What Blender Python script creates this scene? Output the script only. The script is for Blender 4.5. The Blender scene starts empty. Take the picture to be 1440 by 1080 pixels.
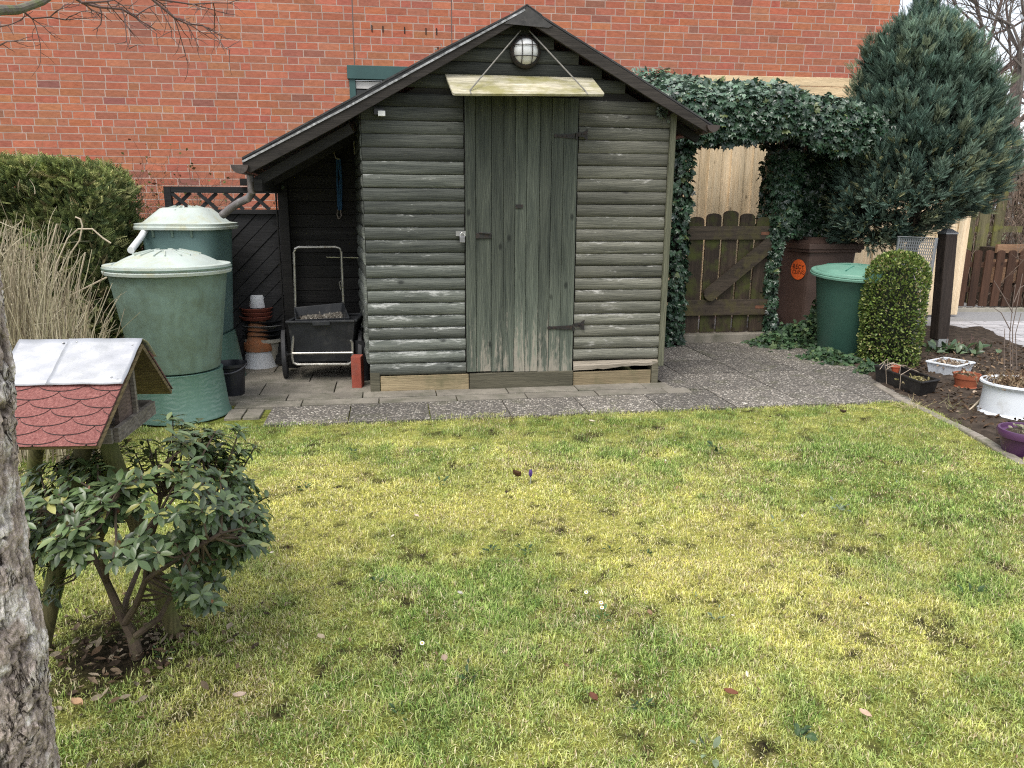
import bpy, math, random
import numpy as np
from mathutils import Matrix, Vector
random.seed(7); RNG = np.random.default_rng(11)
sc = bpy.context.scene; COL = sc.collection
rad = math.radians
# ------------------------------------------------------------------ camera geometry (measured from the photograph)
F = 1060.0; TH = rad(13.5); RO = 0.0066; H = 1.3
_R0 = np.array([1, 0, 0.]); _U0 = np.array([0, math.sin(TH), math.cos(TH)]); FW = np.array([0, math.cos(TH), -math.sin(TH)])
RV = _R0*math.cos(RO) + _U0*math.sin(RO); UV = -_R0*math.sin(RO) + _U0*math.cos(RO); CAM = np.array([0, 0, H])
def ray(x, y): return RV*(x-720)/F + UV*(540-y)/F + FW
def G(x, y, z=0.0):
    d = ray(x, y); return CAM + d*(z-H)/d[2]
def AY(x, y, Y):
    d = ray(x, y); return CAM + d*Y/d[1]
def PL(x, y, p, n):
    d = ray(x, y); return CAM + d*np.dot(p-CAM, n)/np.dot(d, n)

# ------------------------------------------------------------------ materials
def new_mat(name):
    m = bpy.data.materials.new(name); m.use_nodes = True
    nt = m.node_tree; b = nt.nodes['Principled BSDF']
    return m, nt, b
def N(nt, t, **kw):
    n = nt.nodes.new(t)
    for k, v in kw.items():
        if k.startswith('i_'):
            key = k[2:]; key = int(key) if key.isdigit() else key.replace('_', ' ')
            n.inputs[key].default_value = v
        else: setattr(n, k, v)
    return n
def L(nt, a, b): nt.links.new(a, b)
def c4(c): return (c[0], c[1], c[2], 1)
def ramp(nt, fac, stops):
    r = N(nt, 'ShaderNodeValToRGB'); e = r.color_ramp.elements
    while len(e) < len(stops): e.new(0.5)
    for el, (p, c) in zip(e, stops):
        el.position = p; el.color = c4(c) if hasattr(c, '__len__') else (c, c, c, 1)
    L(nt, fac, r.inputs[0]); return r.outputs[0]
def mix(nt, fac, a, b, mode='MIX'):
    m = N(nt, 'ShaderNodeMixRGB', blend_type=mode)
    for s, v in ((0, fac), (1, a), (2, b)):
        if hasattr(v, 'is_linked') or hasattr(v, 'links'): L(nt, v, m.inputs[s])
        else: m.inputs[s].default_value = v if s == 0 else c4(v)
    return m.outputs[0]
def math_(nt, op, a, b=0.0):
    m = N(nt, 'ShaderNodeMath', operation=op)
    for s, v in ((0, a), (1, b)):
        if hasattr(v, 'links'): L(nt, v, m.inputs[s])
        else: m.inputs[s].default_value = v
    return m.outputs[0]
def coords(nt, scale=(1, 1, 1), kind='Object', shift=True):
    tc = N(nt, 'ShaderNodeTexCoord'); v = tc.outputs[kind]
    if shift:
        at = N(nt, 'ShaderNodeAttribute', attribute_name='rnd')
        sm = N(nt, 'ShaderNodeVectorMath', operation='SCALE'); L(nt, at.outputs['Vector'], sm.inputs[0]); sm.inputs['Scale'].default_value = 13.0
        ad = N(nt, 'ShaderNodeVectorMath', operation='ADD'); L(nt, v, ad.inputs[0]); L(nt, sm.outputs[0], ad.inputs[1]); v = ad.outputs[0]
    mp = N(nt, 'ShaderNodeMapping'); L(nt, v, mp.inputs[0]); mp.inputs['Scale'].default_value = scale
    return mp.outputs[0]
def noise(nt, vec, scale, detail=6, rough=0.6, dist=0.0):
    n = N(nt, 'ShaderNodeTexNoise'); n.inputs['Scale'].default_value = scale; n.inputs['Detail'].default_value = detail
    n.inputs['Roughness'].default_value = rough; n.inputs['Distortion'].default_value = dist; L(nt, vec, n.inputs['Vector']); return n.outputs['Fac']
def bump(nt, b, h, strength=0.3, dist=0.01):
    bp = N(nt, 'ShaderNodeBump'); bp.inputs['Strength'].default_value = strength; bp.inputs['Distance'].default_value = dist
    L(nt, h, bp.inputs['Height']); L(nt, bp.outputs[0], b.inputs['Normal'])
def rnd_val(nt):
    at = N(nt, 'ShaderNodeAttribute', attribute_name='rnd')
    s = N(nt, 'ShaderNodeSeparateXYZ'); L(nt, at.outputs['Vector'], s.inputs[0]); return s.outputs[0]
def objz(nt, axis='Z'):
    tc = N(nt, 'ShaderNodeTexCoord'); s = N(nt, 'ShaderNodeSeparateXYZ'); L(nt, tc.outputs['Object'], s.inputs[0]); return s.outputs[axis]
def wood(name, dark, light, axis='x', peel=None, peel_amt=0.0, zf=None, rough=0.75, grain=1.0, moss=None, spec=0.3, tvar=0.5, up_peel=0.0, moss_amt=0.0):
    """weathered timber; grain runs along `axis`; peel: bare/flaked colour; zf=(z0,k0,z1,k1): paint darkness and flaking against height"""
    m, nt, b = new_mat(name)
    sca = {'x': (1.2, 22, 22), 'y': (22, 1.2, 22), 'z': (22, 22, 1.2)}[axis]
    v = coords(nt, sca)
    n1 = noise(nt, v, 1.6*grain, 8, 0.65, 0.8)
    base = ramp(nt, n1, [(0.28, dark), (0.72, light)])
    # knots and flowing grain lines
    w = N(nt, 'ShaderNodeTexWave', wave_type='BANDS', bands_direction={'x': 'Z', 'y': 'Z', 'z': 'X'}[axis])
    L(nt, coords(nt, {'x': (.25, 1, 1), 'y': (1, .25, 1), 'z': (1, 1, .25)}[axis]), w.inputs['Vector'])
    w.inputs['Scale'].default_value = 26*grain; w.inputs['Distortion'].default_value = 9; w.inputs['Detail'].default_value = 3; w.inputs['Detail Scale'].default_value = 1.3
    base = mix(nt, 0.55, base, ramp(nt, w.outputs['Fac'], [(0.0, (.5, .5, .5)), (0.6, (1.15, 1.15, 1.15))]), 'MULTIPLY')
    vo = N(nt, 'ShaderNodeTexVoronoi'); L(nt, coords(nt, {'x': (2.2, 4, 4), 'y': (4, 2.2, 4), 'z': (4, 4, 2.2)}[axis]), vo.inputs['Vector']); vo.inputs['Scale'].default_value = 1.7
    base = mix(nt, ramp(nt, vo.outputs['Distance'], [(0.05, .8), (0.12, 0.0)]), base, tuple(x*.35 for x in dark))
    k = rnd_val(nt); kk = math_(nt, 'ADD', math_(nt, 'MULTIPLY', k, tvar), 1-tvar/2)
    base = mix(nt, 1.0, base, ramp(nt, math_(nt, 'MULTIPLY', kk, 0.5), [(0, 0.0), (1, 2.0)]), 'MULTIPLY')
    if zf:
        z = objz(nt); mr = N(nt, 'ShaderNodeMapRange'); L(nt, z, mr.inputs[0])
        mr.inputs[1].default_value = zf[0]; mr.inputs[2].default_value = zf[2]; mr.inputs[3].default_value = zf[1]; mr.inputs[4].default_value = zf[3]
        base = mix(nt, 1.0, base, ramp(nt, math_(nt, 'MULTIPLY', mr.outputs[0], 0.5), [(0, 0.0), (1, 2.0)]), 'MULTIPLY')
    lo = noise(nt, coords(nt, {'x': (.9, 4, 4), 'y': (4, .9, 4), 'z': (5, 5, .7)}[axis]), 1.3, 4, .6)
    base = mix(nt, .85, base, ramp(nt, lo, [(.3, (.66, .68, .66)), (.7, (1.28, 1.26, 1.24))]), 'MULTIPLY')
    if peel:
        p1 = noise(nt, coords(nt, {'x': (2.6, 11, 11), 'y': (11, 2.6, 11), 'z': (14, 14, 1.1)}[axis]), 1.7, 9, 0.72, 0.4)
        if zf:
            p1 = math_(nt, 'ADD', p1, math_(nt, 'MULTIPLY', math_(nt, 'SUBTRACT', mr.outputs[0], 1.0), zf[4] if len(zf) > 4 else .12))
        if up_peel:
            ge = N(nt, 'ShaderNodeNewGeometry'); sx = N(nt, 'ShaderNodeSeparateXYZ'); L(nt, ge.outputs['Normal'], sx.inputs[0])
            p1 = math_(nt, 'ADD', p1, math_(nt, 'MULTIPLY', sx.outputs[2], up_peel))
        p1 = math_(nt, 'ADD', p1, math_(nt, 'MULTIPLY', math_(nt, 'SUBTRACT', rnd_val(nt), .5), .07))
        hi = noise(nt, coords(nt, {'x': (25, 90, 90), 'y': (90, 25, 90), 'z': (90, 90, 20)}[axis]), 1.0, 4)
        p1 = math_(nt, 'ADD', p1, math_(nt, 'MULTIPLY', math_(nt, 'SUBTRACT', hi, .5), .35))
        base = mix(nt, ramp(nt, p1, [(0.64-peel_amt, 0.0), (0.76-peel_amt, .9)]), base, mix(nt, n1, tuple(x*.6 for x in peel), peel))
    if moss:
        base = mix(nt, ramp(nt, noise(nt, coords(nt, (3, 3, 3)), 2.0, 6), [(0.5-moss_amt, 0.0), (0.7-moss_amt, .8)]), base, moss)
    L(nt, base, b.inputs['Base Color']); b.inputs['Roughness'].default_value = rough; b.inputs['Specular IOR Level'].default_value = spec
    bump(nt, b, n1, 0.5, 0.004)
    return m
def plain(name, col, rough=0.6, var=0.25, scale=8, spec=0.4, metal=0.0, dirt=None, dirt_amt=0.5, bmp=0.1, bscale=60, col2=None, streak=False):
    m, nt, b = new_mat(name)
    v = coords(nt, (6, 6, 1) if streak else (1, 1, 1))
    n1 = noise(nt, v, scale, 8, 0.6)
    a = tuple(x*(1-var) for x in col); c = col2 or tuple(min(1, x*(1+var)) for x in col)
    base = ramp(nt, n1, [(0.3, a), (0.7, c)])
    if dirt:
        base = mix(nt, ramp(nt, noise(nt, coords(nt, (3, 3, 3)), scale*.5, 9, 0.7, .3), [(0.62-dirt_amt*.25, 0.0), (0.8-dirt_amt*.2, .8)]), base, dirt)
    L(nt, base, b.inputs['Base Color']); b.inputs['Roughness'].default_value = rough; b.inputs['Specular IOR Level'].default_value = spec; b.inputs['Metallic'].default_value = metal
    bump(nt, b, noise(nt, coords(nt), bscale, 5), bmp, 0.004)
    return m
def leafmat(name, rough=0.5, spec=0.4, trans=0.15, gain=1.0):
    """leaf colour comes from the mesh's own per-leaf colour attribute"""
    m, nt, b = new_mat(name)
    at = N(nt, 'ShaderNodeAttribute', attribute_name='col')
    base = at.outputs['Color']
    n1 = noise(nt, coords(nt, shift=False), 35, 3)
    base = mix(nt, 1.0, base, ramp(nt, n1, [(0.3, (.8*gain,)*3), (0.7, (1.15*gain,)*3)]), 'MULTIPLY')
    L(nt, base, b.inputs['Base Color']); b.inputs['Roughness'].default_value = rough; b.inputs['Specular IOR Level'].default_value = spec
    if trans > 0:
        tr = N(nt, 'ShaderNodeBsdfTranslucent'); L(nt, base, tr.inputs['Color'])
        ms = N(nt, 'ShaderNodeMixShader'); ms.inputs[0].default_value = trans
        L(nt, b.outputs[0], ms.inputs[1]); L(nt, tr.outputs[0], ms.inputs[2]); L(nt, ms.outputs[0], nt.nodes['Material Output'].inputs['Surface'])
    return m

# ------------------------------------------------------------------ mesh helpers
ROOT = {}
def thing(name, label, cat, loc=(0, 0, 0), rz=0.0, group=None, kind=None):
    o = bpy.data.objects.new(name, None); COL.objects.link(o); o.empty_display_size = .1
    o.location = loc; o.rotation_euler = (0, 0, rz)
    ROOT[o.name] = Matrix.LocRotScale(Vector(loc), Matrix.Rotation(rz, 3, 'Z').to_quaternion(), None).inverted()
    tag(o, label, cat, group, kind); return o
def tag(o, label=None, cat=None, group=None, kind=None):
    if label: o['label'] = label
    if cat: o['category'] = cat
    if group: o['group'] = group
    if kind: o['kind'] = kind
    return o
def finish(o, mat, parent):
    COL.objects.link(o)
    if mat: o.data.materials.append(mat)
    if parent is not None:
        o.parent = parent
        if parent.name in ROOT: ROOT[o.name] = ROOT[parent.name]
    return o
def np_mesh(name, V, Fc, mat, parent=None, col=None, smooth=False, local=False, base=None, rnd=None):
    """V (n,3); Fc (m,k) ints; col per-vertex (n,3)"""
    V = np.asarray(V, dtype=np.float64).reshape(-1, 3); Fc = np.asarray(Fc, dtype=np.int32)
    loc = None
    if parent is not None and not local and parent.name in ROOT:
        M = np.array(ROOT[parent.name]); V = V@M[:3, :3].T + M[:3, 3]
    elif base is not None:
        loc = base; V = V-np.array(base)
    me = bpy.data.meshes.new(name); n, k = len(V), Fc.shape[1]
    me.vertices.add(n); me.vertices.foreach_set('co', V.astype(np.float32).ravel())
    me.loops.add(len(Fc)*k); me.loops.foreach_set('vertex_index', Fc.ravel())
    me.polygons.add(len(Fc)); me.polygons.foreach_set('loop_start', np.arange(0, len(Fc)*k, k, dtype=np.int32))
    me.polygons.foreach_set('loop_total', np.full(len(Fc), k, dtype=np.int32))
    me.polygons.foreach_set('use_smooth', np.full(len(Fc), bool(smooth)))
    me.update(calc_edges=True)
    if col is not None:
        a = me.attributes.new('col', 'FLOAT_COLOR', 'POINT')
        a.data.foreach_set('color', np.concatenate([np.asarray(col), np.ones((n, 1))], 1).astype(np.float32).ravel())
    if rnd is not None:
        a = me.attributes.new('rnd', 'FLOAT_VECTOR', 'POINT'); a.data.foreach_set('vector', np.asarray(rnd, dtype=np.float32).ravel())
    o = bpy.data.objects.new(name, me)
    if loc is not None: o.location = tuple(loc)
    return finish(o, mat, parent)
class MB:
    def __init__(s): s.v = []; s.f = []; s.r = []; s.cur = None
    def rnd(s): s.cur = (random.random(), random.random(), random.random())
    def add(s, vs, fs, rnd=True):
        if rnd or s.cur is None: s.rnd()
        o = len(s.v); s.v += [tuple(map(float, p)) for p in vs]; s.r += [s.cur]*len(vs); s.f += [tuple(o+i for i in f) for f in fs]
    def hexa(s, b, t):
        """bottom 4 corners, top 4 corners"""
        s.add(list(b)+list(t), [(3, 2, 1, 0), (4, 5, 6, 7), (0, 1, 5, 4), (1, 2, 6, 5), (2, 3, 7, 6), (3, 0, 4, 7)])
    def box(s, x0, x1, y0, y1, z0, z1):
        s.hexa([(x0, y0, z0), (x1, y0, z0), (x1, y1, z0), (x0, y1, z0)], [(x0, y0, z1), (x1, y0, z1), (x1, y1, z1), (x0, y1, z1)])
    def bar(s, a, b, w, h, up=(0, 0, 1)):
        """rectangular bar from a to b, width w (sideways) and height h (along up)"""
        a = np.array(a, float); b = np.array(b, float); d = b-a; d /= np.linalg.norm(d); up = np.array(up, float)
        sd = np.cross(d, up)
        if np.linalg.norm(sd) < 1e-5: sd = np.cross(d, (0, 1, 0))
        sd /= np.linalg.norm(sd); up = np.cross(sd, d); q = [(-1, -1), (1, -1), (1, 1), (-1, 1)]
        s.hexa([a+sd*w/2*i+up*h/2*j for i, j in q], [b+sd*w/2*i+up*h/2*j for i, j in q])
    def prism(s, poly, off):
        """polygon (3d points) extruded by vector off"""
        n = len(poly); off = np.array(off, float); P = [np.array(p, float) for p in poly]
        s.add(P+[p+off for p in P], [tuple(range(n))[::-1], tuple(range(n, 2*n))]+[(i, (i+1) % n, n+(i+1) % n, n+i) for i in range(n)])
    def tube(s, pts, r, n=8, cap=True, rnd=True):
        P = [np.array(p, float) for p in pts]; m = len(P); rr = r if hasattr(r, '__len__') else [r]*m
        ref = np.array([.13, .31, .94]); vs = []
        for i in range(m):
            t = P[min(i+1, m-1)]-P[max(i-1, 0)]; t /= (np.linalg.norm(t)+1e-12)
            a = np.cross(t, ref)
            if np.linalg.norm(a) < .1: a = np.cross(t, (1, 0, 0))
            a /= np.linalg.norm(a); b = np.cross(t, a)
            for k in range(n):
                q = 2*math.pi*k/n; vs.append(P[i]+(a*math.cos(q)+b*math.sin(q))*rr[i])
        fs = [(i*n+k, i*n+(k+1) % n, (i+1)*n+(k+1) % n, (i+1)*n+k) for i in range(m-1) for k in range(n)]
        if cap: fs += [tuple(range(n))[::-1], tuple((m-1)*n+k for k in range(n))]
        s.add(vs, fs, rnd)
    def lathe(s, c, prof, n=48, sq=0.0, tilt=None):
        """profile [(r,z)...] turned about the vertical through c; sq>0 squares the plan"""
        vs = []; m = len(prof)
        for r, z in prof:
            for k in range(n):
                q = 2*math.pi*k/n; x, y = math.cos(q), math.sin(q)
                if sq: g = (abs(x)**sq+abs(y)**sq)**(1/sq); x, y = x/g, y/g
                p = Vector((r*x, r*y, z))
                if tilt: p = tilt@p
                vs.append((c[0]+p.x, c[1]+p.y, c[2]+p.z))
        fs = [(i*n+k, i*n+(k+1) % n, (i+1)*n+(k+1) % n, (i+1)*n+k) for i in range(m-1) for k in range(n)]
        if prof[0][0] < 1e-3: pass
        s.add(vs, fs+[tuple(range(n))[::-1], tuple((m-1)*n+k for k in range(n))])
    def build(s, name, mat, parent=None, smooth=False, bevel=0.0, local=False, base=None, auto=35):
        V = np.array(s.v); loc = None
        if parent is not None and not local and parent.name in ROOT:
            M = np.array(ROOT[parent.name]); V = V@M[:3, :3].T+M[:3, 3]
        elif base is not None: loc = base; V = V-np.array(base)
        me = bpy.data.meshes.new(name); me.from_pydata(V.tolist(), [], s.f); me.update()
        a = me.attributes.new('rnd', 'FLOAT_VECTOR', 'POINT'); a.data.foreach_set('vector', np.array(s.r, dtype=np.float32).ravel())
        o = bpy.data.objects.new(name, me)
        if loc is not None: o.location = tuple(loc)
        finish(o, mat, parent)
        if smooth:
            me.polygons.foreach_set('use_smooth', np.ones(len(me.polygons), dtype=bool))
            me.set_sharp_from_angle(angle=rad(auto))
        if bevel:
            md = o.modifiers.new('bevel', 'BEVEL'); md.width = bevel; md.segments = 2; md.limit_method = 'ANGLE'; md.angle_limit = rad(40)
        return o

def nrm(a): return a/(np.linalg.norm(a, axis=-1, keepdims=True)+1e-9)
# leaf outlines: vertices (x across, y along, z up) and triangles
def T_lance(w=.2, fold=.06, droop=-.12):
    v = [(0, 0, 0), (-w*.75, .28, fold), (-w, .55, fold), (-w*.6, .82, fold*.5+droop*.6), (0, 1, droop), (w*.6, .82, fold*.5+droop*.6), (w, .55, fold), (w*.75, .28, fold), (0, .5, 0)]
    return np.array(v), np.array([(8, i, (i+1) % 8) for i in range(8)])
def T_ivy():
    v = [(0, .05, 0), (-.3, -.1, -.04), (-.52, .2, -.08), (-.33, .42, .02), (-.42, .72, -.06), (-.17, .68, .02), (0, 1.05, -.1), (.17, .68, .02), (.42, .72, -.06), (.33, .42, .02), (.52, .2, -.08), (.3, -.1, -.04), (0, .42, .04)]
    return np.array(v), np.array([(12, i, (i+1) % 12) for i in range(12)])
def T_small(w=.3):
    return np.array([(0, 0, 0), (-w, .5, .08), (0, 1, -.05), (w, .5, .08)]), np.array([(0, 1, 2), (0, 2, 3)])
def T_frond(n=6, w=.36, lw=.07):
    v = [(-.015, 0, 0), (.015, 0, 0), (0, 1, -.06)]; f = [(0, 1, 2)]
    for i in range(n):
        y = .12+.78*i/n; l = w*(1-.75*(i/n)**1.3)
        for sgn in (-1, 1):
            o = len(v); yy = y+(.04 if sgn > 0 else 0); rr = lw*(1-.5*i/n)
            v += [(0, yy, 0), (sgn*l*.6, yy+l*.35-rr, .02), (sgn*l, yy+l*.85, -.05), (sgn*l*.45, yy+l*.5+rr, .02)]
            f += [(o, o+1, o+2), (o, o+2, o+3)]
    return np.array(v), np.array(f)
def scatter(tmpl, P, D, Nn, S, C, jit=.12):
    """copies of a leaf outline: base P, pointing D, facing Nn, length S, colour C; returns verts, tris, colours"""
    tv, tf = tmpl; n = len(P); D = nrm(D); X = nrm(np.cross(D, Nn)); Z = np.cross(X, D)
    S = np.broadcast_to(np.asarray(S, float), (n,))[:, None, None]
    V = P[:, None, :]+S*(tv[None, :, 0:1]*X[:, None, :]+tv[None, :, 1:2]*D[:, None, :]+tv[None, :, 2:3]*Z[:, None, :])
    Fc = tf[None]+(np.arange(n)*len(tv))[:, None, None]
    Cv = np.repeat(np.clip(C*(1+RNG.normal(0, jit, (n, 1))), .002, 1)[:, None, :], len(tv), 1)
    return V.reshape(-1, 3), Fc.reshape(-1, 3), Cv.reshape(-1, 3)
def join(parts):
    V, Fc, C = [], [], []; o = 0
    for v, f, c in parts: V.append(v); Fc.append(f+o); C.append(c); o += len(v)
    return np.concatenate(V), np.concatenate(Fc), np.concatenate(C)
def rsph(n):
    a = RNG.normal(0, 1, (n, 3)); return nrm(a)
def pick(cols, n, p=None):
    return np.array(cols)[RNG.choice(len(cols), n, p=p)]
_GR = {}
def vnoise(x, y, s, seed=0):
    if seed not in _GR: _GR[seed] = np.random.default_rng(seed+100).random((256, 256))
    g = _GR[seed]; x = np.asarray(x)*s+1000; y = np.asarray(y)*s+1000
    i = np.floor(x).astype(int); j = np.floor(y).astype(int); u = x-i; v = y-j; u = u*u*(3-2*u); v = v*v*(3-2*v)
    q = lambda a, b: g[a % 256, b % 256]
    return (q(i, j)*(1-u)+q(i+1, j)*u)*(1-v)+(q(i, j+1)*(1-u)+q(i+1, j+1)*u)*v
def fbm(x, y, s, seed=0, o=4):
    t = 0; a = .5; w = 0
    for k in range(o): t = t+a*vnoise(x, y, s*2**k, seed+k); w += a; a *= .55
    return t/w

def vnoise3(x, y, z, s, seed=0):
    z = np.asarray(z)*s+50; k = np.floor(z).astype(int); f = z-k; f = f*f*(3-2*f)
    x = np.asarray(x)*s; y = np.asarray(y)*s
    return vnoise(x+k*17.37, y+k*31.11, 1.0, seed)*(1-f)+vnoise(x+(k+1)*17.37, y+(k+1)*31.11, 1.0, seed)*f
def fbm3(x, y, z, s, seed=0, o=4):
    t = 0; a = .5; w = 0
    for k in range(o): t = t+a*vnoise3(x, y, z, s*2**k, seed+k); w += a; a *= .55
    return t/w
# ------------------------------------------------------------------ world, camera, light
w = bpy.data.worlds.new('World'); sc.world = w; w.use_nodes = True; wt = w.node_tree
bg = wt.nodes['Background']; bg.inputs['Strength'].default_value = 0.1
SUN_EL, SUN_AZ = rad(60), rad(205)      # direction the light comes from: azimuth clockwise from +Y
sky = N(wt, 'ShaderNodeTexSky', sky_type='NISHITA'); sky.sun_disc = False
sky.sun_elevation = SUN_EL; sky.sun_rotation = SUN_AZ; sky.air_density = 1.2; sky.dust_density = 4.0
cl = mix(wt, 1.0, sky.outputs[0], (8.3, 8.4, 8.7), 'ADD')     # cloud layer in front of the blue
L(wt, cl, bg.inputs['Color'])
sd = bpy.data.lights.new('sun', 'SUN'); sd.energy = 2.7; sd.angle = rad(32); sd.color = (1, .98, .945)
so = bpy.data.objects.new('sun', sd); COL.objects.link(so)
sdir = Vector((math.sin(SUN_AZ)*math.cos(SUN_EL), math.cos(SUN_AZ)*math.cos(SUN_EL), math.sin(SUN_EL)))
so.rotation_euler = sdir.to_track_quat('Z', 'Y').to_euler(); so.location = (0, 0, 20)
cd = bpy.data.cameras.new('camera'); co = bpy.data.objects.new('camera', cd); COL.objects.link(co)
cd.sensor_width = 36; cd.lens = 36*F/1440; cd.clip_end = 2000; cd.clip_start = .05
cm = Matrix(((RV[0], UV[0], -FW[0], 0), (RV[1], UV[1], -FW[1], 0), (RV[2], UV[2], -FW[2], H), (0, 0, 0, 1))); co.matrix_world = cm
sc.camera = co
sc.view_settings.view_transform = 'Standard'; sc.view_settings.look = 'None'; sc.view_settings.exposure = 0
sc.cycles.use_denoising = False; sc.cycles.pixel_filter_type = 'BLACKMAN_HARRIS'; sc.cycles.filter_width = 1.15
sc.cycles.max_bounces = 6; sc.cycles.diffuse_bounces = 3; sc.cycles.glossy_bounces = 3; sc.cycles.transparent_max_bounces = 6

# ------------------------------------------------------------------ shed frame: u along the front, w backwards, z up
A0 = G(522, 553); B0 = G(923, 540); U3 = (B0-A0)/np.linalg.norm(B0-A0); W3 = np.array([-U3[1], U3[0], 0]); YAW = math.atan2(U3[1], U3[0])
def S(x, y, w=0.0):
    P = PL(x, y, A0+W3*w, -W3); return float((P-A0)@U3), float(P[2])
def SP(u, w, z): return A0+U3*u+W3*w+np.array([0, 0, z])      # shed coordinates to world
def GS(x, y):
    P = G(x, y)-A0; return float(P@U3), float(P@W3)

# ------------------------------------------------------------------ lawn: colour field shared by the turf sheet and the blades
YB = [(500, 690, .5, .9), (430, 715, .45, .7), (720, 690, .45, .9), (900, 755, .5, .8), (640, 720, .4, .6), (1090, 755, .45, .7), (1010, 800, .4, .6), (1180, 900, .4, .5), (470, 745, .35, .4), (760, 725, .3, .7), (1100, 860, .4, .5), (380, 700, .3, .6)]
GB = [(640, 850, .25, -.5), (560, 820, .25, -.5), (700, 1010, .3, -.7), (1270, 640, .45, -.8), (1370, 720, .5, -.7), (1150, 640, .4, -.5), (780, 590, .5, -.5), (620, 760, .3, -.5), (950, 600, .4, -.6), (830, 840, .3, -.4), (1400, 900, .3, -.2), (520, 1000, .3, -.4), (960, 990, .25, -.3), (400, 610, .4, -.5)]
BL = [(G(x, y), s, a) for x, y, s, a in YB+GB]
def lawn_fields(x, y):
    yel = .42+.45*(fbm(x, y, 1.7, 3)-.5)+1.15*(fbm(x, y, 5.0, 8, 3)-.5)+.8*(fbm(x, y, 15, 13, 2)-.5)
    for p, s, a in BL: yel = yel+(.46 if a > 0 else .36)*a*np.exp(-(((x-p[0])**2+(y-p[1])**2)/(2*(s*.62)**2)))
    straw = np.clip((fbm(x, y, 5.5, 21, 3)-.52)*4, 0, 1)*.7+np.clip((fbm(x, y, 2.1, 31)-.58)*4, 0, 1)*.3
    dark = np.clip(np.clip((fbm(x, y, 10, 41, 4)-.64)*9, 0, 1)*.8+np.clip((fbm(x, y, 24, 46, 3)-.66)*9, 0, 1)*.8, 0, 1)
    return np.clip(yel, 0, 1), straw, dark
def rhodo_bare(x, y):
    c = G(165, 915); return np.clip(1.25-np.hypot((x-c[0])*1.0, (y-c[1])*1.15)/.34+.5*(fbm(x, y, 9, 51)-.5), 0, 1)
# ground sheet reaching to the horizon
gm, nt, b = new_mat('ground_soil_and_grass')
n1 = noise(nt, coords(nt, shift=False), 1.5, 8); L(nt, ramp(nt, n1, [(.3, (.06, .07, .02)), (.7, (.12, .12, .04))]), b.inputs['Base Color']); b.inputs['Roughness'].default_value = .95
m = MB(); m.add([(-300, -60, -.03), (300, -60, -.03), (300, 600, -.03), (-300, 600, -.03)], [(0, 1, 2, 3)]); tag(m.build('ground', gm), kind='structure')
# turf sheet with vertex colours
xs = np.arange(-4.2, 4.6, .03); ys = np.arange(.2, 5.6, .03); X, Y = np.meshgrid(xs, ys); nx, ny = len(xs), len(ys)
def turf_h(x, y): return .028*(fbm(x, y, 2.2, 61, 3)-.5)+.014*(fbm(x, y, 14, 71, 3)-.5)
def to_uw(x, y):
    dx, dy = x-A0[0], y-A0[1]; return dx*U3[0]+dy*U3[1], dx*W3[0]+dy*W3[1]
KERB = [GS(1165, 493), GS(1240, 543), GS(1378, 613), GS(1500, 700), GS(1620, 830)]
def kerb_u(w_):
    ws = [k[1] for k in KERB][::-1]; us = [k[0] for k in KERB][::-1]; return np.interp(w_, ws, us)
def lawn_edge(u): return -.70-.075*(fbm(u, u*0+3, 7, 81, 3)-.5)*2-.03*np.clip((u-1)/2.5, 0, 1)
def on_lawn(x, y, pad=0.0):
    u, w_ = to_uw(x, y); return (w_ < lawn_edge(u)-pad+0.0) & (u < kerb_u(w_)-pad)
Z = turf_h(X, Y); yel, straw, dark = lawn_fields(X, Y)
u_, w_ = to_uw(X, Y); Z = np.where(w_ > -.74, np.minimum(Z, -.012), Z); bare = rhodo_bare(X, Y)
c = np.array([.20, .23, .055])*(1-yel[..., None])+np.array([.46, .44, .13])*yel[..., None]
c = c*(1-.5*straw[..., None])+np.array([.22, .18, .08])*.5*straw[..., None]
sl = np.clip(dark+bare, 0, 1)[..., None]; c = c*(1-sl)+np.array([.042, .032, .022])*sl
c = c*(.6+.8*fbm(X, Y, 38, 91, 3))[..., None]
idx = np.arange(nx*ny).reshape(ny, nx); Fq = np.stack([idx[:-1, :-1], idx[:-1, 1:], idx[1:, 1:], idx[1:, :-1]], -1).reshape(-1, 4)
tm, nt, b = new_mat('turf')
at = N(nt, 'ShaderNodeAttribute', attribute_name='col'); vv = coords(nt, shift=False)
tn = noise(nt, vv, 210, 5, .75); tn2 = noise(nt, vv, 45, 4, .6)
tc_ = mix(nt, 1.0, at.outputs['Color'], ramp(nt, tn, [(.34, (.22, .23, .15)), (.52, (.95, .95, .85)), (.7, (1.8, 1.8, 1.7))]), 'MULTIPLY')
tc_ = mix(nt, 1.0, tc_, ramp(nt, tn2, [(.34, (.55, .6, .5)), (.6, (1.1, 1.1, 1.1))]), 'MULTIPLY')
L(nt, tc_, b.inputs['Base Color']); b.inputs['Roughness'].default_value = .95; b.inputs['Specular IOR Level'].default_value = .1; bump(nt, b, tn, 1.0, .008)
tag(np_mesh('lawn', np.stack([X, Y, Z], -1).reshape(-1, 3), Fq, tm, None, c.reshape(-1, 3), smooth=True), kind='structure')
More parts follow.
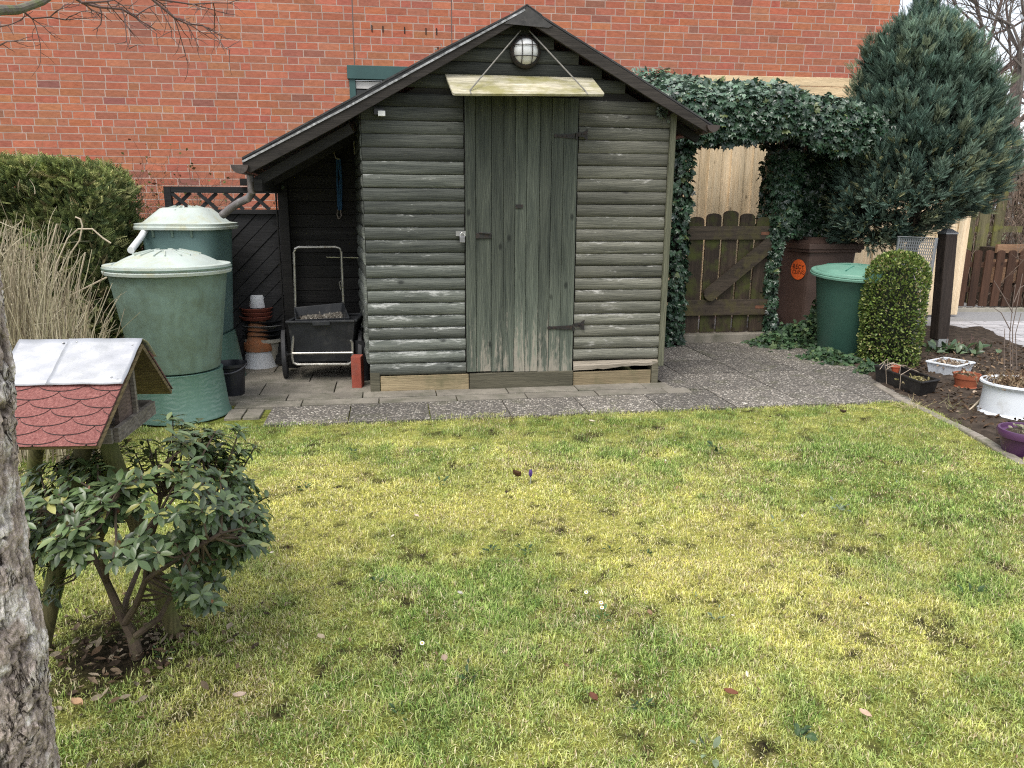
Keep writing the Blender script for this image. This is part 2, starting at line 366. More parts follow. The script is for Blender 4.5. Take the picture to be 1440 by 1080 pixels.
# grass blades
def blades(n, ylo, yhi, seg, hk=1.0):
    xx = RNG.uniform(-1, 1, n); yy = np.sqrt(RNG.uniform(ylo**2, yhi**2, n)); xx = xx*(.74*yy+.12)
    k = on_lawn(xx, yy, -.04*fbm(xx, yy, 11, 261, 2)); xx, yy = xx[k], yy[k]
    _, _, dk = lawn_fields(xx, yy); br = rhodo_bare(xx, yy)
    thin = .35+.65*np.clip(fbm(xx, yy, 16, 201, 3)*1.5-.2, 0, 1)
    k = RNG.random(len(xx)) < (1-.8*dk)*(1-.97*br)*thin; xx, yy = xx[k], yy[k]; n = len(xx)
    ye, st, dk = lawn_fields(xx, yy); r = RNG.random(n)
    lush = np.clip(fbm(xx, yy, 3.3, 211, 3)*1.6-.3, 0, 1)*(1-ye*.6)
    hgt = (.009+.016*RNG.random(n))*(.65+.9*lush)*(1+.5*(fbm(xx, yy, 22, 221, 2)-.5))
    tall = RNG.random(n) < .012*(.4+lush); hgt = np.where(tall, hgt*2.0, hgt)*hk
    wd = (.0011+.0011*RNG.random(n))*np.where(yy > 3, 1.2, .9)
    az = RNG.uniform(0, 2*np.pi, n)+1.2*np.sin(fbm(xx, yy, 6, 231, 2)*9); lean = np.abs(RNG.normal(.75, .4, n)); lean = np.clip(lean, .05, 1.45)
    d = np.stack([np.cos(az), np.sin(az)], -1); s = np.stack([-np.sin(az), np.cos(az)], -1)
    z0 = turf_h(xx, yy)-.003
    B = np.stack([xx, yy, z0], -1); up = np.array([0, 0, 1.])
    S3 = np.concatenate([s, np.zeros((n, 1))], 1)*wd[:, None]; D3 = np.concatenate([d, np.zeros((n, 1))], 1)
    a1 = lean*.5; M_ = B+(D3*np.sin(a1)[:, None]+up*np.cos(a1)[:, None])*(hgt*.55)[:, None]
    a2 = np.clip(lean*1.35, 0, 1.7); T_ = M_+(D3*np.sin(a2)[:, None]+up*np.cos(a2)[:, None])*(hgt*.6)[:, None]
    green = pick([(.24, .38, .06), (.32, .47, .08), (.42, .54, .12), (.14, .25, .05), (.5, .58, .18)], n)
    yell = pick([(.70, .655, .12), (.80, .745, .21), (.58, .585, .10), (.86, .81, .38)], n)
    stw = pick([(.74, .63, .36), (.82, .72, .46), (.58, .46, .24), (.4, .3, .15)], n)
    py = np.clip(ye*1.05-.1+.22*(r-.5), 0, 1); cc = green*(1-py[:, None])+yell*py[:, None]
    ks = RNG.random(n) < (.05+.38*st+.12*ye); cc = np.where(ks[:, None], stw, cc)
    kd = RNG.random(n) < .12; cc = np.where(kd[:, None], cc*.45, cc)
    cc = cc*.86+cc.mean(1, keepdims=True)*.14; cc = cc*(1+RNG.normal(0, .14, (n, 1)))*(.8+.4*fbm(xx, yy, 9, 241, 3))[:, None]
    if seg == 2:
        V = np.stack([B-S3, B+S3, M_+S3*.8, M_-S3*.8, T_], 1).reshape(-1, 3); o = np.arange(n)*5
        Fc = np.concatenate([np.stack([o, o+1, o+2], 1), np.stack([o, o+2, o+3], 1), np.stack([o+3, o+2, o+4], 1)]); k5 = 5
    else:
        V = np.stack([B-S3, B+S3, T_], 1).reshape(-1, 3); o = np.arange(n)*3; Fc = np.stack([o, o+1, o+2], 1); k5 = 3
    C = np.repeat(cc, k5, 0)
    if k5 == 5: C = C*np.tile([.6, .6, .95, .95, 1.1], n)[:, None]
    else: C = C*np.tile([.7, .7, 1.1], n)[:, None]
    return V, Fc, np.clip(C, .003, 1)
grass_m = leafmat('grass_blades', .5, .35, .4, 1.26)
V, Fc, C = join([blades(260000, 1.25, 2.6, 2), blades(230000, 2.6, 4.0, 2), blades(170000, 4.0, 5.2, 1), blades(170000, 1.25, 2.8, 1, .5), blades(170000, 2.8, 4.6, 1, .55)])
tag(np_mesh('grass', V, Fc, grass_m, None, C), 'short patchy lawn grass, yellow with moss in the middle', 'grass', kind='stuff')

# ------------------------------------------------------------------ paths and paving
am, nt, b = new_mat('exposed_aggregate')
vv = coords(nt, shift=False)
vo = N(nt, 'ShaderNodeTexVoronoi'); vo.inputs['Scale'].default_value = 72; L(nt, vv, vo.inputs['Vector'])
peb = ramp(nt, vo.outputs['Distance'], [(.0, 1.0), (.42, 1.0), (.6, 0.0)])
sp = N(nt, 'ShaderNodeSeparateXYZ'); L(nt, vo.outputs['Color'], sp.inputs[0])
pc = ramp(nt, sp.outputs[0], [(0, (.1, .09, .08)), (.35, (.18, .16, .14)), (.6, (.25, .225, .19)), (.86, (.38, .35, .3)), (1, (.64, .6, .53))])
dens = noise(nt, vv, 2.2, 5, .6)
basec = mix(nt, peb, (.1, .093, .08), pc)
rv = rnd_val(nt)
basec = mix(nt, 1.0, basec, ramp(nt, math_(nt, 'ADD', math_(nt, 'MULTIPLY', rv, .5), math_(nt, 'MULTIPLY', dens, .8)), [(.2, (.5, .5, .5)), (1.0, (1.35, 1.33, 1.3))]), 'MULTIPLY')
basec = mix(nt, ramp(nt, noise(nt, vv, 5, 6), [(.55, 0.0), (.75, .6)]), basec, (.075, .08, .03))
L(nt, basec, b.inputs['Base Color']); b.inputs['Roughness'].default_value = .9; bump(nt, b, peb, .6, .005)
slab_m = plain('concrete_slab', (.22, .2, .165), .9, .3, 4, .2, dirt=(.1, .1, .07), dirt_amt=.6, bmp=.4, bscale=120)
m = MB(); SZ = .5
for i in range(-3, 12):
    for j in range(-2, 6):
        u0, w0 = -.12+i*SZ, -.72+j*SZ
        if j < 0 or (w0 < -.5 and i < -2): continue
        u1, w1 = u0+SZ-.008, w0+SZ-.008
        if j == 0: w1 = -.312 if u0 < 1.8 else -.228
        if u0 < 1.8 and j > 0: continue
        if u0 < 2.1 and j > 0: u0 = 2.135
        if i == -2 and j == 0: u0 = -.62
        if i < -1 and j == 0: continue
        wc = (w0+w1)/2
        if u0 > kerb_u(wc)+.1: continue
        ku = kerb_u(wc); u1 = min(u1, ku+.03)
        q = [SP(u0, w0, -.03), SP(u1, w0, -.03), SP(u1, w1, -.03), SP(u0, w1, -.03)]; dz = random.uniform(.0, .004)
        m.hexa(q, [p+np.array([0, 0, .034+dz]) for p in q])
tag(m.build('path', am), kind='structure')
m = MB()       # concrete edging slabs along the shed and floor slabs of the lean-to
def slab(u0, u1, w0, w1, z=.006):
    q = [SP(u0, w0, -.03), SP(u1, w0, -.03), SP(u1, w1, -.03), SP(u0, w1, -.03)]; z += random.uniform(-.002, .002)
    m.hexa(q, [p+np.array([0, 0, .03+z]) for p in q])
e = -.86
for L_ in (.42, .5, .52, .48, .5, .5, .3):
    slab(e, min(e+L_-.007, 2.24), -.305, -.175, .012); e += L_
e = -1.0
for L_ in (.45, .5, .5, .5, .5, .5, .3):
    slab(e, min(e+L_-.007, 2.14), -.17, -.012, .016); e += L_
for j in range(3):
    e = -1.25-.2*(j % 2)
    for L_ in (.5, .5, .5, .4):
        if e < 0.02: slab(e, min(e+L_-.008, .05), .0+.36*j, .352+.36*j, .014)
        e += L_
for k in range(4): slab(-.88+.11*(k % 2)-.0, -.78+.11*(k % 2), -.42-.11*(k//2), -.318-.11*(k//2), .004)
tag(m.build('paving', slab_m, bevel=.004), kind='structure')
# soil bed on the right with rough surface
soil_m = plain('bed_soil', (.055, .042, .032), .95, .5, 14, .15, dirt=(.14, .105, .07), dirt_amt=.35, bmp=.9, bscale=70)
gx = np.arange(2.0, 6.6, .035); gy = np.arange(2.2, 8.3, .035); X, Y = np.meshgrid(gx, gy); u_, w_ = to_uw(X, Y)
dist = u_-kerb_u(w_); Z = np.clip(dist*.7, -.05, .02)+.035*(fbm(X, Y, 5, 301, 4)-.5)+.03*(fbm(X, Y, 22, 311, 3)-.5); Z = np.where(dist < .0, -.06, Z)
idx = np.arange(X.size).reshape(X.shape); Fq = np.stack([idx[:-1, :-1], idx[:-1, 1:], idx[1:, 1:], idx[1:, :-1]], -1).reshape(-1, 4)
RB = G(1440, 512); lane_c = G(1380, 478)
right = (X-lane_c[0])*(RB[1]-lane_c[1])-(Y-lane_c[1])*(RB[0]-lane_c[0]) > -.3       # garden side of the lane edge
ok = (dist > -.06) & right & (Y < 8.2); fk = ok.ravel()[Fq].all(1)
tag(np_mesh('soil_bed', np.stack([X, Y, Z], -1).reshape(-1, 3), Fq[fk], soil_m, None, smooth=True), kind='structure')
m = MB(); kp = [G(1232, 541), G(1262, 560), G(1300, 578), G(1338, 596), G(1378, 616), G(1440, 655)]
for a, c_ in zip(kp[:-1], kp[1:]):
    d = (c_-a); m.bar(a+d*.01+np.array([0, 0, -.03]), c_-d*.01+np.array([0, 0, -.03+random.uniform(-.006, .006)]), .06, .085)
tag(m.build('kerb', plain('kerb_stone', (.27, .24, .2), .9, .3, 6, .2, dirt=(.09, .1, .05), dirt_amt=.6, bmp=.5), bevel=.008), kind='structure')
# lane behind the garden, gravel strip and picket kerb
lane_m, nt, b = new_mat('lane_paving')
tc = coords(nt, shift=False); bk = N(nt, 'ShaderNodeTexBrick'); L(nt, tc, bk.inputs['Vector']); bk.inputs['Scale'].default_value = 1
for k_, v_ in (('Brick Width', .42), ('Row Height', .21), ('Mortar Size', .008)): bk.inputs[k_].default_value = v_
bk.inputs['Color1'].default_value = (.42, .415, .43, 1); bk.inputs['Color2'].default_value = (.5, .49, .5, 1); bk.inputs['Mortar'].default_value = (.12, .115, .11, 1)
L(nt, mix(nt, .5, bk.outputs[0], ramp(nt, noise(nt, tc, 3, 7), [(.3, (.55, .55, .55)), (.7, (1.2, 1.2, 1.2))]), 'MULTIPLY'), b.inputs['Base Color']); b.inputs['Roughness'].default_value = .85
e0 = lane_c+(lane_c-RB)*.02; dr = (RB-lane_c)/np.linalg.norm(RB-lane_c)
def quad_sheet(name, pts, mat, z):
    m = MB(); m.add([(p[0], p[1], z) for p in pts], [tuple(range(len(pts)))]); return tag(m.build(name, mat), kind='structure')
quad_sheet('lane', [G(1345, 474), G(1700, 700), (12, 5, 0), (14, 11, 0), G(1500, 452), G(1330, 452), G(1325, 462)], lane_m, .004)
quad_sheet('road', [(-9, 8.15, 0), G(1335, 470), G(1335, 453), G(1505, 453), (16, 11, 0), (16, 14, 0), (-9, 14, 0)], plain('road_asphalt', (.26, .26, .26), .9, .2, 30, .2, bmp=.4, bscale=150), .001)
# ------------------------------------------------------------------ brick house at the back
HP = AY(700, 60, 9.27); HYAW = rad(7.2); HU = np.array([math.cos(HYAW), math.sin(HYAW), 0]); HN = np.array([HU[1], -HU[0], 0])
HP = np.array([HP[0], HP[1], 0.0])
def HW(x, y):
    P = PL(x, y, HP, HN); return float((P-HP)@HU), float(P[2])
house = thing('brick_house', 'long red brick house with pale mortar joints behind the shed', 'house', tuple(HP), HYAW)
bm, nt, b = new_mat('red_brick')
at = N(nt, 'ShaderNodeAttribute', attribute_name='col'); v1 = coords(nt, (1, 1, 1), shift=False)
cc = mix(nt, 1.0, at.outputs['Color'], ramp(nt, noise(nt, coords(nt, (4, 4, 10), shift=False), 4, 7, .65), [(.3, (.75, .72, .7)), (.7, (1.2, 1.22, 1.25))]), 'MULTIPLY')
cc = mix(nt, ramp(nt, noise(nt, v1, .9, 5), [(.45, 0.0), (.75, .45)]), cc, (.27, .13, .1))
L(nt, cc, b.inputs['Base Color']); b.inputs['Roughness'].default_value = .85; b.inputs['Specular IOR Level'].default_value = .25
bump(nt, b, noise(nt, v1, 110, 5), .35, .003)
uR, _ = HW(1261, 40); uL = -9.0; CH = .0775; wu0, wz1 = HW(491, 101); wu1 = wu0+1.25; wz1 = math.floor(wz1/CH)*CH+CH-.006; wz0 = wz1-1.35
uJ1, _ = HW(497, 50); uJ2, _ = HW(635, 30)
V, Fc, C = [], [], []; o = 0
bcols = [(.385, .132, .076), (.42, .148, .084), (.36, .125, .074), (.455, .17, .09), (.40, .14, .08), (.275, .108, .076), (.49, .19, .1)]; bp_ = [.27, .25, .21, .07, .165, .03, .01]
r_ = random.Random(5)
for row in range(-1, 54):
    z0 = row*CH; z1 = z0+.0685; u = uL+r_.uniform(0, .25)
    while u < uR-.02:
        hb = r_.random() < .22; ln = (.107 if hb else .2235); u1 = u+ln
        if u1 > uR-.06: u1 = uR
        segs = [(u, u1)]
        for J in (uJ1, uJ2):
            if z0 > wz1-.02: segs = [s_ for a_, b_ in segs for s_ in (((a_, J-.006), (J+.006, b_)) if a_ < J-.03 < J+.03 < b_ else ((a_, b_),))]
        for a_, b_ in segs:
            if z1 > wz0 and z0 < wz1 and b_ > wu0 and a_ < wu1:
                if a_ < wu0-.03: b_ = wu0-.004
                elif b_ > wu1+.03: a_ = wu1+.004
                else: continue
            jz = r_.uniform(-.0012, .0012); d0 = -.0012-r_.uniform(0, .0008)
            V += [(a_, .006, z0), (b_, .006, z0), (b_, .006, z1), (a_, .006, z1), (a_+.0008, d0, z0+.0008+jz), (b_-.0008, d0, z0+.0008+jz), (b_-.0008, d0, z1-.0008+jz), (a_+.0008, d0, z1-.0008+jz)]
            Fc += [(o+4, o+5, o+6, o+7), (o, o+1, o+5, o+4), (o+1, o+2, o+6, o+5), (o+2, o+3, o+7, o+6), (o+3, o, o+4, o+7)]; o += 8
            cb = r_.choices(bcols, bp_)[0]; cb = tuple(x*r_.uniform(.9, 1.1) for x in cb); C += [cb]*8
        u = u1+.0095
wall = np_mesh('wall', V, Fc, bm, house, np.array(C), local=True)
mort = plain('mortar', (.42, .31, .26), .95, .2, 5, .1, bmp=.3)
m = MB(); m.box(uL, wu0, -.0006, .24, -.1, 4.3); m.box(wu1, uR-.002, -.0006, .24, -.1, 4.3); m.box(wu0, wu1, -.0006, .24, -.1, wz0); m.box(wu0, wu1, -.0006, .24, wz1, 4.3)
m.box(uR-.24, uR-.002, .24, 7, -.1, 4.3); m.box(uL, uL+.2, .24, 7, -.1, 4.3); m.build('mortar_bed', mort, wall, local=True)
dk = plain('dark_gap', (.02, .018, .016), .9, .1)
for J in (uJ1, uJ2):
    m = MB(); m.box(J-.005, J+.005, -.003, .004, wz1, 4.25); m.build('expansion_joint', plain('joint_sealant', (.12, .085, .075), .8), house, local=True)
for x, y in ((523, 40), (538.5, 41), (569, 42.5), (599, 44), (614, 44.5)):
    u, z = HW(x, y); m = MB(); m.box(u-.006, u+.006, -.009, .004, z-.034, z+.034); m.build('weep_vent', dk, house, local=True)
wf = plain('window_green_paint', (.035, .085, .08), .5, .15, 5, .4)
m = MB(); m.box(wu0-.02, wu1+.02, -.05, .06, wz1-.14, wz1+.004); win = m.build('window', wf, house, local=True, bevel=.004)
m = MB(); m.box(wu0, wu0+.065, -.03, .08, wz0, wz1-.142); m.box(wu1-.065, wu1, -.03, .08, wz0, wz1-.142); m.box(wu0+.067, wu1-.067, -.03, .08, wz0, wz0+.08); m.build('frame', wf, win, local=True)
m = MB(); m.box(wu0+.068, wu1-.068, .0, .03, wz1-.235, wz1-.16); m.build('roller_blind', plain('blind_white', (.6, .58, .55), .6, .1), win, local=True)
m = MB(); m.box(wu0+.066, wu1-.066, .05, .06, wz0+.08, wz1-.143); m.build('pane', plain('dark_glass', (.015, .017, .02), .08, .1, spec=.6, bmp=0), win, local=True)

# ------------------------------------------------------------------ garden shed
shed = thing('garden_shed', 'weathered dark green log-clad shed with a lean-to on its left side', 'shed', tuple(A0), YAW)
DK, LT = (.034, .041, .036), (.16, .17, .15)
clad = wood('shed_cladding', DK, LT, 'x', (.5, .51, .48), .022, (.2, 1.3, 2.2, .42, .2), .7, up_peel=.14, tvar=.85)
clad2 = wood('shed_cladding_olive', (.06, .062, .05), (.215, .212, .175), 'x', (.5, .49, .45), .018, (.2, 1.15, 2.2, .5, .12), .7, up_peel=.12)
clad_dark = wood('shed_dark_cladding', (.007, .0065, .006), (.022, .021, .02), 'x', None, 0, None, .8)
doorm = wood('shed_door_paint', (.03, .038, .032), (.115, .13, .103), 'z', (.38, .345, .28), -.045, (.12, 1.75, .95, .85, .36), .7)
trimm = wood('shed_trim', (.1, .105, .07), (.2, .2, .14), 'z', (.36, .33, .22), .0, None)
bare = wood('bare_plinth_timber', (.2, .155, .09), (.36, .29, .18), 'x', None, 0, None, moss=(.14, .13, .07))
sillm = wood('sill_timber', (.07, .065, .045), (.13, .12, .085), 'x', None, 0, None)
brownm = wood('roof_board', (.016, .013, .011), (.05, .043, .038), 'x', (.09, .08, .07), -.02, None)
felt = plain('roofing_felt', (.045, .045, .047), .85, .3, 12, .3, dirt=(.09, .09, .085), bmp=.6, bscale=200)
alum = plain('aluminium_edge', (.5, .5, .5), .4, .3, 20, .5, metal=.6, dirt=(.09, .09, .085), dirt_amt=1.0)
black_iron = plain('black_iron', (.018, .017, .016), .6, .4, 30, .4, dirt=(.06, .03, .02), dirt_amt=.5)
def shedbox(u0, u1, w0, w1, z0, z1):
    m = MB(); m.box(u0, u1, w0, w1, z0, z1); return m
ZL = lambda u: 1.83+(u+.1)*.575      # underside of the left slope
ZR = lambda u: 2.377-(u-1.132)*.512
hB = (S(655, 152.2)[1]-S(655, 508.3)[1])/20
PROF = [(0, 0), (-.010, .04), (-.019, .2), (-.024, .45), (-.022, .7), (-.013, .9), (-.004, .985), (0, 1)]
def logs(m, u0, u1, zb, nb, both=True, wbase=0.0, wob=1.0):
    for i in range(nb):
        z = zb+i*hB
        a = u0(z) if callable(u0) else u0; c_ = u1(z) if callable(u1) else u1
        if c_-a < .05: continue
        m.rnd(); nseg = max(2, int((c_-a)/.12)); vs = []; n = len(PROF); oz = random.uniform(-.0015, .0015); ow = random.uniform(-.004, .001)
        ph = random.uniform(0, 6)
        for k in range(nseg+1):
            u = a+(c_-a)*k/nseg; wz = .0012*math.sin(u*7+ph)*wob
            if k == 0: u += random.uniform(-.002, .003)
            if k == nseg: u += random.uniform(-.003, .002)
            for d, f in PROF: vs.append((u, wbase+d*(1+.12*math.sin(u*5+ph))*max(.42, 1.02-.36*z)+ow, z+f*(hB-.002)+oz+wz))
        fs = [(k*n+j, (k+1)*n+j, (k+1)*n+j+1, k*n+j+1) for k in range(nseg) for j in range(n-1)]
        fs += [tuple(range(n))[::-1], tuple(nseg*n+j for j in range(n))]
        m.add(vs, fs, rnd=False)
zb = S(655, 508.3)[1]
m = MB(); logs(m, lambda z: max(.0, -.1+(z+hB*.5-1.83)/.575), .662, zb-hB, int((2.03-zb)/hB)+1); m.build('wall', clad, shed, smooth=True, local=True, auto=50)
m = MB(); logs(m, 1.441, lambda z: min(2.076, 1.132+(2.377-z-hB*.5)/.512), zb-.012, int((2.05-zb)/hB)); m.build('wall', clad2, shed, smooth=True, local=True, auto=50)
# split, rotting lowest board on the right
vs = []; nn = 14
for k in range(nn+1):
    u = 1.441+(2.076-1.441)*k/nn; zt = zb-.016; zl = S(806, 521)[1]+(S(924, 512)[1]-S(806, 521)[1])*k/nn+random.uniform(-.006, .006)
    vs += [(u, -.002, zl), (u, -.024, zl+.004), (u, -.026, (zl+zt)/2), (u, -.012, zt)]
m = MB(); m.add(vs, [(k*4+j, (k+1)*4+j, (k+1)*4+j+1, k*4+j+1) for k in range(nn) for j in range(3)]); m.build('wall', wood('bare_board', (.2, .17, .13), (.4, .35, .29), 'x'), shed, local=True)
# gable above the door
zt = 2.02; m = MB(); logs(m, lambda z: -.1+(z+hB*.45-1.83)/.575, lambda z: 1.132+(2.377-z-hB*.45)/.512, zt, 5); m.build('gable', clad, shed, smooth=True, local=True, auto=50)
m = MB(); m.prism([(.0, .004, .14), (2.09, .004, .14), (2.09, .004, 1.86), (1.07, .004, 2.38), (.0, .004, 1.84)], (0, .03, 0)); m.build('wall_backing', clad_dark, shed, local=True)
# sides and back
m = MB()
for i in range(21):
    z = zb+i*hB; m.rnd(); vs = []; n = len(PROF)
    for wv, ub in ((.0, .0), (.3, -.022), (.92, -.075)):
        for d, f in PROF: vs.append((ub+d*max(.42, 1.02-.36*z)-.002, wv, z+f*(hB-.002)))
    m.add(vs, [(k*n+j, k*n+j+1, (k+1)*n+j+1, (k+1)*n+j) for k in range(2) for j in range(n-1)]+[tuple(range(n))], rnd=False)
m.build('wall', clad, shed, smooth=True, local=True, auto=50)
m = MB(); m.box(2.065, 2.09, .0, 2.0, .0, 1.84); m.box(.0, 2.065, 1.975, 2.0, .0, 1.85); m.box(.03, .05, .05, 1.97, .1, 1.8); m.build('wall', clad_dark, shed, local=True)
m = MB()
for i in range(17):
    z = .03+i*.098; ul = max(-.62, -.73+(z+.05-1.47)/.575)
    if ul < -.08: m.box(ul, -.02, .95+random.uniform(0, .003), .972, z, z+.0955)
m.build('lean_to_wall', clad_dark, shed, local=True, bevel=.003)
m = MB(); m.prism([(-.615, .973, 0), (-.0, .973, 0), (-.0, .973, 1.86), (-.615, .973, 1.5)], (0, .01, 0)); m.build('wall_backing', clad_dark, shed, local=True)
# door of vertical planks
def DU(x): return S(x, 330)[0]
ex = [654.4, 668.6, 690.6, 707.6, 723.4, 739.4, 757.4, 773, 789.5, 808.6]; us = [.668+(DU(x)-DU(654.4))/(DU(808.6)-DU(654.4))*.764 for x in ex]
m = MB(); zt_ = S(730, 136.5)[1]
for i in range(9):
    zbm = S(655.7, 522)[1]+(S(803.6, 520)[1]-S(655.7, 522)[1])*(i/9)+random.uniform(-.008, .006); pr = -.036 if i == 0 else -.026-random.uniform(0, .003)
    m.box(us[i]+.0012, us[i+1]-.0012, pr, -.004, zbm, zt_-(.0 if i else -.01))
door = m.build('door', doorm, shed, local=True, bevel=.0025)
m = MB(); m.box(.66, 1.44, -.003, .003, .1, 2.03); m.build('door_frame', clad_dark, shed, local=True)
m = MB()
for w in range(2): pass
u0, z0 = S(660, 550); u1, z1 = S(804, 523); m.box(u0, u1, -.036, -.0, .0, S(730, 524)[1]+.01); m.build('door_sill', sillm, shed, local=True, bevel=.003)
def plate(m, pts, w0, th): m.prism([(u, w0, z) for u, z in pts][::-1], (0, -th, 0)) if False else m.prism([(u, w0-th, z) for u, z in pts], (0, th, 0))
for (xa, ya, xb, yb) in ((779, 191, 827, 189.5), (770, 461, 822, 457)):
    ua, za = S(xa, ya, -.03); ub, zb_ = S(xb, yb, -.03); up = S(809 if ya < 300 else 804.5, ya)[0]
    m = MB(); h = .016
    plate(m, [(ua, za-.006), (ua+.012, za-.013), (ua+.03, za-.009), (up-.012, za-h), (up-.012, za+h), (ua+.03, za+.009), (ua+.012, za+.013), (ua, za+.006)], -.031, .004)
    plate(m, [(up+.012, zb_-.013), (ub-.03, zb_-.016), (ub-.012, zb_-.034), (ub, zb_-.036), (ub-.006, zb_-.006), (ub-.006, zb_+.006), (ub, zb_+.036), (ub-.012, zb_+.034), (ub-.03, zb_+.016), (up+.012, zb_+.013)], -.031, .004)
    m.tube([(up, -.037, za-.022), (up, -.037, za+.022)], .0085, 10)
    for k in (.03, .06, .09): m.tube([(ua+k, -.034, za), (ua+k, -.041, za)], .005, 8)
    for k in (.025, .042): m.tube([(ub-k, -.034, zb_+.004), (ub-k, -.041, zb_+.004)], .005, 8)
    m.build('hinge', black_iron, door, local=True)
u0, z0 = S(669, 335.5, -.03); u1, z1 = S(691, 327.5, -.03); m = MB(); m.box(u0, u1, -.036, -.028, z0, z1); m.tube([(u0+.02, -.036, z1), (u1-.01, -.046, z1-.004)], .005, 8); m.build('hasp', black_iron, door, local=True, bevel=.002)
u0, z0 = S(641, 332, -.03); u1, z1 = S(655, 325, -.03); m = MB(); m.box(u0, u1, -.031, -.024, z0, z1); m.build('staple', plain('galvanised', (.3, .3, .29), .5, .3, 20, .5, metal=.6), shed, local=True)
u0, z0 = S(725, 293, -.03); u1, z1 = S(735, 287.5, -.03); m = MB(); m.box(u0, u1, -.033, -.026, z0, z1); m.build('keyhole_plate', black_iron, door, local=True)
# padlock hangs from the hasp
u, z = S(650.5, 335, -.045); P = SP(u, -.045, z); m = MB(); pk = thing('padlock', 'small steel padlock hanging at the left edge of the shed door', 'padlock', tuple(P), YAW)
m.box(-.02, .016, -.012, .012, -.03, .012); m.build('body', plain('padlock_steel', (.25, .25, .26), .4, .2, 20, .5, metal=.7), pk, local=True, bevel=.004)
m = MB(); m.tube([(.016*math.cos(q)-.001, 0, .012+.026*math.sin(q)) for q in np.linspace(0, math.pi, 12)], .004, 8); m.build('shackle', plain('chrome', (.75, .75, .75), .2, .05, metal=.9), pk, local=True, smooth=True)
# plinth boards and corner posts
u0, _ = S(535.5, 540); u1, _ = S(659, 540); m = MB(); m.box(u0, u1, -.022, .0, .0, S(600, 526)[1]-.004); m.build('plinth_board', bare, shed, local=True, bevel=.003)
u0, _ = S(805, 535); u1, _ = S(913.5, 530); m = MB(); m.box(u0, u1, -.022, .0, .004, S(850, 520)[1]-.006); m.build('plinth_board', bare, shed, local=True, bevel=.003)
for a, c_ in ((521, 535), (914, 923.5)):
    m = MB(); m.box(S(a, 540)[0], S(c_, 540)[0]-.002, -.025, .07, .0, zb-.03 if a < 700 else zb-.03); m.build('post', sillm, shed, local=True, bevel=.004)
m = MB(); m.box(2.078, 2.118, -.035, -.004, S(930, 513)[1], 1.9); m.build('corner_trim', trimm, shed, local=True, bevel=.002)
# roof
def SR(x, y, w=-.12): return S(x, y, w)
lt = [SR(340, 222), SR(482, 145), SR(616, 72), SR(741, 9)]; rt = [SR(741, 9), SR(889, 102), SR(1003.5, 176)]
def slope(pts, th, w0, w1, m, dz=0.0): m.prism([(u, w0, z+dz) for u, z in pts]+[(u, w0, z-th+dz) for u, z in pts[::-1]], (0, w1-w0, 0))
m = MB(); slope(lt, .045, -.112, 2.1, m); slope(rt, .045, -.112, 2.1, m); roof = m.build('roof', felt, shed, local=True)
m = MB(); slope(lt, .012, -.118, -.1125, m, .004); slope(rt, .012, -.118, -.1125, m, .004); m.build('felt_edge', felt, roof, local=True)
lb = [SR(341, 228.5), SR(487, 152.5), SR(620, 79.5), SR(738, 15)]; lo = [SR(738, 27), SR(717, 38), SR(600, 105.5), SR(470, 180), SR(352, 243), SR(346, 239)]
m = MB(); m.prism([(u, -.122, z) for u, z in (lb+lo)[::-1]], (0, .022, 0)); m.build('barge_board', brownm, roof, local=True, bevel=.002)
m = MB()
for (a, c_) in zip(lb[:-1], lb[1:]):
    m.bar((a[0], -.126, a[1]+.004), (c_[0], -.126, c_[1]+.004), .008, .012)
m.build('metal_edge', alum, roof, local=True)
rb = [SR(742, 14), SR(889, 105), SR(1000, 177.5)]; ro = [SR(996, 187), SR(924, 144.5), SR(840, 92), SR(757, 40), SR(742, 31)]
m = MB(); m.prism([(u, -.122, z) for u, z in (rb+ro)[::-1]], (0, .022, 0)); m.build('barge_board', brownm, roof, local=True, bevel=.002)
m = MB(); q = [SR(742, 10.5), SR(777, 36.5), SR(771, 39.5), SR(709, 33.5)]; m.prism([(u, -.128, z) for u, z in q[::-1]], (0, .005, 0))
(ua, za) = lt[-1]
m.hexa([(ua-.1, -.12, za-.052), (ua, -.12, za+.008), (ua, 2.1, za+.008), (ua-.1, 2.1, za-.052)], [(ua-.1, -.12, za-.046), (ua, -.12, za+.016), (ua, 2.1, za+.016), (ua-.1, 2.1, za-.046)])
m.hexa([(ua, -.12, za+.008), (ua+.1, -.12, za-.05), (ua+.1, 2.1, za-.05), (ua, 2.1, za+.008)], [(ua, -.12, za+.016), (ua+.1, -.12, za-.044), (ua+.1, 2.1, za-.044), (ua, 2.1, za+.016)])
m.build('ridge_cap', plain('ridge_metal', (.05, .047, .045), .5, .4, 18, .4, dirt=(.1, .09, .08), dirt_amt=.4), roof, local=True)
# rafters under the lean-to and soffit timber
for wv in (.0, .5, .93):
    m = MB(); m.bar((-.68, wv, 1.475-.06), (-.06, wv, 1.475+.62*.557-.06), .045, .06, up=(0, 0, 1)); m.build('rafter', clad_dark, roof, local=True)
for wv in (.1, .9, 1.8):
    m = MB(); m.bar((2.1, wv, 1.86), (2.33, wv, 1.745), .045, .05); m.build('rafter', clad_dark, roof, local=True)
m = MB(); m.bar((-.655, -.06, 1.40), (-.655, 1.0, 1.40), .05, .07); m.build('eaves_beam', clad_dark, shed, local=True)
m = MB(); ub, _ = S(406, 400, .88); m.box(ub-.035, ub+.035, .85, .92, 0, 1.47); m.box(ub-.055, ub-.045, .845, .875, 0, 1.43); m.build('post', clad_dark, shed, local=True, bevel=.003)
m = MB(); m.bar((-.93, .9, 1.44), (ub, .9, 1.44), .05, .05); m.build('tie_beam', clad_dark, shed, local=True)
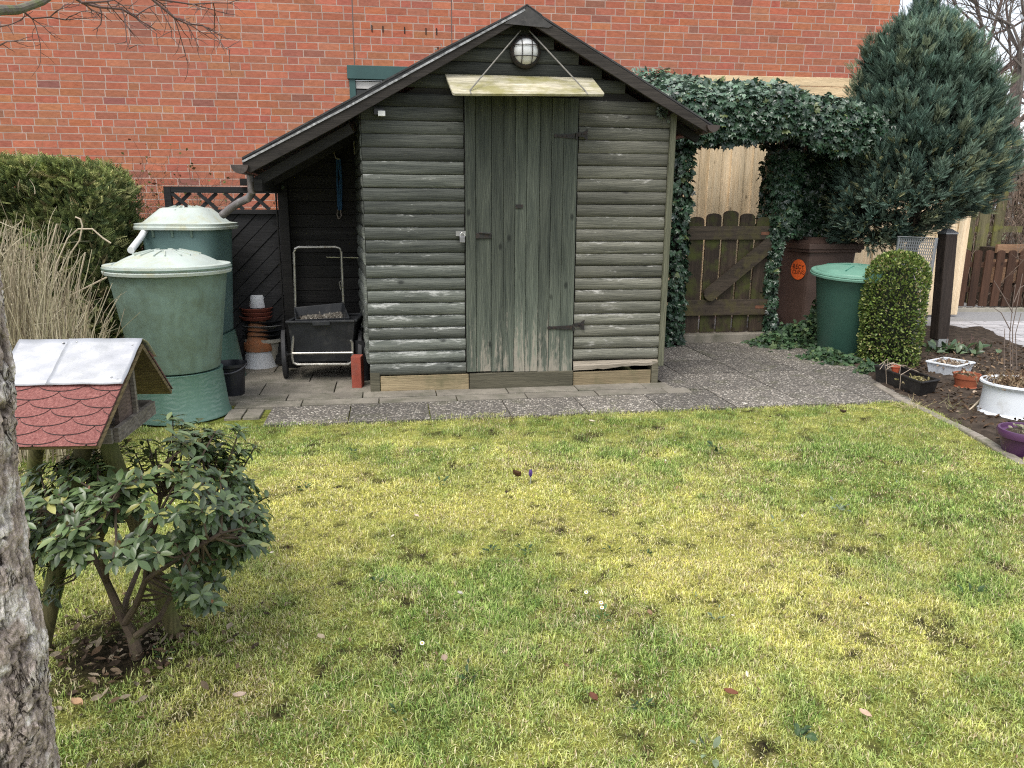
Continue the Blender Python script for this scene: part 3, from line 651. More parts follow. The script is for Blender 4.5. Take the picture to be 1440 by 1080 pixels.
# gutters
gutm = plain('brown_gutter_plastic', (.05, .036, .03), .35, .2, 10, .5, dirt=(.12, .1, .09), dirt_amt=.4)
def gutter(uc, zc, r, name):
    vs = []; ns = 12
    for wv in (-.15, 2.1):
        for k in range(ns+1):
            q = math.pi+math.pi*k/ns; vs.append((uc+r*math.cos(q), wv, zc+r*math.sin(q)))
        for k in range(ns, -1, -1):
            q = math.pi+math.pi*k/ns; vs.append((uc+(r-.004)*math.cos(q), wv, zc+(r-.004)*math.sin(q)))
    n = 2*(ns+1); fs = [(k, (k+1) % n, n+(k+1) % n, n+k) for k in range(n)]+[tuple(range(n))[::-1], tuple(range(n, 2*n))]
    m = MB(); m.add(vs, fs)
    cap = [(uc+r*math.cos(math.pi+math.pi*k/ns), -.152, zc+r*math.sin(math.pi+math.pi*k/ns)) for k in range(ns+1)]; m.prism(cap, (0, .003, 0))
    return m.build(name, gutm, shed, smooth=True, local=True)
ug, zg = S(337, 232, -.14); gutter(ug, zg, .052, 'gutter')
ug2, zg2 = S(1002, 176, -.14); gutter(ug2+.005, zg2, .045, 'gutter')
pts = [(ug+.07, .06, zg-.02)] if False else None
def SW(x, y, w): u, z = S(x, y, w); return (u, w, z)
dp = [SW(351, 238, .25), SW(353, 255, .25), SW(354, 272, .25), SW(349, 279, .25), SW(338, 284, .27), SW(324, 293, .3), SW(312, 303, .33)]
m = MB(); m.tube(dp, .026, 14); m.build('downpipe', plain('grey_brown_pipe', (.13, .115, .11), .3, .3, 12, .6, dirt=(.3, .29, .28), dirt_amt=.3), shed, smooth=True, local=True)
# tilted plate above the door with two cords
aw = wood('awning_board', (.36, .33, .24), (.58, .54, .42), 'x', None, 0, None, moss=(.25, .23, .08), rough=.6, tvar=0, moss_amt=.08)
ta, tb = S(626, 104, -.03), S(833, 109.5, -.03); ba, bb = S(637, 131.5, -.33), S(851, 132.5, -.33)
T1 = np.array([ta[0], -.03, ta[1]]); T2 = np.array([tb[0], -.03, tb[1]]); Q1 = np.array([ba[0], -.33, ba[1]]); Q2 = np.array([bb[0], -.33, bb[1]]); dn = np.array([0, .008, -.012])
m = MB(); ed = (Q2-Q1); e1 = .012; m.prism([T1, Q1+(T1-Q1)*.06, Q1+ed*e1, Q2-ed*e1, Q2+(T2-Q2)*.06, T2], dn); awn = m.build('awning', aw, shed, local=True)
crd = plain('grey_cord', (.2, .19, .17), .8, .3, 60)
for (xa, ya, k) in ((732, 43, .115), (744, 43, .88)):
    m = MB()
    a = S(xa, ya, -.04); e_ = Q1+ed*k+(T1-Q1)*.12
    m.tube([(a[0], -.04, a[1]), tuple(e_+np.array([0, 0, .004])), tuple(Q1+ed*k+(T1-Q1)*-.02)], .0045, 6, rnd=False); m.build('cord', crd, awn, local=True)
# bulkhead lamp in the gable
uc, zc = S(739, 73, -.04); LR = .088
def faceon(m): m.v = [(uc+x, -.022-z, zc+y) for x, y, z in m.v]; return m
m = MB(); m.lathe((0, 0, 0), [(LR*.5, -.0), (LR+.012, 0), (LR+.012, .02), (LR, .034), (LR*.9, .036)], 40); lamp = faceon(m).build('bulkhead_lamp', black_iron, shed, smooth=True, local=True)
m = MB(); m.lathe((0, 0, 0), [(LR*.9, .03), (LR*.86, .05), (LR*.7, .068), (LR*.45, .08), (LR*.2, .086), (.001, .087)], 40); faceon(m).build('glass', plain('frosted_glass', (.6, .61, .61), .25, .12, 20, .6, dirt=(.38, .37, .34), dirt_amt=.3, bmp=.02), lamp, smooth=True, local=True)
m = MB()
for k in (-.38, .38):
    for ax in (0, 1):
        pts = []
        for t in np.linspace(-1, 1, 15):
            s_ = math.sqrt(1-k*k)*t; r2 = s_*s_+k*k; z_ = .036+.058*math.sqrt(max(0, 1-r2)); p = (k*LR, s_*LR) if ax == 0 else (s_*LR, k*LR); pts.append((p[0], p[1], z_))
        m.tube(pts, .0032, 6)
faceon(m).build('guard', black_iron, lamp, smooth=True, local=True)
u0, z0 = S(529, 164, -.07); u1, z1 = S(543, 155, -.07)
m = MB(); m.box(u0-.015, u1-.015, -.055, -.018, z0+.012, z1+.014); sen = m.build('sensor_lamp', plain('black_plastic', (.02, .02, .022), .4, .2, spec=.5), shed, local=True, bevel=.004)
m = MB(); m.box(u0+.012, u1-.006, -.075, -.0555, z0+.004, z0+.037); m.build('lens', plain('white_lens', (.8, .8, .8), .3, .05), sen, local=True, bevel=.003)
# ------------------------------------------------------------------ left side: barrels, birdhouse, shrub, trunk, hedge
def v3(p): return np.array(p, float)
barrel_g = plain('faded_green_plastic', (.165, .24, .2), .5, .12, 5, .35, dirt=(.11, .145, .1), dirt_amt=.75, bmp=.06, bscale=90, streak=True)
lid_g = plain('chalky_green_plastic', (.44, .495, .45), .55, .14, 6, .3, dirt=(.4, .39, .24), dirt_amt=.5, bmp=.08)
stand_m, nt, b = new_mat('rippled_green_stand')
vv = coords(nt, (1, 1, 1)); wv = N(nt, 'ShaderNodeTexWave', wave_type='BANDS', bands_direction='Z'); L(nt, vv, wv.inputs[0]); wv.inputs['Scale'].default_value = 11; wv.inputs['Distortion'].default_value = 7; wv.inputs['Detail'].default_value = 1; wv.inputs['Detail Scale'].default_value = 1.6
L(nt, mix(nt, ramp(nt, noise(nt, coords(nt, (9, 9, 1)), 1.5, 4), [(.4, 0.0), (.65, .75)]), (.1, .19, .15), ramp(nt, wv.outputs['Fac'], [(.2, (.095, .185, .15)), (.8, (.17, .26, .225))])), b.inputs['Base Color']); b.inputs['Roughness'].default_value = .45
def P_(x, y, Y): return AY(x, y, Y)
def scale_at(P): return F/float((v3(P)-CAM)@FW)
# front barrel
bc = G(257, 580); Yb = bc[1]; zl = AY(236, 374, Yb)[2]; zj = AY(252, 531, Yb-.25)[2]
def lid_ribs(m, c, z0, r, hgt, n=8, ph=.2):
    for k in range(n):
        q = 2*math.pi*k/n+ph; d = np.array([math.cos(q), math.sin(q), 0]); s_ = np.array([-d[1], d[0], 0])
        def zz(f): return z0+hgt*(1-f**2.4)
        a, b_ = .3, .62
        for sg in (-1, 1):
            pa = v3((c[0], c[1], 0))+d*r*a+s_*sg*r*.035+np.array([0, 0, zz(a)+.001]); pb = v3((c[0], c[1], 0))+d*r*b_+s_*sg*r*.1+np.array([0, 0, zz(b_)+.001]); m.bar(pa, pb, .006, .014)
        pa = v3((c[0], c[1], 0))+d*r*a-s_*r*.035+np.array([0, 0, zz(a)+.001]); m.bar(pa, pa+s_*r*.07, .006, .014)
st = thing('barrel_stand', 'round tapered green plastic stand under the front rain barrel', 'barrel stand', tuple(bc))
m = MB(); m.lathe(bc, [(.292, 0), (.29, .012), (.281, .03), (.258, zj-.012), (.262, zj)], 56); m.build('body', stand_m, st, smooth=True)
rb_ = thing('rain_barrel', 'round faded green rain barrel with domed lid, nearest the birdhouse', 'rain barrel', (bc[0], bc[1], zj))
m = MB(); m.lathe(bc, [(.22, zj+.002), (.246, zj+.012), (.252, zj+.03), (.332, zl-.03), (.335, zl-.012), (.36, zl-.01), (.362, zl+.0)], 64); m.build('body', barrel_g, rb_, smooth=True)
rl = .357
prof = [(rl-.035, zl-.035), (rl, zl-.036), (rl+.004, zl-.02), (rl-.004, zl-.012), (rl, zl-.006), (rl-.002, zl+.014), (rl-.05, zl+.018), (rl-.055, zl+.01)]+[((rl-.055)*f, zl+.012+.085*(1-f**2.4)) for f in (.97, .9, .8, .7, .55, .4, .25, .12, .01)]
m = MB(); m.lathe(bc, prof, 72); lid = m.build('lid', lid_g, rb_, smooth=True)
m = MB(); lid_ribs(m, bc, zl+.012, rl-.055, .085); m.build('ribs', lid_g, lid)
# rear barrel
rc = P_(264, 316, 5.45); Yr = 5.45; zr = rc[2]; rc = np.array([rc[0], Yr, 0]); zq = .36
st2 = thing('barrel_stand', 'square green plastic stand under the rear rain barrel', 'barrel stand', tuple(rc))
m = MB(); m.lathe(rc, [(.28, 0), (.275, .02), (.23, zq)], 64, sq=4.5); m.build('body', stand_m, st2, smooth=True)
rb2 = thing('rain_barrel', 'squarish green rain barrel with faceted lid, fed by the shed downpipe', 'rain barrel', (rc[0], rc[1], zq))
m = MB(); m.lathe(rc, [(.205, zq+.002), (.22, zq+.02), (.258, zr-.03), (.258, zr-.012), (.275, zr-.01)], 64, sq=4.5)
m.build('body', plain('blue_green_plastic', (.11, .185, .175), .5, .12, 5, .35, bmp=.06, bscale=90), rb2, smooth=True)
rl = .298; prof = [(rl-.03, zr-.026), (rl, zr-.028), (rl+.003, zr-.012), (rl-.004, zr-.004), (rl-.002, zr+.012), (rl-.045, zr+.018), (rl-.05, zr+.02), (rl*.5, zr+.112), (rl*.44, zr+.118), (.01, zr+.12)]
m = MB(); m.lathe(rc, prof, 64, sq=4.5); lid = m.build('lid', lid_g, rb2, smooth=True, auto=25)
m = MB(); lid_ribs(m, rc, zr+.03, rl*.86, .1, 8, .1); m.build('ribs', lid_g, lid)
for k in (-.13, 0, .13):
    m = MB(); m.bar((rc[0]+k, rc[1]-.256, zr-.075), (rc[0]+k, rc[1]-.266, zr-.03), .014, .012); m.build('lug', barrel_g, rb2)
m = MB(); m.tube([P_(205, 322, 5.22), P_(198, 334, 5.1), P_(191, 343, 4.95), P_(184, 352, 4.8)], .021, 12); o = m.build('overflow_pipe', plain('white_pipe', (.7, .71, .7), .35, .06), None, smooth=True, base=P_(190, 343, 4.95)); tag(o, 'short white overflow pipe joining the two rain barrels', 'pipe')
# black bucket
kc = G(327, 557); bk_ = thing('bucket', 'black plastic bucket with handle beside the front barrel stand', 'bucket', tuple(kc)); blackp = plain('black_bucket_plastic', (.014, .015, .019), .4, .25, 12, .45, bmp=.05)
hk = .235; m = MB(); m.lathe(kc, [(.078, .012), (.08, 0), (.098, hk-.03), (.1, hk-.028), (.112, hk-.02), (.112, hk), (.104, hk), (.098, hk-.03), (.079, .015)], 36); m.build('body', blackp, bk_, smooth=True)
m = MB(); m.tube([(kc[0]+.11*math.cos(q), kc[1]-.11*abs(math.sin(q))*.8-.02*math.sin(q), kc[2]+hk-.005-.05*math.sin(q)) for q in np.linspace(0, math.pi, 16)], .005, 8); m.build('handle', plain('handle_grey', (.09, .09, .1), .4), bk_, smooth=True)

# lattice-topped fence panel left of the lean-to
fdark = wood('dark_fence_stain', (.010, .010, .011), (.028, .028, .03), 'x', None, 0, None)
f0, f1 = SP(-1.485, .93, 0), SP(-.69, .93, 0); fz = S(232, 262, .93)[1]
fp = thing('lattice_fence_panel', 'black stained fence panel with lattice top behind the rain barrels', 'fence', tuple(f0), YAW)
WL = .865
m = MB(); m.box(0, .05, -.02, .03, 0, fz); m.box(WL-.05, WL, -.02, .03, 0, fz); m.box(.051, WL-.051, -.02, .03, fz-.045, fz); m.box(.051, WL-.051, -.02, .03, fz-.2, fz-.165); m.build('frame', fdark, fp, local=True, bevel=.003)
m = MB()
for k in range(-1, 5):
    for sg in (1, -1):
        x0 = .05+k*.19; xa, xb = (x0, x0+.13) if sg > 0 else (x0+.13, x0)
        if min(xa, xb) < .04 or max(xa, xb) > WL-.03: 
            if min(xa, xb) < -.05 or max(xa, xb) > WL+.05: continue
        m.bar((max(.05, min(WL-.05, xa)), .0+.01*sg, fz-.165), (max(.05, min(WL-.05, xb)), .0+.01*sg, fz-.045), .012, .026, up=(1, 0, 0))
m.build('lattice', fdark, fp, local=True)
m = MB(); nb = 15
for k in range(nb):
    c0 = -1.2+k*.13     # diagonal boards, lower left to upper right, clipped to the frame
    pts = []
    poly = [(c0, 0), (c0+.122, 0), (c0+.122+1.25, 1.25), (c0+1.25, 1.25)]
    def clip(poly, f):
        out = []
        for i in range(len(poly)):
            a, b_ = poly[i], poly[(i+1) % len(poly)]; fa, fb = f(a), f(b_)
            if fa >= 0: out.append(a)
            if fa*fb < 0: t = fa/(fa-fb); out.append((a[0]+(b_[0]-a[0])*t, a[1]+(b_[1]-a[1])*t))
        return out
    for f in (lambda p: p[0]-.052, lambda p: WL-.052-p[0], lambda p: p[1]-.03, lambda p: fz-.202-p[1]):
        if len(poly) > 2: poly = clip(poly, f)
    if len(poly) > 2: m.prism([(x, .005+.006*(k % 2), z) for x, z in poly][::-1] if False else [(x, .005+.006*(k % 2), z) for x, z in poly], (0, .014, 0))
m.build('diagonal_boards', fdark, fp, local=True)
m = MB(); m.box(.03, WL-.03, .0285, .034, .03, fz-.17); m.build('backing', fdark, fp, local=True)

# birdhouse
Y1 = 1.78; P1 = AY(138, 627, Y1); P2 = G(242, 549, P1[2]); Rr = AY(200, 482, (P1[1]+P2[1])/2)
gd = P2-P1; gd /= np.linalg.norm(gd); edir = AY(47, 482, Rr[1]*1.0)-Rr; LEN = np.linalg.norm(edir[:2]); edir = np.array([-gd[1], gd[0], 0]); edir = edir*(1 if edir[0] < 0 else -1)
# keep the ridge level; make it square to the gable as far as the picture allows
ed2 = AY(47, 482, Rr[1]-.02)-Rr; ed2[2] = 0; ed2 /= np.linalg.norm(ed2); edir = ed2
mid = (P1+P2)/2; LEN = .318
zup = np.array([0, 0, 1.])
bh = thing('bird_house', 'wooden bird feeding house with red shingles and a metal ridge sheet', 'bird house', tuple(G(150, 905)))
greywood = wood('grey_birdhouse_wood', (.12, .1, .08), (.3, .27, .23), 'x', (.38, .36, .32), .0)
ochre = wood('ochre_roof_underside', (.11, .075, .04), (.27, .205, .115), 'y', None)
brownw = wood('brown_wall_board', (.1, .07, .055), (.19, .14, .12), 'x', None)
lg = wood('mossy_log', (.06, .055, .025), (.17, .15, .07), 'z', None, 0, None, moss=(.1, .13, .03))
def roofpt(side, s_, t, off=0.0):
    """side 0 near, 1 far; s_ along ridge from the right gable; t 0 eave .. 1 ridge; off outwards"""
    E_ = P1 if side == 0 else P2; n_ = np.cross(edir, (Rr-E_)/np.linalg.norm(Rr-E_)); n_ = n_ if n_[2] > 0 else -n_
    return E_+(Rr-E_)*t+edir*s_+n_*off
SLN = np.linalg.norm(Rr-P1)
m = MB()
for sd_ in (0, 1): m.hexa([roofpt(sd_, .0, 0, -.012), roofpt(sd_, LEN, 0, -.012), roofpt(sd_, LEN, .99, -.012), roofpt(sd_, .0, .99, -.012)], [roofpt(sd_, .0, 0, 0), roofpt(sd_, LEN, 0, 0), roofpt(sd_, LEN, .99, 0), roofpt(sd_, .0, .99, 0)])
br = m.build('roof', ochre, bh)
shm = plain('red_granule_shingle', (.28, .095, .085), .95, .3, 160, .15, dirt=(.2, .085, .08), dirt_amt=.6, bmp=1.0, bscale=420, col2=(.42, .19, .165))
tw = .128; rowh = .0285; TL = .085
felt_d = plain('dark_felt', (.03, .027, .027), .9, .2)
for sd_ in (0, 1):
    m = MB(); md_ = MB()
    for i in range(-1, 9):
        t_low = i*rowh
        for j in range(-1, 5):
            s0 = -.01+j*tw+(tw/2 if i % 2 else 0)-.03
            for tgt, exo, grow in ((m, 0.0, 0.0), (md_, -.0012, .0022)):
                pts = []
                for k in range(13):
                    q = math.pi*k/12; pts.append((s0+tw/2-(tw/2+grow*.3)*math.cos(q), t_low+.036*(1-math.sin(q)**.8)-grow*math.sin(q)))
                pts += [(s0+tw, t_low+TL), (s0, t_low+TL)]
                cl_ = [(min(max(a, .0), LEN), min(max(c_, -.006), SLN*.8)) for a, c_ in pts]
                if max(a for a, c_ in cl_)-min(a for a, c_ in cl_) < .005 or max(c_ for a, c_ in cl_)-min(c_ for a, c_ in cl_) < .004: continue
                offs = lambda c_: .004+exo+.0055*(1-(c_-t_low)/TL)
                top = [roofpt(sd_, a, c_/SLN, offs(c_)+.0012) for a, c_ in cl_]
                n_ = len(top); bot = [roofpt(sd_, a, c_/SLN, offs(c_)) for a, c_ in cl_]
                cen = sum(top)/n_
                tgt.add(top+bot+[cen], [(k, (k+1) % n_, 2*n_) if sd_ == 1 else ((k+1) % n_, k, 2*n_) for k in range(n_)]+[(k, n_+k, n_+(k+1) % n_, (k+1) % n_) for k in range(n_)])

    sg_ = m.build('shingles', shm, br); md_.build('shingle_edges', felt_d, sg_) if False else md_.build('underlay', felt_d, br)
met = plain('dull_ridge_metal', (.43, .44, .46), .42, .16, 9, .5, metal=.45, dirt=(.36, .37, .37), dirt_amt=.5, bmp=.25, bscale=26)
def sheet(s0, s1, off, dn0, dn1):
    V = []; ns = 16
    rows = [(0, 1-dn0+(dn0)*k/10) for k in range(11)]+[(1, 1-dn1*k/6) for k in range(1, 7)]
    for sd_, t in rows:
        for k in range(ns+1): s_ = s0+(s1-s0)*k/ns; V.append(roofpt(sd_, s_, t, off+.0018*math.sin(s_*63+t*9)*math.sin(t*31)))
    Fq = [(i*(ns+1)+k, i*(ns+1)+k+1, (i+1)*(ns+1)+k+1, (i+1)*(ns+1)+k) for i in range(len(rows)-1) for k in range(ns)]
    return V, Fq
for (s0, s1, of) in ((-.006, .19, .0165), (.172, LEN+.004, .0140)):
    V, Fq = sheet(s0, s1, of, .47, .36); o = np_mesh('ridge_sheet', V, Fq, met, br, smooth=True)
    md = o.modifiers.new('t', 'SOLIDIFY'); md.thickness = .0015
nlm = plain('nail', (.45, .45, .45), .4, .1, metal=.6)
for s_, t in ((.012, .58), (.012, .93), (.165, .97), (.03, .6), (.20, .96)):
    p = roofpt(0, s_, t, .017); m = MB(); m.lathe(p, [(.004, 0), (.003, .0015), (.0005, .002)], 8); m.build('nail', nlm, br)

# feeding floor, gable wall, rim, post
fzr = P1[2]-.015; cfl = mid+edir*LEN*.5; hw = np.linalg.norm((P2-P1)[:2])*.5*.50
def FP(a, c_, z): return cfl+edir*a+gd*c_+np.array([0, 0, z-cfl[2]])
def fbox(m, a0, a1, c0, c1, z0, z1): m.hexa([FP(a0, c0, z0), FP(a1, c0, z0), FP(a1, c1, z0), FP(a0, c1, z0)], [FP(a0, c0, z1), FP(a1, c0, z1), FP(a1, c1, z1), FP(a0, c1, z1)])
hl = LEN/2
m = MB(); fbox(m, -hl+.02, hl-.02, -hw, hw, fzr-.02, fzr); m.build('floor', greywood, bh)
m = MB(); fbox(m, -hl+.006, -hl+.019, -hw, hw, fzr-.022, fzr+.018); fbox(m, hl-.019, hl-.006, -hw, hw, fzr-.022, fzr+.018); fbox(m, -hl+.02, hl-.02, -hw-.013, -hw-.001, fzr-.022, fzr+.018); fbox(m, -hl+.02, hl-.02, hw+.001, hw+.013, fzr-.022, fzr+.018); m.build('rim', greywood, bh)
m = MB(); zr_ = Rr[2]
a_in = -hl+.022
m.prism([FP(a_in, -hw*.62, fzr+.001), FP(a_in, .02, fzr+.001), FP(a_in, .02, zr_-.03), FP(a_in, -hw*.62, fzr+.09)], edir*.012); m.build('wall', brownw, bh)
for fa_ in ((a_in-.012, a_in-.001, .008, .022, fzr+.001, zr_-.035), (hl-.06, hl-.045, -hw*.7, -hw*.6, fzr+.001, fzr+.09), (hl-.06, hl-.045, hw*.6, hw*.7, fzr+.001, fzr+.09)):
    m = MB(); fbox(m, *fa_); m.build('post', greywood, bh)
for (xt, yt, xb, yb, r_0) in ((127, 640, 58, 914, .024), (150, 640, 247, 893, .024), (60, 640, 36, 830, .02)):
    a = AY(xt, yt, mid[1]-.03); a[2] = fzr-.02; e_ = G(xb, yb); pts = [a+(e_-a)*k/6+np.array([random.uniform(-.004, .004)*(0 < k < 6), random.uniform(-.004, .004), 0]) for k in range(7)]
    m = MB(); m.tube(pts, [r_0*random.uniform(.92, 1.06) for _ in pts], 12); m.build('leg', lg, bh, smooth=True)

# rhododendron
rh = thing('rhododendron', 'leggy evergreen rhododendron with glossy leaves in front of the birdhouse', 'shrub', tuple(G(195, 922)))
rbase = G(195, 922); bark = plain('rhodo_bark', (.1, .075, .055), .9, .4, 16, .2, bmp=.8, bscale=60, dirt=(.1, .11, .04), dirt_amt=.4)
fork = AY(172, 868, 1.98); tops = []
stems = [[rbase+np.array([0, 0, -.04]), AY(186, 892, 1.97), fork, AY(150, 818, 1.98), AY(130, 778, 2.02), AY(118, 740, 2.05)],
         [AY(176, 876, 1.97), AY(192, 850, 1.9), AY(205, 815, 1.86), AY(208, 770, 1.85), AY(225, 720, 1.83)],
         [AY(190, 895, 1.96), AY(225, 868, 1.98), AY(245, 830, 2.05), AY(270, 770, 2.1), AY(290, 730, 2.12)],
         [fork, AY(178, 842, 2.1), AY(195, 800, 2.2), AY(215, 740, 2.25), AY(230, 690, 2.25)],
         [AY(150, 818, 1.98), AY(140, 760, 1.86), AY(160, 715, 1.8), AY(170, 680, 1.8)],
         [AY(130, 778, 2.02), AY(90, 740, 1.95), AY(70, 710, 1.9)], [AY(205, 815, 1.86), AY(260, 780, 1.8), AY(310, 750, 1.82)]]
m = MB()
for i, s_ in enumerate(stems):
    rs = np.linspace((.019, .011, .010, .010, .010, .008, .007)[i], .005, len(s_)); m.tube(s_, rs, 8)
cR = AY(204, 722, 2.0); radR = np.array([.345, .36, .315]); Pw = []
nodes = np.array([s_[i]+(s_[i+1]-s_[i])*f for s_ in stems for i in range(1, len(s_)-1) for f in np.linspace(0, 1, 7)])
while len(Pw) < 640:
    d = rsph(1)[0]; rr = random.uniform(.55, 1.0)**.5; lump = .72+.5*vnoise(d[0]*2.6+5, d[1]*2.6+d[2]*3, 1.0, 401)
    p = cR+d*radR*rr*lump
    px = 720+F*((p-CAM)@RV)/((p-CAM)@FW); py = 540-F*((p-CAM)@UV)/((p-CAM)@FW)
    if p[2] < .44 and -.16 < p[0]-rbase[0] < .10: continue
    if p[2] < .2: continue
    if p[1] < mid[1]+.2 and p[2] > fzr-.08 and p[0] < P1[0]+.10: continue
    if px < 205 and py < 620: continue
    if py > 785 and 100 < px < 245: continue
    if random.random() > .05+1.15*vnoise(p[0]*11, p[2]*11+p[1]*9, 1.0, 402): continue
    Pw.append(p)
Pw = np.array(Pw)
for p in Pw:
    if random.random() < .34:
        q = nodes[np.argmin(((nodes-p)**2).sum(1)+RNG.random(len(nodes))*.02)]; mm = (p+q)/2+np.array([random.uniform(-.02, .02), random.uniform(-.02, .02), -.02]); m.tube([q, mm, p], [.0045, .003, .0022], 5)
m.build('stems', bark, rh, smooth=True)
PP, DD, NN, SS = [], [], [], []
for p in Pw:
    out = nrm((p-cR)/radR)*.7+np.array([0, 0, .75]); out = out/np.linalg.norm(out); a = np.cross(out, [.3, .2, .9]); a /= np.linalg.norm(a); b_ = np.cross(out, a)
    n_ = random.randint(6, 10); ph = random.uniform(0, 6)
    for k in range(n_):
        q = ph+2.4*k; rd_ = a*math.cos(q)+b_*math.sin(q); el = random.uniform(-.35, .75); d = rd_+out*el-np.array([0, 0, .12])
        PP.append(p-out*random.uniform(0, .02)); DD.append(d); NN.append(out+np.array([0, 0, .35])); SS.append(random.uniform(.027, .049))
n_ = len(PP); lc = pick([(.08, .125, .045), (.11, .165, .065), (.055, .085, .035), (.17, .22, .09), (.3, .3, .09)], n_, [.32, .28, .22, .13, .05])
V, Fc, C = scatter(T_lance(.2, .05, -.12), np.array(PP), np.array(DD), np.array(NN), np.array(SS), lc, .2)
rl_m = leafmat('rhododendron_leaf', .32, .55, .1)
rhl = (V, Fc, C)
n_ = 140; kk = RNG.choice(len(Pw), n_); V, Fc, C = scatter(T_small(.35), Pw[kk], np.tile([0, 0, 1.], (n_, 1))+RNG.normal(0, .3, (n_, 3)), rsph(n_), .014, pick([(.25, .12, .07), (.22, .2, .07)], n_))
V, Fc, C = join([rhl, (V, Fc, C)]); np_mesh('leaves', V, Fc, rl_m, rh, C, smooth=True)
# bare earth litter and grass stalks under the shrub
n_ = 260; c0 = G(165, 915); pp = np.stack([c0[0]+RNG.normal(0, .16, n_), c0[1]+RNG.normal(0, .14, n_), np.full(n_, .008)], 1)
V, Fc, C = scatter(T_lance(.25, .15, .2), pp, np.concatenate([RNG.normal(0, 1, (n_, 2)), RNG.normal(.1, .2, (n_, 1))], 1), np.tile([0, 0, 1.], (n_, 1))+RNG.normal(0, .4, (n_, 3)), RNG.uniform(.015, .04, n_), pick([(.12, .08, .05), (.2, .15, .1), (.07, .05, .035), (.3, .25, .18)], n_))
litter_m = leafmat('dry_leaf_litter', .85, .15, .1)
tag(np_mesh('leaf_litter', V, Fc, litter_m, None, C), 'brown leaf litter on bare earth under the rhododendron', 'leaf litter', kind='stuff')

# tree trunk at the left edge with an overhanging limb
tr = thing('tree', 'old tree with rough grey bark at the left edge of the lawn', 'tree')
ax_r = .135; e1 = AY(75, 1075, 1.18)-np.array([.026, 0, 0]); e2 = AY(11, 480, 1.18)-np.array([.026, 0, 0]); nz, na = 900, 420
zs = np.concatenate([np.linspace(-.05, 1.4, nz-60), np.linspace(1.42, 2.6, 60)]); q = np.linspace(0, 2*np.pi, na, endpoint=False); ZZ, QQ = np.meshgrid(zs, q, indexing='ij')
edge = np.interp(ZZ, [e1[2], e2[2]], [e1[0], e2[0]]); edge = e1[0]+(ZZ-e1[2])*(e2[0]-e1[0])/(e2[2]-e1[2])+.012*(fbm(ZZ*0+3, ZZ, 4, 501, 2)-.5)*2
rr = ax_r+.05*np.exp(-ZZ*9)
def ridged(a, z, s, seed): return 1-np.abs(2*fbm(a, z, s, seed, 4)-1)
ax_, ay_ = np.cos(QQ)*1.6+5, np.sin(QQ)*1.6+ZZ*.0+5
cx_, cy0 = np.cos(QQ)*ax_r, np.sin(QQ)*ax_r
def n3(s, seed, zs_=1.0, o=4): return fbm3(cx_+3, cy0+3, ZZ*zs_, s, seed, o)
wx, wy = .02*(n3(14, 551)-.5), .02*(n3(14, 556)-.5)
def n3w(s, seed, zs_=1.0, o=4): return fbm3(cx_+3+wx, cy0+3+wy, ZZ*zs_+wx*.8, s, seed, o)
hgt = n3(10, 511, .6); fine = n3(170, 531, .8, 3); mid_ = n3w(62, 561, .5)
crack = np.clip(1-np.abs(n3w(40, 521, .38, 3)-.5)*11, 0, 1)*np.clip((n3(8, 571)-.3)*4, 0, 1)
crack = np.maximum(crack, np.clip((.4-mid_)*7, 0, 1)*.8)
disp = .010*(hgt-.5)*2-.008*crack+.007*(mid_-.5)*2+.005*(fine-.5)
R_ = rr+disp; VX = edge-ax_r+R_*np.cos(QQ); VY = e1[1]+R_*np.sin(QQ)
cb = np.array([.52, .43, .375]); light = np.array([.88, .81, .75]); dkc = np.array([.05, .036, .03])
lich = np.clip((n3w(30, 541, .7)-.46)*7, 0, 1)[..., None]; cc = cb*(1-lich)+light*lich; cc = cc*(1-crack[..., None]*.95)+dkc*crack[..., None]*.95; cc = cc*(.55+.9*mid_)[..., None]; cc = cc*(.6+.8*fine)[..., None]
idx = np.arange(nz*na).reshape(nz, na); nxt = np.roll(idx, -1, 1); Fq = np.stack([idx[:-1], nxt[:-1], nxt[1:], idx[1:]], -1).reshape(-1, 4)
tr.location = (float(e1[0]-ax_r), float(e1[1]), 0); ROOT[tr.name] = Matrix.Translation(-Vector(tr.location))
bark_m, nt, b = new_mat('flaky_bark')
at = N(nt, 'ShaderNodeAttribute', attribute_name='col'); vv = coords(nt, (1, 1, .45), shift=False)
d1 = noise(nt, vv, 130, 8, .7, .6); d2 = noise(nt, coords(nt, (1, 1, .3), shift=False), 45, 6, .65, 1.2)
cc_ = mix(nt, 1.0, at.outputs['Color'], ramp(nt, d1, [(.32, (.5, .47, .44)), (.5, (1.1, 1.1, 1.1)), (.68, (1.6, 1.6, 1.6))]), 'MULTIPLY')
cc_ = mix(nt, ramp(nt, d2, [(.35, .85), (.41, 0.0)]), cc_, (.06, .045, .038))
d3 = noise(nt, coords(nt, (1, 1, .38), shift=False), 26, 5, .6, 1.6); d4 = noise(nt, vv, 12, 3)
ck = math_(nt, 'MULTIPLY', ramp(nt, d3, [(.455, 0.0), (.495, 1.0), (.505, 1.0), (.545, 0.0)]), ramp(nt, d4, [(.42, 0.0), (.52, 1.0)]))
cc_ = mix(nt, ck, cc_, (.035, .026, .022))
L(nt, cc_, b.inputs['Base Color']); b.inputs['Roughness'].default_value = .95; b.inputs['Specular IOR Level'].default_value = .1
bump(nt, b, math_(nt, 'ADD', math_(nt, 'MULTIPLY', d1, .6), math_(nt, 'MULTIPLY', d2, 1.4)), 1.0, .012)
np_mesh('trunk', np.stack([VX, VY, ZZ], -1).reshape(-1, 3), Fq, bark_m, tr, cc.reshape(-1, 3), smooth=True)
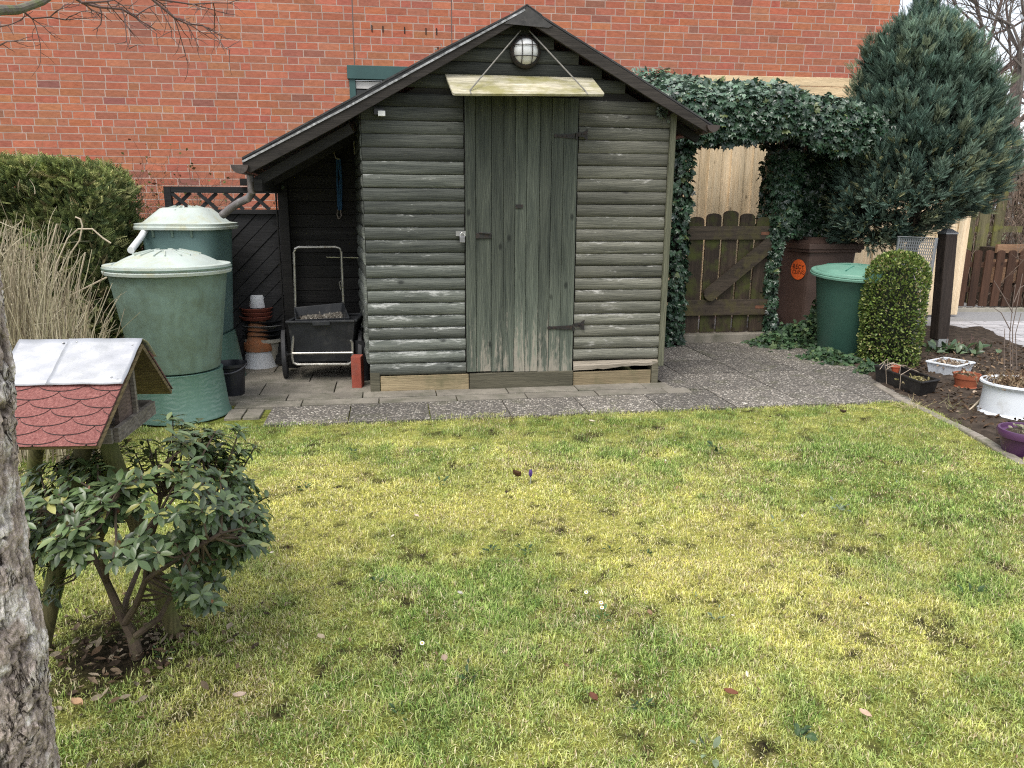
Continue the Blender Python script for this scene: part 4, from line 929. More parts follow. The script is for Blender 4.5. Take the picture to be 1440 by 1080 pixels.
limb_m = plain('mossy_limb_bark', (.16, .14, .12), .9, .4, 14, .2, dirt=(.14, .17, .06), dirt_amt=.7, bmp=.8)
twig_m = plain('twig_bark', (.13, .085, .075), .8, .35, 20, .2)
m = MB(); lim = [np.array([e1[0]-ax_r, e1[1], 1.62]), AY(-60, 24, 1.6), AY(0, 14, 1.9), AY(24, 14, 1.98), AY(42, 8, 2.05), AY(60, 2, 2.1), AY(80, -12, 2.15), AY(110, -30, 2.2)]
m.tube(lim, [.03, .017, .0115, .0105, .01, .009, .008, .006], 10); m.build('limb', limb_m, tr, smooth=True)
m = MB(); rt = random.Random(4)
def twig(p, d, ln, r, dep, Yv=None):
    pts = [p]; cur = np.array(p); n_ = 5
    for k in range(n_): d = d+np.array([rt.gauss(0, .16), rt.gauss(0, .16), rt.gauss(0, .16)-.02]); d /= np.linalg.norm(d); cur = cur+d*ln/n_; pts.append(cur)
    m.tube(pts, np.linspace(r, r*.45, len(pts)), 5, rnd=False)
    if dep > 0:
        for k in (1, 2, 3, 4, 5):
            if rt.random() < .85: twig(pts[k], d+np.array([rt.gauss(0, .7), rt.gauss(0, .6), rt.gauss(0, .6)]), ln*rt.uniform(.35, .6), r*.6, dep-1)
for s_, r in (([(100, -6), (116, 4), (140, 10), (172, 13), (190, 24)], .0042), ([(205, -8), (225, 8), (245, 25), (262, 33), (285, 36)], .0034), ([(190, -4), (215, -2), (270, 6), (300, 4)], .003), ([(30, 14), (45, 26), (70, 24), (92, 28)], .0028), ([(114, 4), (150, 2), (160, 0)], .003)):
    pts = [AY(x, y, 2.1+.02*i) for i, (x, y) in enumerate(s_)]; m.tube(pts, np.linspace(r, r*.5, len(pts)), 6)
    for k in range(1, len(pts)):
        for _ in range(2): twig(pts[k], (pts[k]-pts[k-1])/np.linalg.norm(pts[k]-pts[k-1])+np.array([rt.gauss(0, .5), rt.gauss(0, .4), rt.gauss(-.1, .6)]), rt.uniform(.05, .12), r*.5, 1)
m.build('twigs', twig_m, tr); m = MB()
for x, y in ((-4, 66), (-6, 40)): twig(AY(x, y, 2.0), np.array([.9, 0, .35]), .07, .002, 1)
m.build('twigs', twig_m, tr)

# thuja hedge and dry stems
frond = T_frond(6, .3, .035)
hg = thing('hedge', 'clipped thuja hedge block behind the rain barrels at the left', 'hedge', tuple(AY(100, 500, 5.4)*np.array([1, 1, 0])))
hx1 = AY(203, 300, 5.25)[0]-.2; hx0 = hx1-2.6; hy0, hy1 = 5.0, 5.6; hz = AY(100, 226, 5.1)[2]-.03
N_ = 34000; face = RNG.choice(3, N_, p=[.62, .22, .16]); x = RNG.uniform(hx0, hx1, N_); y = RNG.uniform(hy0, hy1, N_); z = RNG.uniform(.02, hz, N_)
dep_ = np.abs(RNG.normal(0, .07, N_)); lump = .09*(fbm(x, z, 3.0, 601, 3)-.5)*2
Ph = np.stack([x, y, z], 1); Dh = np.zeros((N_, 3)); Nh = np.zeros((N_, 3))
k = face == 0; Ph[k, 1] = hy0+dep_[k]-lump[k]; Nh[k] = (0, -1, .3); Dh[k] = (0, -.55, .6)
k = face == 1; Ph[k, 2] = hz-dep_[k]*.6+lump[k]*.5; Nh[k] = (0, -.4, 1); Dh[k] = (0, -.5, .75)
k = face == 2; Ph[k, 0] = hx1-dep_[k]+.6*lump[k]; Nh[k] = (1, -.2, .3); Dh[k] = (.6, -.2, .5)
cor = np.clip((Ph[:, 0]-hx1+.18)/.18, 0, 1)*np.clip((Ph[:, 2]-hz+.18)/.18, 0, 1); Ph[:, 2] -= cor*.09; Ph[:, 0] -= cor*.06
Dh = Dh+RNG.normal(0, .38, (N_, 3)); Nh = Nh+RNG.normal(0, .75, (N_, 3))
ch = pick([(.125, .155, .05), (.07, .1, .038), (.19, .215, .075), (.36, .36, .16), (.17, .145, .07)], N_, [.34, .3, .2, .1, .06])*(.35+1.0*np.exp(-dep_/.07))[:, None]*(.55+.9*fbm(Ph[:, 0]+Ph[:, 1], Ph[:, 2], 4, 611, 3))[:, None]  # deeper fronds darkened: the hedge's inner shade is put into their colour
top_lit = (face == 1) | (Ph[:, 2] > hz-.12); ch[top_lit] = ch[top_lit]*1.35+np.array([.03, .025, .006])  # top fronds lightened: yellowish tips with sunlight painted in
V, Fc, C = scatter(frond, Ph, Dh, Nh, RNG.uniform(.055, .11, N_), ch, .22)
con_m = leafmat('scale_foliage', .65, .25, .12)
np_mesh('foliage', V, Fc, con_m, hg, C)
m = MB(); m.box(hx0+.1, hx1-.13, hy0+.14, hy1-.02, .0, hz-.14); m.build('hedge_shade_core', plain('hedge_inside', (.012, .013, .008), .95, .4), hg)  # solid near-black box standing in for the shade inside the hedge
for k in range(7): xx = hx0+.2+k*.36; m = MB(); m.tube([(xx, 5.35, 0), (xx+.02, 5.3, .4)], .03, 8); m.build('stem', bark, hg)
dg = thing('dry_stem_clump', 'tall clump of dry straw coloured stems in front of the hedge', 'dry plant', tuple(G(70, 690)))
n_ = 1900; straw_m = leafmat('straw', .8, .2, .12)
def ribbons(P, D, ln, wd, C, curl=.15, seg=5):
    n = len(P); V = np.zeros((n, (seg+1)*2, 3)); d = nrm(D); s_ = nrm(np.cross(d, np.array([.2, -1, .1]))); cur = P.copy(); bend = RNG.normal(0, curl, (n, 3)); bend[:, 2] *= .5
    for k in range(seg+1):
        w_ = wd*(1-.6*k/seg); V[:, 2*k] = cur-s_*w_[:, None]; V[:, 2*k+1] = cur+s_*w_[:, None]; cur = cur+d*(ln/seg)[:, None]; d = nrm(d+bend/seg*2+RNG.normal(0, .06, (n, 3)))
    f = []
    for k in range(seg): a = 2*k; f += [(a, a+1, a+3), (a, a+3, a+2)]
    Fc = np.array(f)[None]+(np.arange(n)*(seg+1)*2)[:, None, None]; return V.reshape(-1, 3), Fc.reshape(-1, 3), np.repeat(C, (seg+1)*2, 0)
px = RNG.uniform(-110, 150, n_); base_y = RNG.uniform(3.5, 4.25, n_); Pb = np.array([AY(x_, 650, y_) for x_, y_ in zip(px, base_y)]); Pb[:, 2] = RNG.uniform(0, .5, n_)*RNG.random(n_)
tall = np.interp(px, [-110, 40, 70, 105, 150], [1.3, 1.25, 1.15, .95, .62])*RNG.uniform(.55, 1.02, n_)
Dg = np.stack([RNG.normal(.04, .12, n_), RNG.normal(0, .1, n_), np.ones(n_)], 1)
Cg = pick([(.42, .36, .25), (.34, .29, .19), (.53, .47, .34), (.22, .18, .12), (.36, .33, .21)], n_)*RNG.uniform(.6, 1.1, (n_, 1))
r1 = ribbons(Pb, Dg, np.maximum(.15, tall-Pb[:, 2]), RNG.uniform(.0018, .0042, n_), Cg, .12, 6)
n2 = 1500; kk = RNG.choice(n_, n2); Ps = Pb[kk]+Dg[kk]*(RNG.random(n2)*.85*tall[kk])[:, None]; D2 = np.stack([RNG.normal(.1, .6, n2), RNG.normal(0, .5, n2), RNG.normal(.55, .5, n2)], 1)
r2 = ribbons(Ps, D2, RNG.uniform(.06, .24, n2), RNG.uniform(.001, .0022, n2), Cg[kk]*1.1, .3, 4)
V, Fc, C = join([r1, r2]); tag(np_mesh('stems', V, Fc, straw_m, dg, C), kind='stuff')
m = MB()
for s_ in ([(75, 400), (80, 370), (95, 335), (110, 322), (130, 322), (145, 335), (156, 342)], [(88, 380), (100, 355), (112, 338), (116, 318), (113, 308), (106, 305)], [(60, 372), (72, 345), (80, 315)], [(108, 420), (112, 390), (120, 355)], [(70, 470), (100, 415), (130, 400), (150, 390)]):
    m.tube([AY(x_, y_, 4.0) for x_, y_ in s_], .0042, 5)
m.build('arching_twigs', plain('pale_twig', (.45, .38, .28), .8, .2), dg)
# ivy sprigs, bare twigs behind
def ivy_leaves(P, out, size, cols, p=None, up=.35, jit=.4):
    n = len(P); D = np.stack([RNG.normal(0, .5, n), RNG.normal(0, .4, n), RNG.normal(-.55, .4, n)], 1)+out*.25; Nn = out+RNG.normal(0, jit, (n, 3))+np.array([0, 0, up])
    return scatter(T_ivy(), P, D, Nn, size, pick(cols, n, p), .22)
def bare_shrub(name, label, cat, x0, x1, ytop, ybot, Y, n, cols, leafcols=None, nleaf=0, r=.004, spread=.35, seed=1, loc=None):
    rs = np.random.default_rng(seed); b0 = AY((x0+x1)/2, ybot, Y); b0[2] = 0
    t = thing(name, label, cat, tuple(b0)); q = MB(); tips = []
    for i in range(n):
        a = AY(rs.uniform(x0, x1), ybot, Y+rs.uniform(-.2, .2)); zt = AY(0, ytop, Y)[2]*rs.uniform(.75, 1.02); a[2] = max(0, a[2]-.3)
        pts = [a]; d = np.array([rs.normal(0, spread), rs.normal(0, spread*.6), 1]); k_ = 6; ln = (zt-a[2])/k_
        for k in range(k_): d = d+np.array([rs.normal(0, .25), rs.normal(0, .2), .1]); d /= np.linalg.norm(d); pts.append(pts[-1]+d*ln); tips.append(pts[-1])
        q.tube(pts, np.linspace(r, r*.35, len(pts)), 5)
        for k in range(1, k_+1):
            for _ in range(2):
                dd = d+np.array([rs.normal(0, .9), rs.normal(0, .6), rs.normal(.1, .6)]); dd /= np.linalg.norm(dd); l2 = rs.uniform(.08, .3); e_ = pts[k]+dd*l2; mm = (pts[k]+e_)/2+rs.normal(0, .015, 3)
                q.tube([pts[k], mm, e_], [r*.5, r*.4, r*.25], 4); tips.append(e_)
                if rs.random() < .6: q.tube([mm, mm+np.array([rs.normal(0, .08), rs.normal(0, .06), rs.normal(.03, .08)])], [r*.3, r*.2], 4)
    q.build('branches', cols, t)
    if nleaf:
        tips = np.array(tips); P = tips[rs.choice(len(tips), nleaf)]+rs.normal(0, .03, (nleaf, 3))
        V, Fc, C = scatter(T_small(.35), P, rsph(nleaf), rsph(nleaf), rs.uniform(.02, .045, nleaf), pick(leafcols, nleaf)); np_mesh('leaves', V, Fc, litter_m, t, C)
    return t
reddish = plain('brown_twig', (.16, .1, .075), .85, .4, 20, .2)
bare_shrub('bare_shrub', 'sparse brown twiggy shrub between the hedge and the brick wall', 'shrub', 200, 345, 222, 330, 7.4, 34, reddish, [(.2, .13, .05), (.13, .14, .05), (.25, .1, .06)], 500, .0035, .3, 3)
# ------------------------------------------------------------------ things in the lean-to
potc = G(367, 517)
def pot(name, label, cat, c, prof, mat, group=None, inner=None, n=40):
    m = MB(); m.lathe(c, prof, n); o = m.build(name, mat, None, smooth=True, base=c); return tag(o, label, cat, group)
def up_(prof, z): return [(r, zz+z) for r, zz in prof]
spx = scale_at(potc+np.array([0, 0, .2])); k_ = 1/spx
white_pl = plain('dirty_white_plastic', (.68, .7, .72), .5, .1, 6, .35, dirt=(.3, .31, .3), dirt_amt=.35, bmp=.3, bscale=40)
terra = plain('terracotta', (.38, .16, .075), .85, .2, 9, .2, dirt=(.3, .2, .13), dirt_amt=.5, bmp=.2)
redpl = plain('red_brown_plastic', (.22, .065, .045), .6, .2, 8, .3, dirt=(.14, .07, .05), bmp=.1)
def zof(y, Y=potc[1]): return AY(367, y, Y)[2]
z1 = zof(492); z2 = zof(449); zb1 = 0.0
pot('planter', 'white embossed planter upside down at the bottom of the pot stack', 'planter', potc, [(24*k_, zb1), (24*k_, .012), (21*k_, .05), (19.5*k_, z1-.02), (19.3*k_, z1), (.01, z1)], white_pl)
zr0 = z1+.001; zr1 = zof(480.5)
pot('flower_pot', 'terracotta pot upside down on the white planter', 'flower pot', potc, [(.01, zr0), (20.5*k_, zr0), (21*k_, zr0+.01), (20.6*k_, zr1), (18*k_, zr1+.001), (17.2*k_, zr1+.01), (12.2*k_, z2), (.01, z2)], terra)
zz = z2+.001; z3 = zof(431.5); hs = (z3-z2)/3
labs = ('red brown saucer lying directly on the upturned terracotta pot', 'red brown saucer in the middle of three on the pot stack', 'red brown saucer topmost of three, under the small white pot')
for i in range(3):
    R_ = (23, 21.5, 23)[i]*k_; pot('saucer', labs[i], 'saucer', (potc[0]+(-.006, .004, .002)[i], potc[1], 0), [(R_*.8, zz), (R_*.84, zz+.001), (R_*.96, zz+hs*.75), (R_, zz+hs*.78), (R_, zz+hs-.002), (R_*.95, zz+hs-.002), (R_*.9, zz+hs*.5), (.01, zz+hs*.4)], redpl, 'red brown saucers on the pot stack'); zz += hs
z4 = zof(414.5)
pot('flower_pot', 'small white pot upside down on top of the saucers', 'flower pot', (potc[0]+.012, potc[1], 0), [(.01, zz-.004), (11.5*k_, zz-.004), (11.4*k_, zz+.01), (9.4*k_, z4-.006), (8.8*k_, z4), (.01, z4)], white_pl)
pc2 = SP(-.73, 1.02-.22, 0)
pc2 = np.array([AY(375, 500, 6.02)[0], 6.02, 0]); z_ = AY(380, 473, 6.02)[2]; beige = plain('beige_pot', (.4, .38, .32), .6, .2, 8, .3, dirt=(.2, .18, .15))
pot('planter', 'beige round planter behind the pot stack', 'planter', pc2, [(.14, 0), (.145, .01), (.17, z_-.03), (.185, z_-.028), (.185, z_), (.17, z_), (.16, z_-.03), (.13, z_-.06), (.01, z_-.06)], beige)
bl_ = plain('black_saucer_plastic', (.016, .017, .02), .5, .2, 10, .4)
for i in range(4):
    pot('saucer', ('large black saucer lying on the beige planter', 'large black saucer, second from below on the beige planter', 'large grey saucer, third from below on the beige planter', 'large black saucer topmost on the beige planter')[i], 'saucer', pc2, up_([(.15, .001), (.19, .03), (.2, .032), (.2, .036), (.185, .034), (.01, .012)], z_+.001+i*.037), (bl_, bl_, plain('grey_saucer', (.22, .22, .21), .6), bl_)[i], 'saucers behind the pot stack')
# hand cart with tub
Yc = 5.5; steel = plain('dull_chrome_tube', (.42, .41, .38), .35, .25, 20, .5, metal=.8, dirt=(.2, .15, .1), dirt_amt=.4)
cw = G(401, 536); cart = thing('hand_cart', 'two wheeled tubular steel hand cart parked in the lean-to', 'cart', tuple(AY(455, 520, Yc)*np.array([1, 1, 0])), YAW*.4)
def T_(x, y, Y): return AY(x, y, Y)
m = MB(); Yf = 5.4; Ybk = 5.72
m.tube([T_(413, 470, Yf), T_(411, 490, Yf), T_(411, 503, Yf), T_(413, 510, Yf), T_(418, 512.5, Yf), T_(490, 512, Yf), T_(495, 509, Yf), T_(496, 500, Yf), T_(495.5, 482, Yf), T_(493, 478, Yf)], .0105, 10)
m.tube([T_(411, 497, Yf-.005), T_(496, 496, Yf-.005)], .0085, 10); m.tube([T_(418, 512.5, Yf), T_(418, 496, Ybk)], .0095, 8); m.tube([T_(490, 512, Yf), T_(488, 496, Ybk)], .0095, 8)
m.tube([T_(402, 498, Yf+.16), T_(505, 498, Yf+.16)], .008, 8); m.tube([T_(418, 500, Ybk), T_(488, 500, Ybk)], .008, 8)
m.build('frame', steel, cart, smooth=True)
m = MB(); m.tube([T_(419, 500, Ybk), T_(416, 440, Ybk), T_(413.5, 356, Ybk), T_(415, 350, Ybk), T_(420, 347.5, Ybk), T_(472, 347, Ybk), T_(478, 349, Ybk), T_(480, 355, Ybk), T_(483, 430, Ybk), T_(488, 500, Ybk)], .0105, 10); hnd = m.build('handle', steel, cart, smooth=True)
m = MB(); m.tube([T_(479, 408, Ybk-.02), T_(477, 397, Ybk-.02), T_(479, 395, Ybk-.02), T_(481, 398, Ybk-.02), T_(481, 405, Ybk-.02)], .003, 6); m.build('clip', steel, hnd)
rubber = plain('rubber_tyre', (.05, .05, .052), .7, .3, 12, .3, dirt=(.12, .115, .11), dirt_amt=.4)
for xw, yw in ((400.5, 496), (508, 494)):
    c = T_(xw, 498, Yf+.16); Rw = max(.12, c[2]-.002); wd_ = np.array([c[0], c[1]]); wd_ = wd_/np.linalg.norm(wd_); wd_ = np.array([wd_[0]+.05, wd_[1]]); wd_ /= np.linalg.norm(wd_); wa = np.array([wd_[1], -wd_[0]])
    m = MB(); vs = []; nS = 32; pr = [(-.014, .78), (-.018, .9), (-.012, 1), (.012, 1), (.018, .9), (.014, .78)]
    for k in range(nS):
        q = 2*math.pi*k/nS
        for a, f in pr: vs.append((c[0]+a*wa[0]+Rw*f*math.cos(q)*wd_[0], c[1]+a*wa[1]+Rw*f*math.cos(q)*wd_[1], c[2]+Rw*f*math.sin(q)))
    n_ = len(pr); m.add(vs, [(k*n_+j, k*n_+(j+1) % n_, ((k+1) % nS)*n_+(j+1) % n_, ((k+1) % nS)*n_+j) for k in range(nS) for j in range(n_)])
    wh = m.build('wheel', rubber, cart, smooth=True)
    m = MB(); w3 = np.array([wa[0], wa[1], 0]); m.tube([c-w3*.011, c+w3*.011], Rw*.79, 28); m.tube([c-w3*.022, c+w3*.022], .02, 14); m.build('rim', plain('wheel_disc', (.16, .16, .16), .5), wh, smooth=True)
def open_box(m, top, bot, th=.006):
    """top and bottom rings of 4 points, open above, with wall thickness"""
    ct = sum(top)/4; cb_ = sum(bot)/4; ti = [p+(ct-p)*.05 for p in top]; bi = [p+(cb_-p)*.06+np.array([0, 0, th]) for p in bot]
    V = list(top)+list(bot)+ti+bi; f = []
    for k in range(4):
        j = (k+1) % 4; f += [(k, 4+k, 4+j, j), (8+k, 8+j, 12+j, 12+k), (k, j, 8+j, 8+k)]
    f += [(7, 6, 5, 4), (12, 13, 14, 15)]; m.add(V, f)
tubp = plain('black_tub_plastic', (.022, .024, .027), .5, .3, 9, .4, dirt=(.06, .06, .058), dirt_amt=.4)
ft = [T_(404, 453, 5.37), T_(499, 451, 5.37)]; bt = [p+np.array([.012*s_, .34, 0]) for p, s_ in zip(ft, (1, -1))]
fb = [T_(413, 509, 5.43), T_(494, 508, 5.43)]; bb_ = [p+np.array([0, .24, 0]) for p in fb]
tub = thing('plastic_tub', 'black plastic tub carried on the hand cart', 'tub', tuple((fb[0]+fb[1]+bb_[0]+bb_[1])/4))
m = MB(); open_box(m, [ft[0], ft[1], bt[1], bt[0]], [fb[0], fb[1], bb_[1], bb_[0]]); m.build('body', tubp, tub, bevel=.004)
m = MB(); ring = [ft[0], ft[1], bt[1], bt[0]]
for a, c_ in zip(ring, ring[1:]+ring[:1]): m.bar(a, c_, .03, .016)
a = ft[0]+(ft[1]-ft[0])*.38; c_ = ft[0]+(ft[1]-ft[0])*.64; m.bar(a+np.array([0, -.016, -.012]), c_+np.array([0, -.016, -.012]), .014, .03); m.build('rim', tubp, tub, bevel=.003)
tray = thing('seed_tray', 'black tray of dry potting soil tipped inside the tub', 'tray', tuple((ft[0]+bt[1])/2))
t0, t1 = T_(415, 452, 5.43), T_(492, 449, 5.43); t3, t2 = T_(413, 432, 5.69), T_(483, 425, 5.69)
m = MB(); open_box(m, [t0+np.array([0, 0, .012]), t1+np.array([0, 0, .012]), t2, t3], [t0+np.array([.02, .03, -.09]), t1+np.array([-.02, .03, -.09]), t2+np.array([-.02, -.03, -.13]), t3+np.array([.02, -.03, -.13])]); m.build('body', tubp, tray, bevel=.003)
gx, gy = np.meshgrid(np.linspace(.06, .94, 26), np.linspace(.05, .93, 18)); a = (t0*(1-gx[..., None])+t1*gx[..., None])*(1-gy[..., None])+(t3*(1-gx[..., None])+t2*gx[..., None])*gy[..., None]
a[..., 2] += -.035+.03*(fbm(gx*7, gy*7, 1, 701, 3)-.5)-.03*gy; idx = np.arange(gx.size).reshape(gx.shape); Fq = np.stack([idx[:-1, :-1], idx[:-1, 1:], idx[1:, 1:], idx[1:, :-1]], -1).reshape(-1, 4)
np_mesh('soil', a.reshape(-1, 3), Fq, plain('potting_soil', (.05, .045, .04), .95, .5, 60, .1, col2=(.3, .27, .22), bmp=.8), tray)
n_ = 130; P = (t0+(t1-t0)*RNG.uniform(.1, .9, (n_, 1))+(t3-t0)*RNG.uniform(.08, .7, (n_, 1))); P[:, 2] -= .022
V, Fc, C = scatter(T_small(.5), P, rsph(n_), rsph(n_), RNG.uniform(.008, .022, n_), pick([(.45, .42, .36), (.3, .28, .24), (.15, .13, .11)], n_)); tag(np_mesh('root_bits', V, Fc, litter_m, tray, C), kind='stuff')
# brick on end, small pot, rod, rope, stick
bc_ = G(504, 546); brick = MB(); hB_ = AY(504, 500, bc_[1])[2]; w2 = 6.8/scale_at(bc_)
brick.hexa(*[[bc_+np.array([x*w2, y*.05, z]) for x, y in ((-1, -1), (1, -1), (1, 1), (-1, 1))] for z in (0, hB_)])
tag(brick.build('brick', plain('single_red_brick', (.3, .075, .05), .85, .25, 14, .2, dirt=(.22, .1, .08), bmp=.6, bscale=120), None, bevel=.004, base=bc_), 'red brick standing on end at the front corner of the lean-to', 'brick')
c = bc_+np.array([.0, .22, 0]); pot('flower_pot', 'small dark plastic pot behind the upright brick', 'flower pot', c, [(.05, 0), (.055, .005), (.068, .3), (.07, .32), (.06, .315), (.05, .2), (.01, .2)], bl_)
m = MB(); m.tube([SP(*SW(459, 361.5, .9)), SP(*SW(508, 362.5, .9))], .006, 8); tag(m.build('metal_rod', steel, None, smooth=True, base=SP(*SW(480, 362, .9))), 'thin steel rod fixed across the lean-to back wall', 'rod')
rope = thing('rope', 'blue rope hanging from a hook on the lean-to wall', 'rope', tuple(SP(*SW(476, 225, .93))))
m = MB()
for pts in ([(474, 222), (474, 245), (475, 270), (476, 292), (476.5, 296)], [(478, 224), (480, 250), (480, 275), (480, 290), (479, 296)], [(475, 223), (479, 250), (477, 275), (479, 292)]): m.tube([SP(*SW(x, y, .915+.004*i)) for i, (x, y) in enumerate(pts)], .008, 7)
m.build('strands', plain('blue_rope', (.02, .075, .16), .8, .3, 40), rope, smooth=True)
m = MB(); m.tube([SP(*SW(472, 208, .93)), SP(*SW(470, 215, .9)), SP(*SW(472, 222, .89)), SP(*SW(477, 224, .9))], .006, 7); m.build('hook', plain('pale_hook', (.35, .32, .25), .6), rope, smooth=True)
m = MB()
for pts in ([(475, 295), (474, 302), (476, 308)], [(479, 295), (480, 303), (477, 308)]): m.tube([SP(*SW(x, y, .91)) for x, y in pts], .005, 6)
m.build('frayed_end', plain('frayed', (.2, .17, .15), .9), rope)
m = MB(); m.tube([SP(*SW(497, 180, .7)), SP(*SW(498.5, 217, .7))], .004, 6); tag(m.build('stick', plain('thin_pale_stick', (.3, .28, .22), .7), None, base=SP(*SW(497, 200, .7))), 'thin pale stick hanging beside the shed side wall', 'stick')
# climbing sprig at the lean-to eave, weeds on the roof
n_ = 50; P = np.array([SP(*SW(RNG.uniform(384, 400), RNG.uniform(226, 262), .85+RNG.uniform(-.06, .05))) for _ in range(n_)]); V, Fc, C = ivy_leaves(P, np.tile(-W3, (n_, 1)), RNG.uniform(.03, .05, n_), [(.03, .06, .035), (.02, .045, .028), (.08, .11, .08)])
iv_m = leafmat('ivy_leaf', .3, .55, .08)
tag(np_mesh('ivy_sprig', V, Fc, iv_m, None, C, base=P[0]), 'dark ivy sprig growing through under the lean-to eave', 'ivy')
rw = thing('roof_weed', 'pale flowering weed growing on the left roof slope', 'weed', tuple(SP(*SW(605, 76, 1.6)))); P = []
for _ in range(16):
    a = v3(SP(*SW(RNG.uniform(578, 640), 0, 1.9))); xx = RNG.uniform(.36, .62)
    a = SP(xx, 1.2+RNG.uniform(-.1, .3), np.interp(xx, [lt[1][0], lt[2][0], lt[3][0]], [lt[1][1], lt[2][1], lt[3][1]])); d = np.array([RNG.normal(.0, .05), RNG.normal(0, .05), RNG.uniform(.10, .2)]); m = MB(); m.tube([a, a+d*.5, a+d], [.002, .002, .001], 4); m.build('stem', twig_m, rw); P += [a+d, a+d*.8, a+d*.6]
P = np.array(P); P = np.repeat(P, 2, 0)+RNG.normal(0, .012, (len(P)*2, 3)); V, Fc, C = scatter(T_small(.45), P, rsph(len(P)), rsph(len(P)), .028, pick([(.6, .58, .5), (.35, .38, .25), (.2, .1, .08)], len(P))); np_mesh('leaves', V, Fc, litter_m, rw, C)
# ------------------------------------------------------------------ new timber fence behind the gate
pine = wood('new_pine', (.72, .54, .33), (.92, .76, .54), 'z', None, 0, None, rough=.7, tvar=.28)
pine_h = wood('new_pine_rail', (.62, .45, .26), (.82, .65, .42), 'x', None, 0, None, rough=.7, tvar=.25)
Yf_ = 8.7; fa = AY(930, 300, Yf_); fb_ = AY(1356, 350, 9.05); FU = fb_-fa; FU[2] = 0; FL = np.linalg.norm(FU); FU /= FL; FN = np.array([FU[1], -FU[0], 0]); fa[2] = 0
tf = thing('timber_fence', 'tall new pale pine fence of overlapping vertical boards behind the gate', 'fence', tuple(fa), math.atan2(FU[1], FU[0]))
zt_ = 2.22; x = 0.0; i = 0; m = MB()
while x < FL-.02:
    wd = random.uniform(.135, .15) if i % 2 == 0 else random.uniform(.10, .125)
    x1_ = min(x+wd, FL); off = -.022 if i % 2 == 0 else 0.0
    m.box(x-(.0 if i % 2 == 0 else .015), x1_+(.0 if i % 2 == 0 else .015), off-.019, off-.001, .03, zt_+random.uniform(-.004, .004)); x = x1_; i += 1
m.build('boards', pine, tf, local=True, bevel=.003)
m = MB(); m.box(-.05, FL, .0005, .045, .5, .57); rl_ = m.build('rail', pine_h, tf, local=True)
m = MB(); m.box(-.05, FL, .0005, .045, 1.8, 1.87); m.build('rail', pine_h, tf, local=True)
fq = lambda x_, y_: (float((PL(x_, y_, fa-FN*-.06, FN)-fa)@FU), float(PL(x_, y_, fa+FN*.06, FN)[2]))
xa_, za_ = fq(985, 105); xb_, zb_2 = fq(1200, 123); _, zb_3 = fq(1200, 140)
m = MB(); m.box(xa_, FL, -.065, -.045, zb_2+.003, za_); m.box(xa_, FL, -.063, -.045, 2.15, zb_2-.001); m.build('top_boards', pine_h, tf, local=True, bevel=.003)
# ------------------------------------------------------------------ garden gate
gw = 1.66; gu0 = S(963, 400, gw)[0]; gu1 = S(1079, 400, gw)[0]; gz0 = S(1015, 466, gw)[1]; gO = SP(gu0, gw, 0); GW_ = gu1-gu0
gate = thing('garden_gate', 'mossy dark brown wooden gate with arched picket tops under the ivy', 'gate', tuple(gO), YAW)
gmat = wood('mossy_gate_wood', (.022, .016, .011), (.07, .05, .035), 'z', None, 0, None, moss=(.07, .085, .016), moss_amt=.04)
gmat_h = wood('gate_rail_wood', (.028, .022, .016), (.08, .062, .045), 'x', None, 0, None, moss=(.1, .09, .03))
def gz(y): return S(1015, y, gw)[1]
bwid = GW_/5; m = MB()
for i in range(5):
    a, c_ = i*bwid+.011, (i+1)*bwid-.011; top = gz((305, 300, 296, 300, 305)[i]); ps = [(a, gz0), (c_, gz0)]+[((a+c_)/2+(c_-a)/2*math.cos(q), top-.035+.035*math.sin(q)) for q in np.linspace(0, math.pi, 9)]
    p_ = MB(); p_.prism([(x_, .0, z_) for x_, z_ in ps], (0, .02, 0)); p_.build('picket', gmat, gate, local=True)
for ya, yb in ((337, 318), (443, 421)):
    m = MB(); m.box(-.01, GW_+.02, -.024, -.001, gz(ya), gz(yb)); m.build('rail', gmat_h, gate, local=True, bevel=.003)
d0 = S(995, 414, gw); d1 = S(1084, 340, gw); m = MB(); a = np.array([d0[0]-gu0, -.012, d0[1]]); c_ = np.array([d1[0]-gu0, -.012, d1[1]]); dd = (c_-a)/np.linalg.norm(c_-a); pp = np.array([-dd[2], 0, dd[0]])*.068
ps = [a+pp*math.sin(q)+dd*(.03-.03*0-.05*math.cos(q)*1)*0+dd*(-.05*abs(math.cos(q))) if False else a+pp*math.sin(q)-dd*.05*math.cos(q) for q in np.linspace(-math.pi/2, math.pi/2, 9)]; m.prism([p+np.array([0, -.034, 0]) for p in [c_-pp]+ps+[c_+pp]][::-1], (0, .022, 0)); m.build('brace', gmat_h, gate, local=True)
m = MB(); m.box(-.09, -.02, -.03, .05, 0, gz(300)); m.build('post', wood('grey_gate_post', (.09, .085, .07), (.18, .17, .14), 'z', None), gate, local=True, bevel=.004)
for ya in (328, 432):
    m = MB(); m.box(GW_-.12, GW_+.02, -.028, -.0245, gz(ya)-.014, gz(ya)+.014); m.build('hinge', plain('rusty_hinge', (.16, .07, .04), .7, .3, 20), gate, local=True)
thr = thing('threshold_step', 'grey concrete threshold step under the garden gate', 'step', tuple(SP(gu0, gw-.06, 0)), YAW)
m = MB(); m.box(-.12, GW_+.1, -.04, .3, -.02, gz0-.012); m.build('slab', slab_m, thr, local=True, bevel=.006)
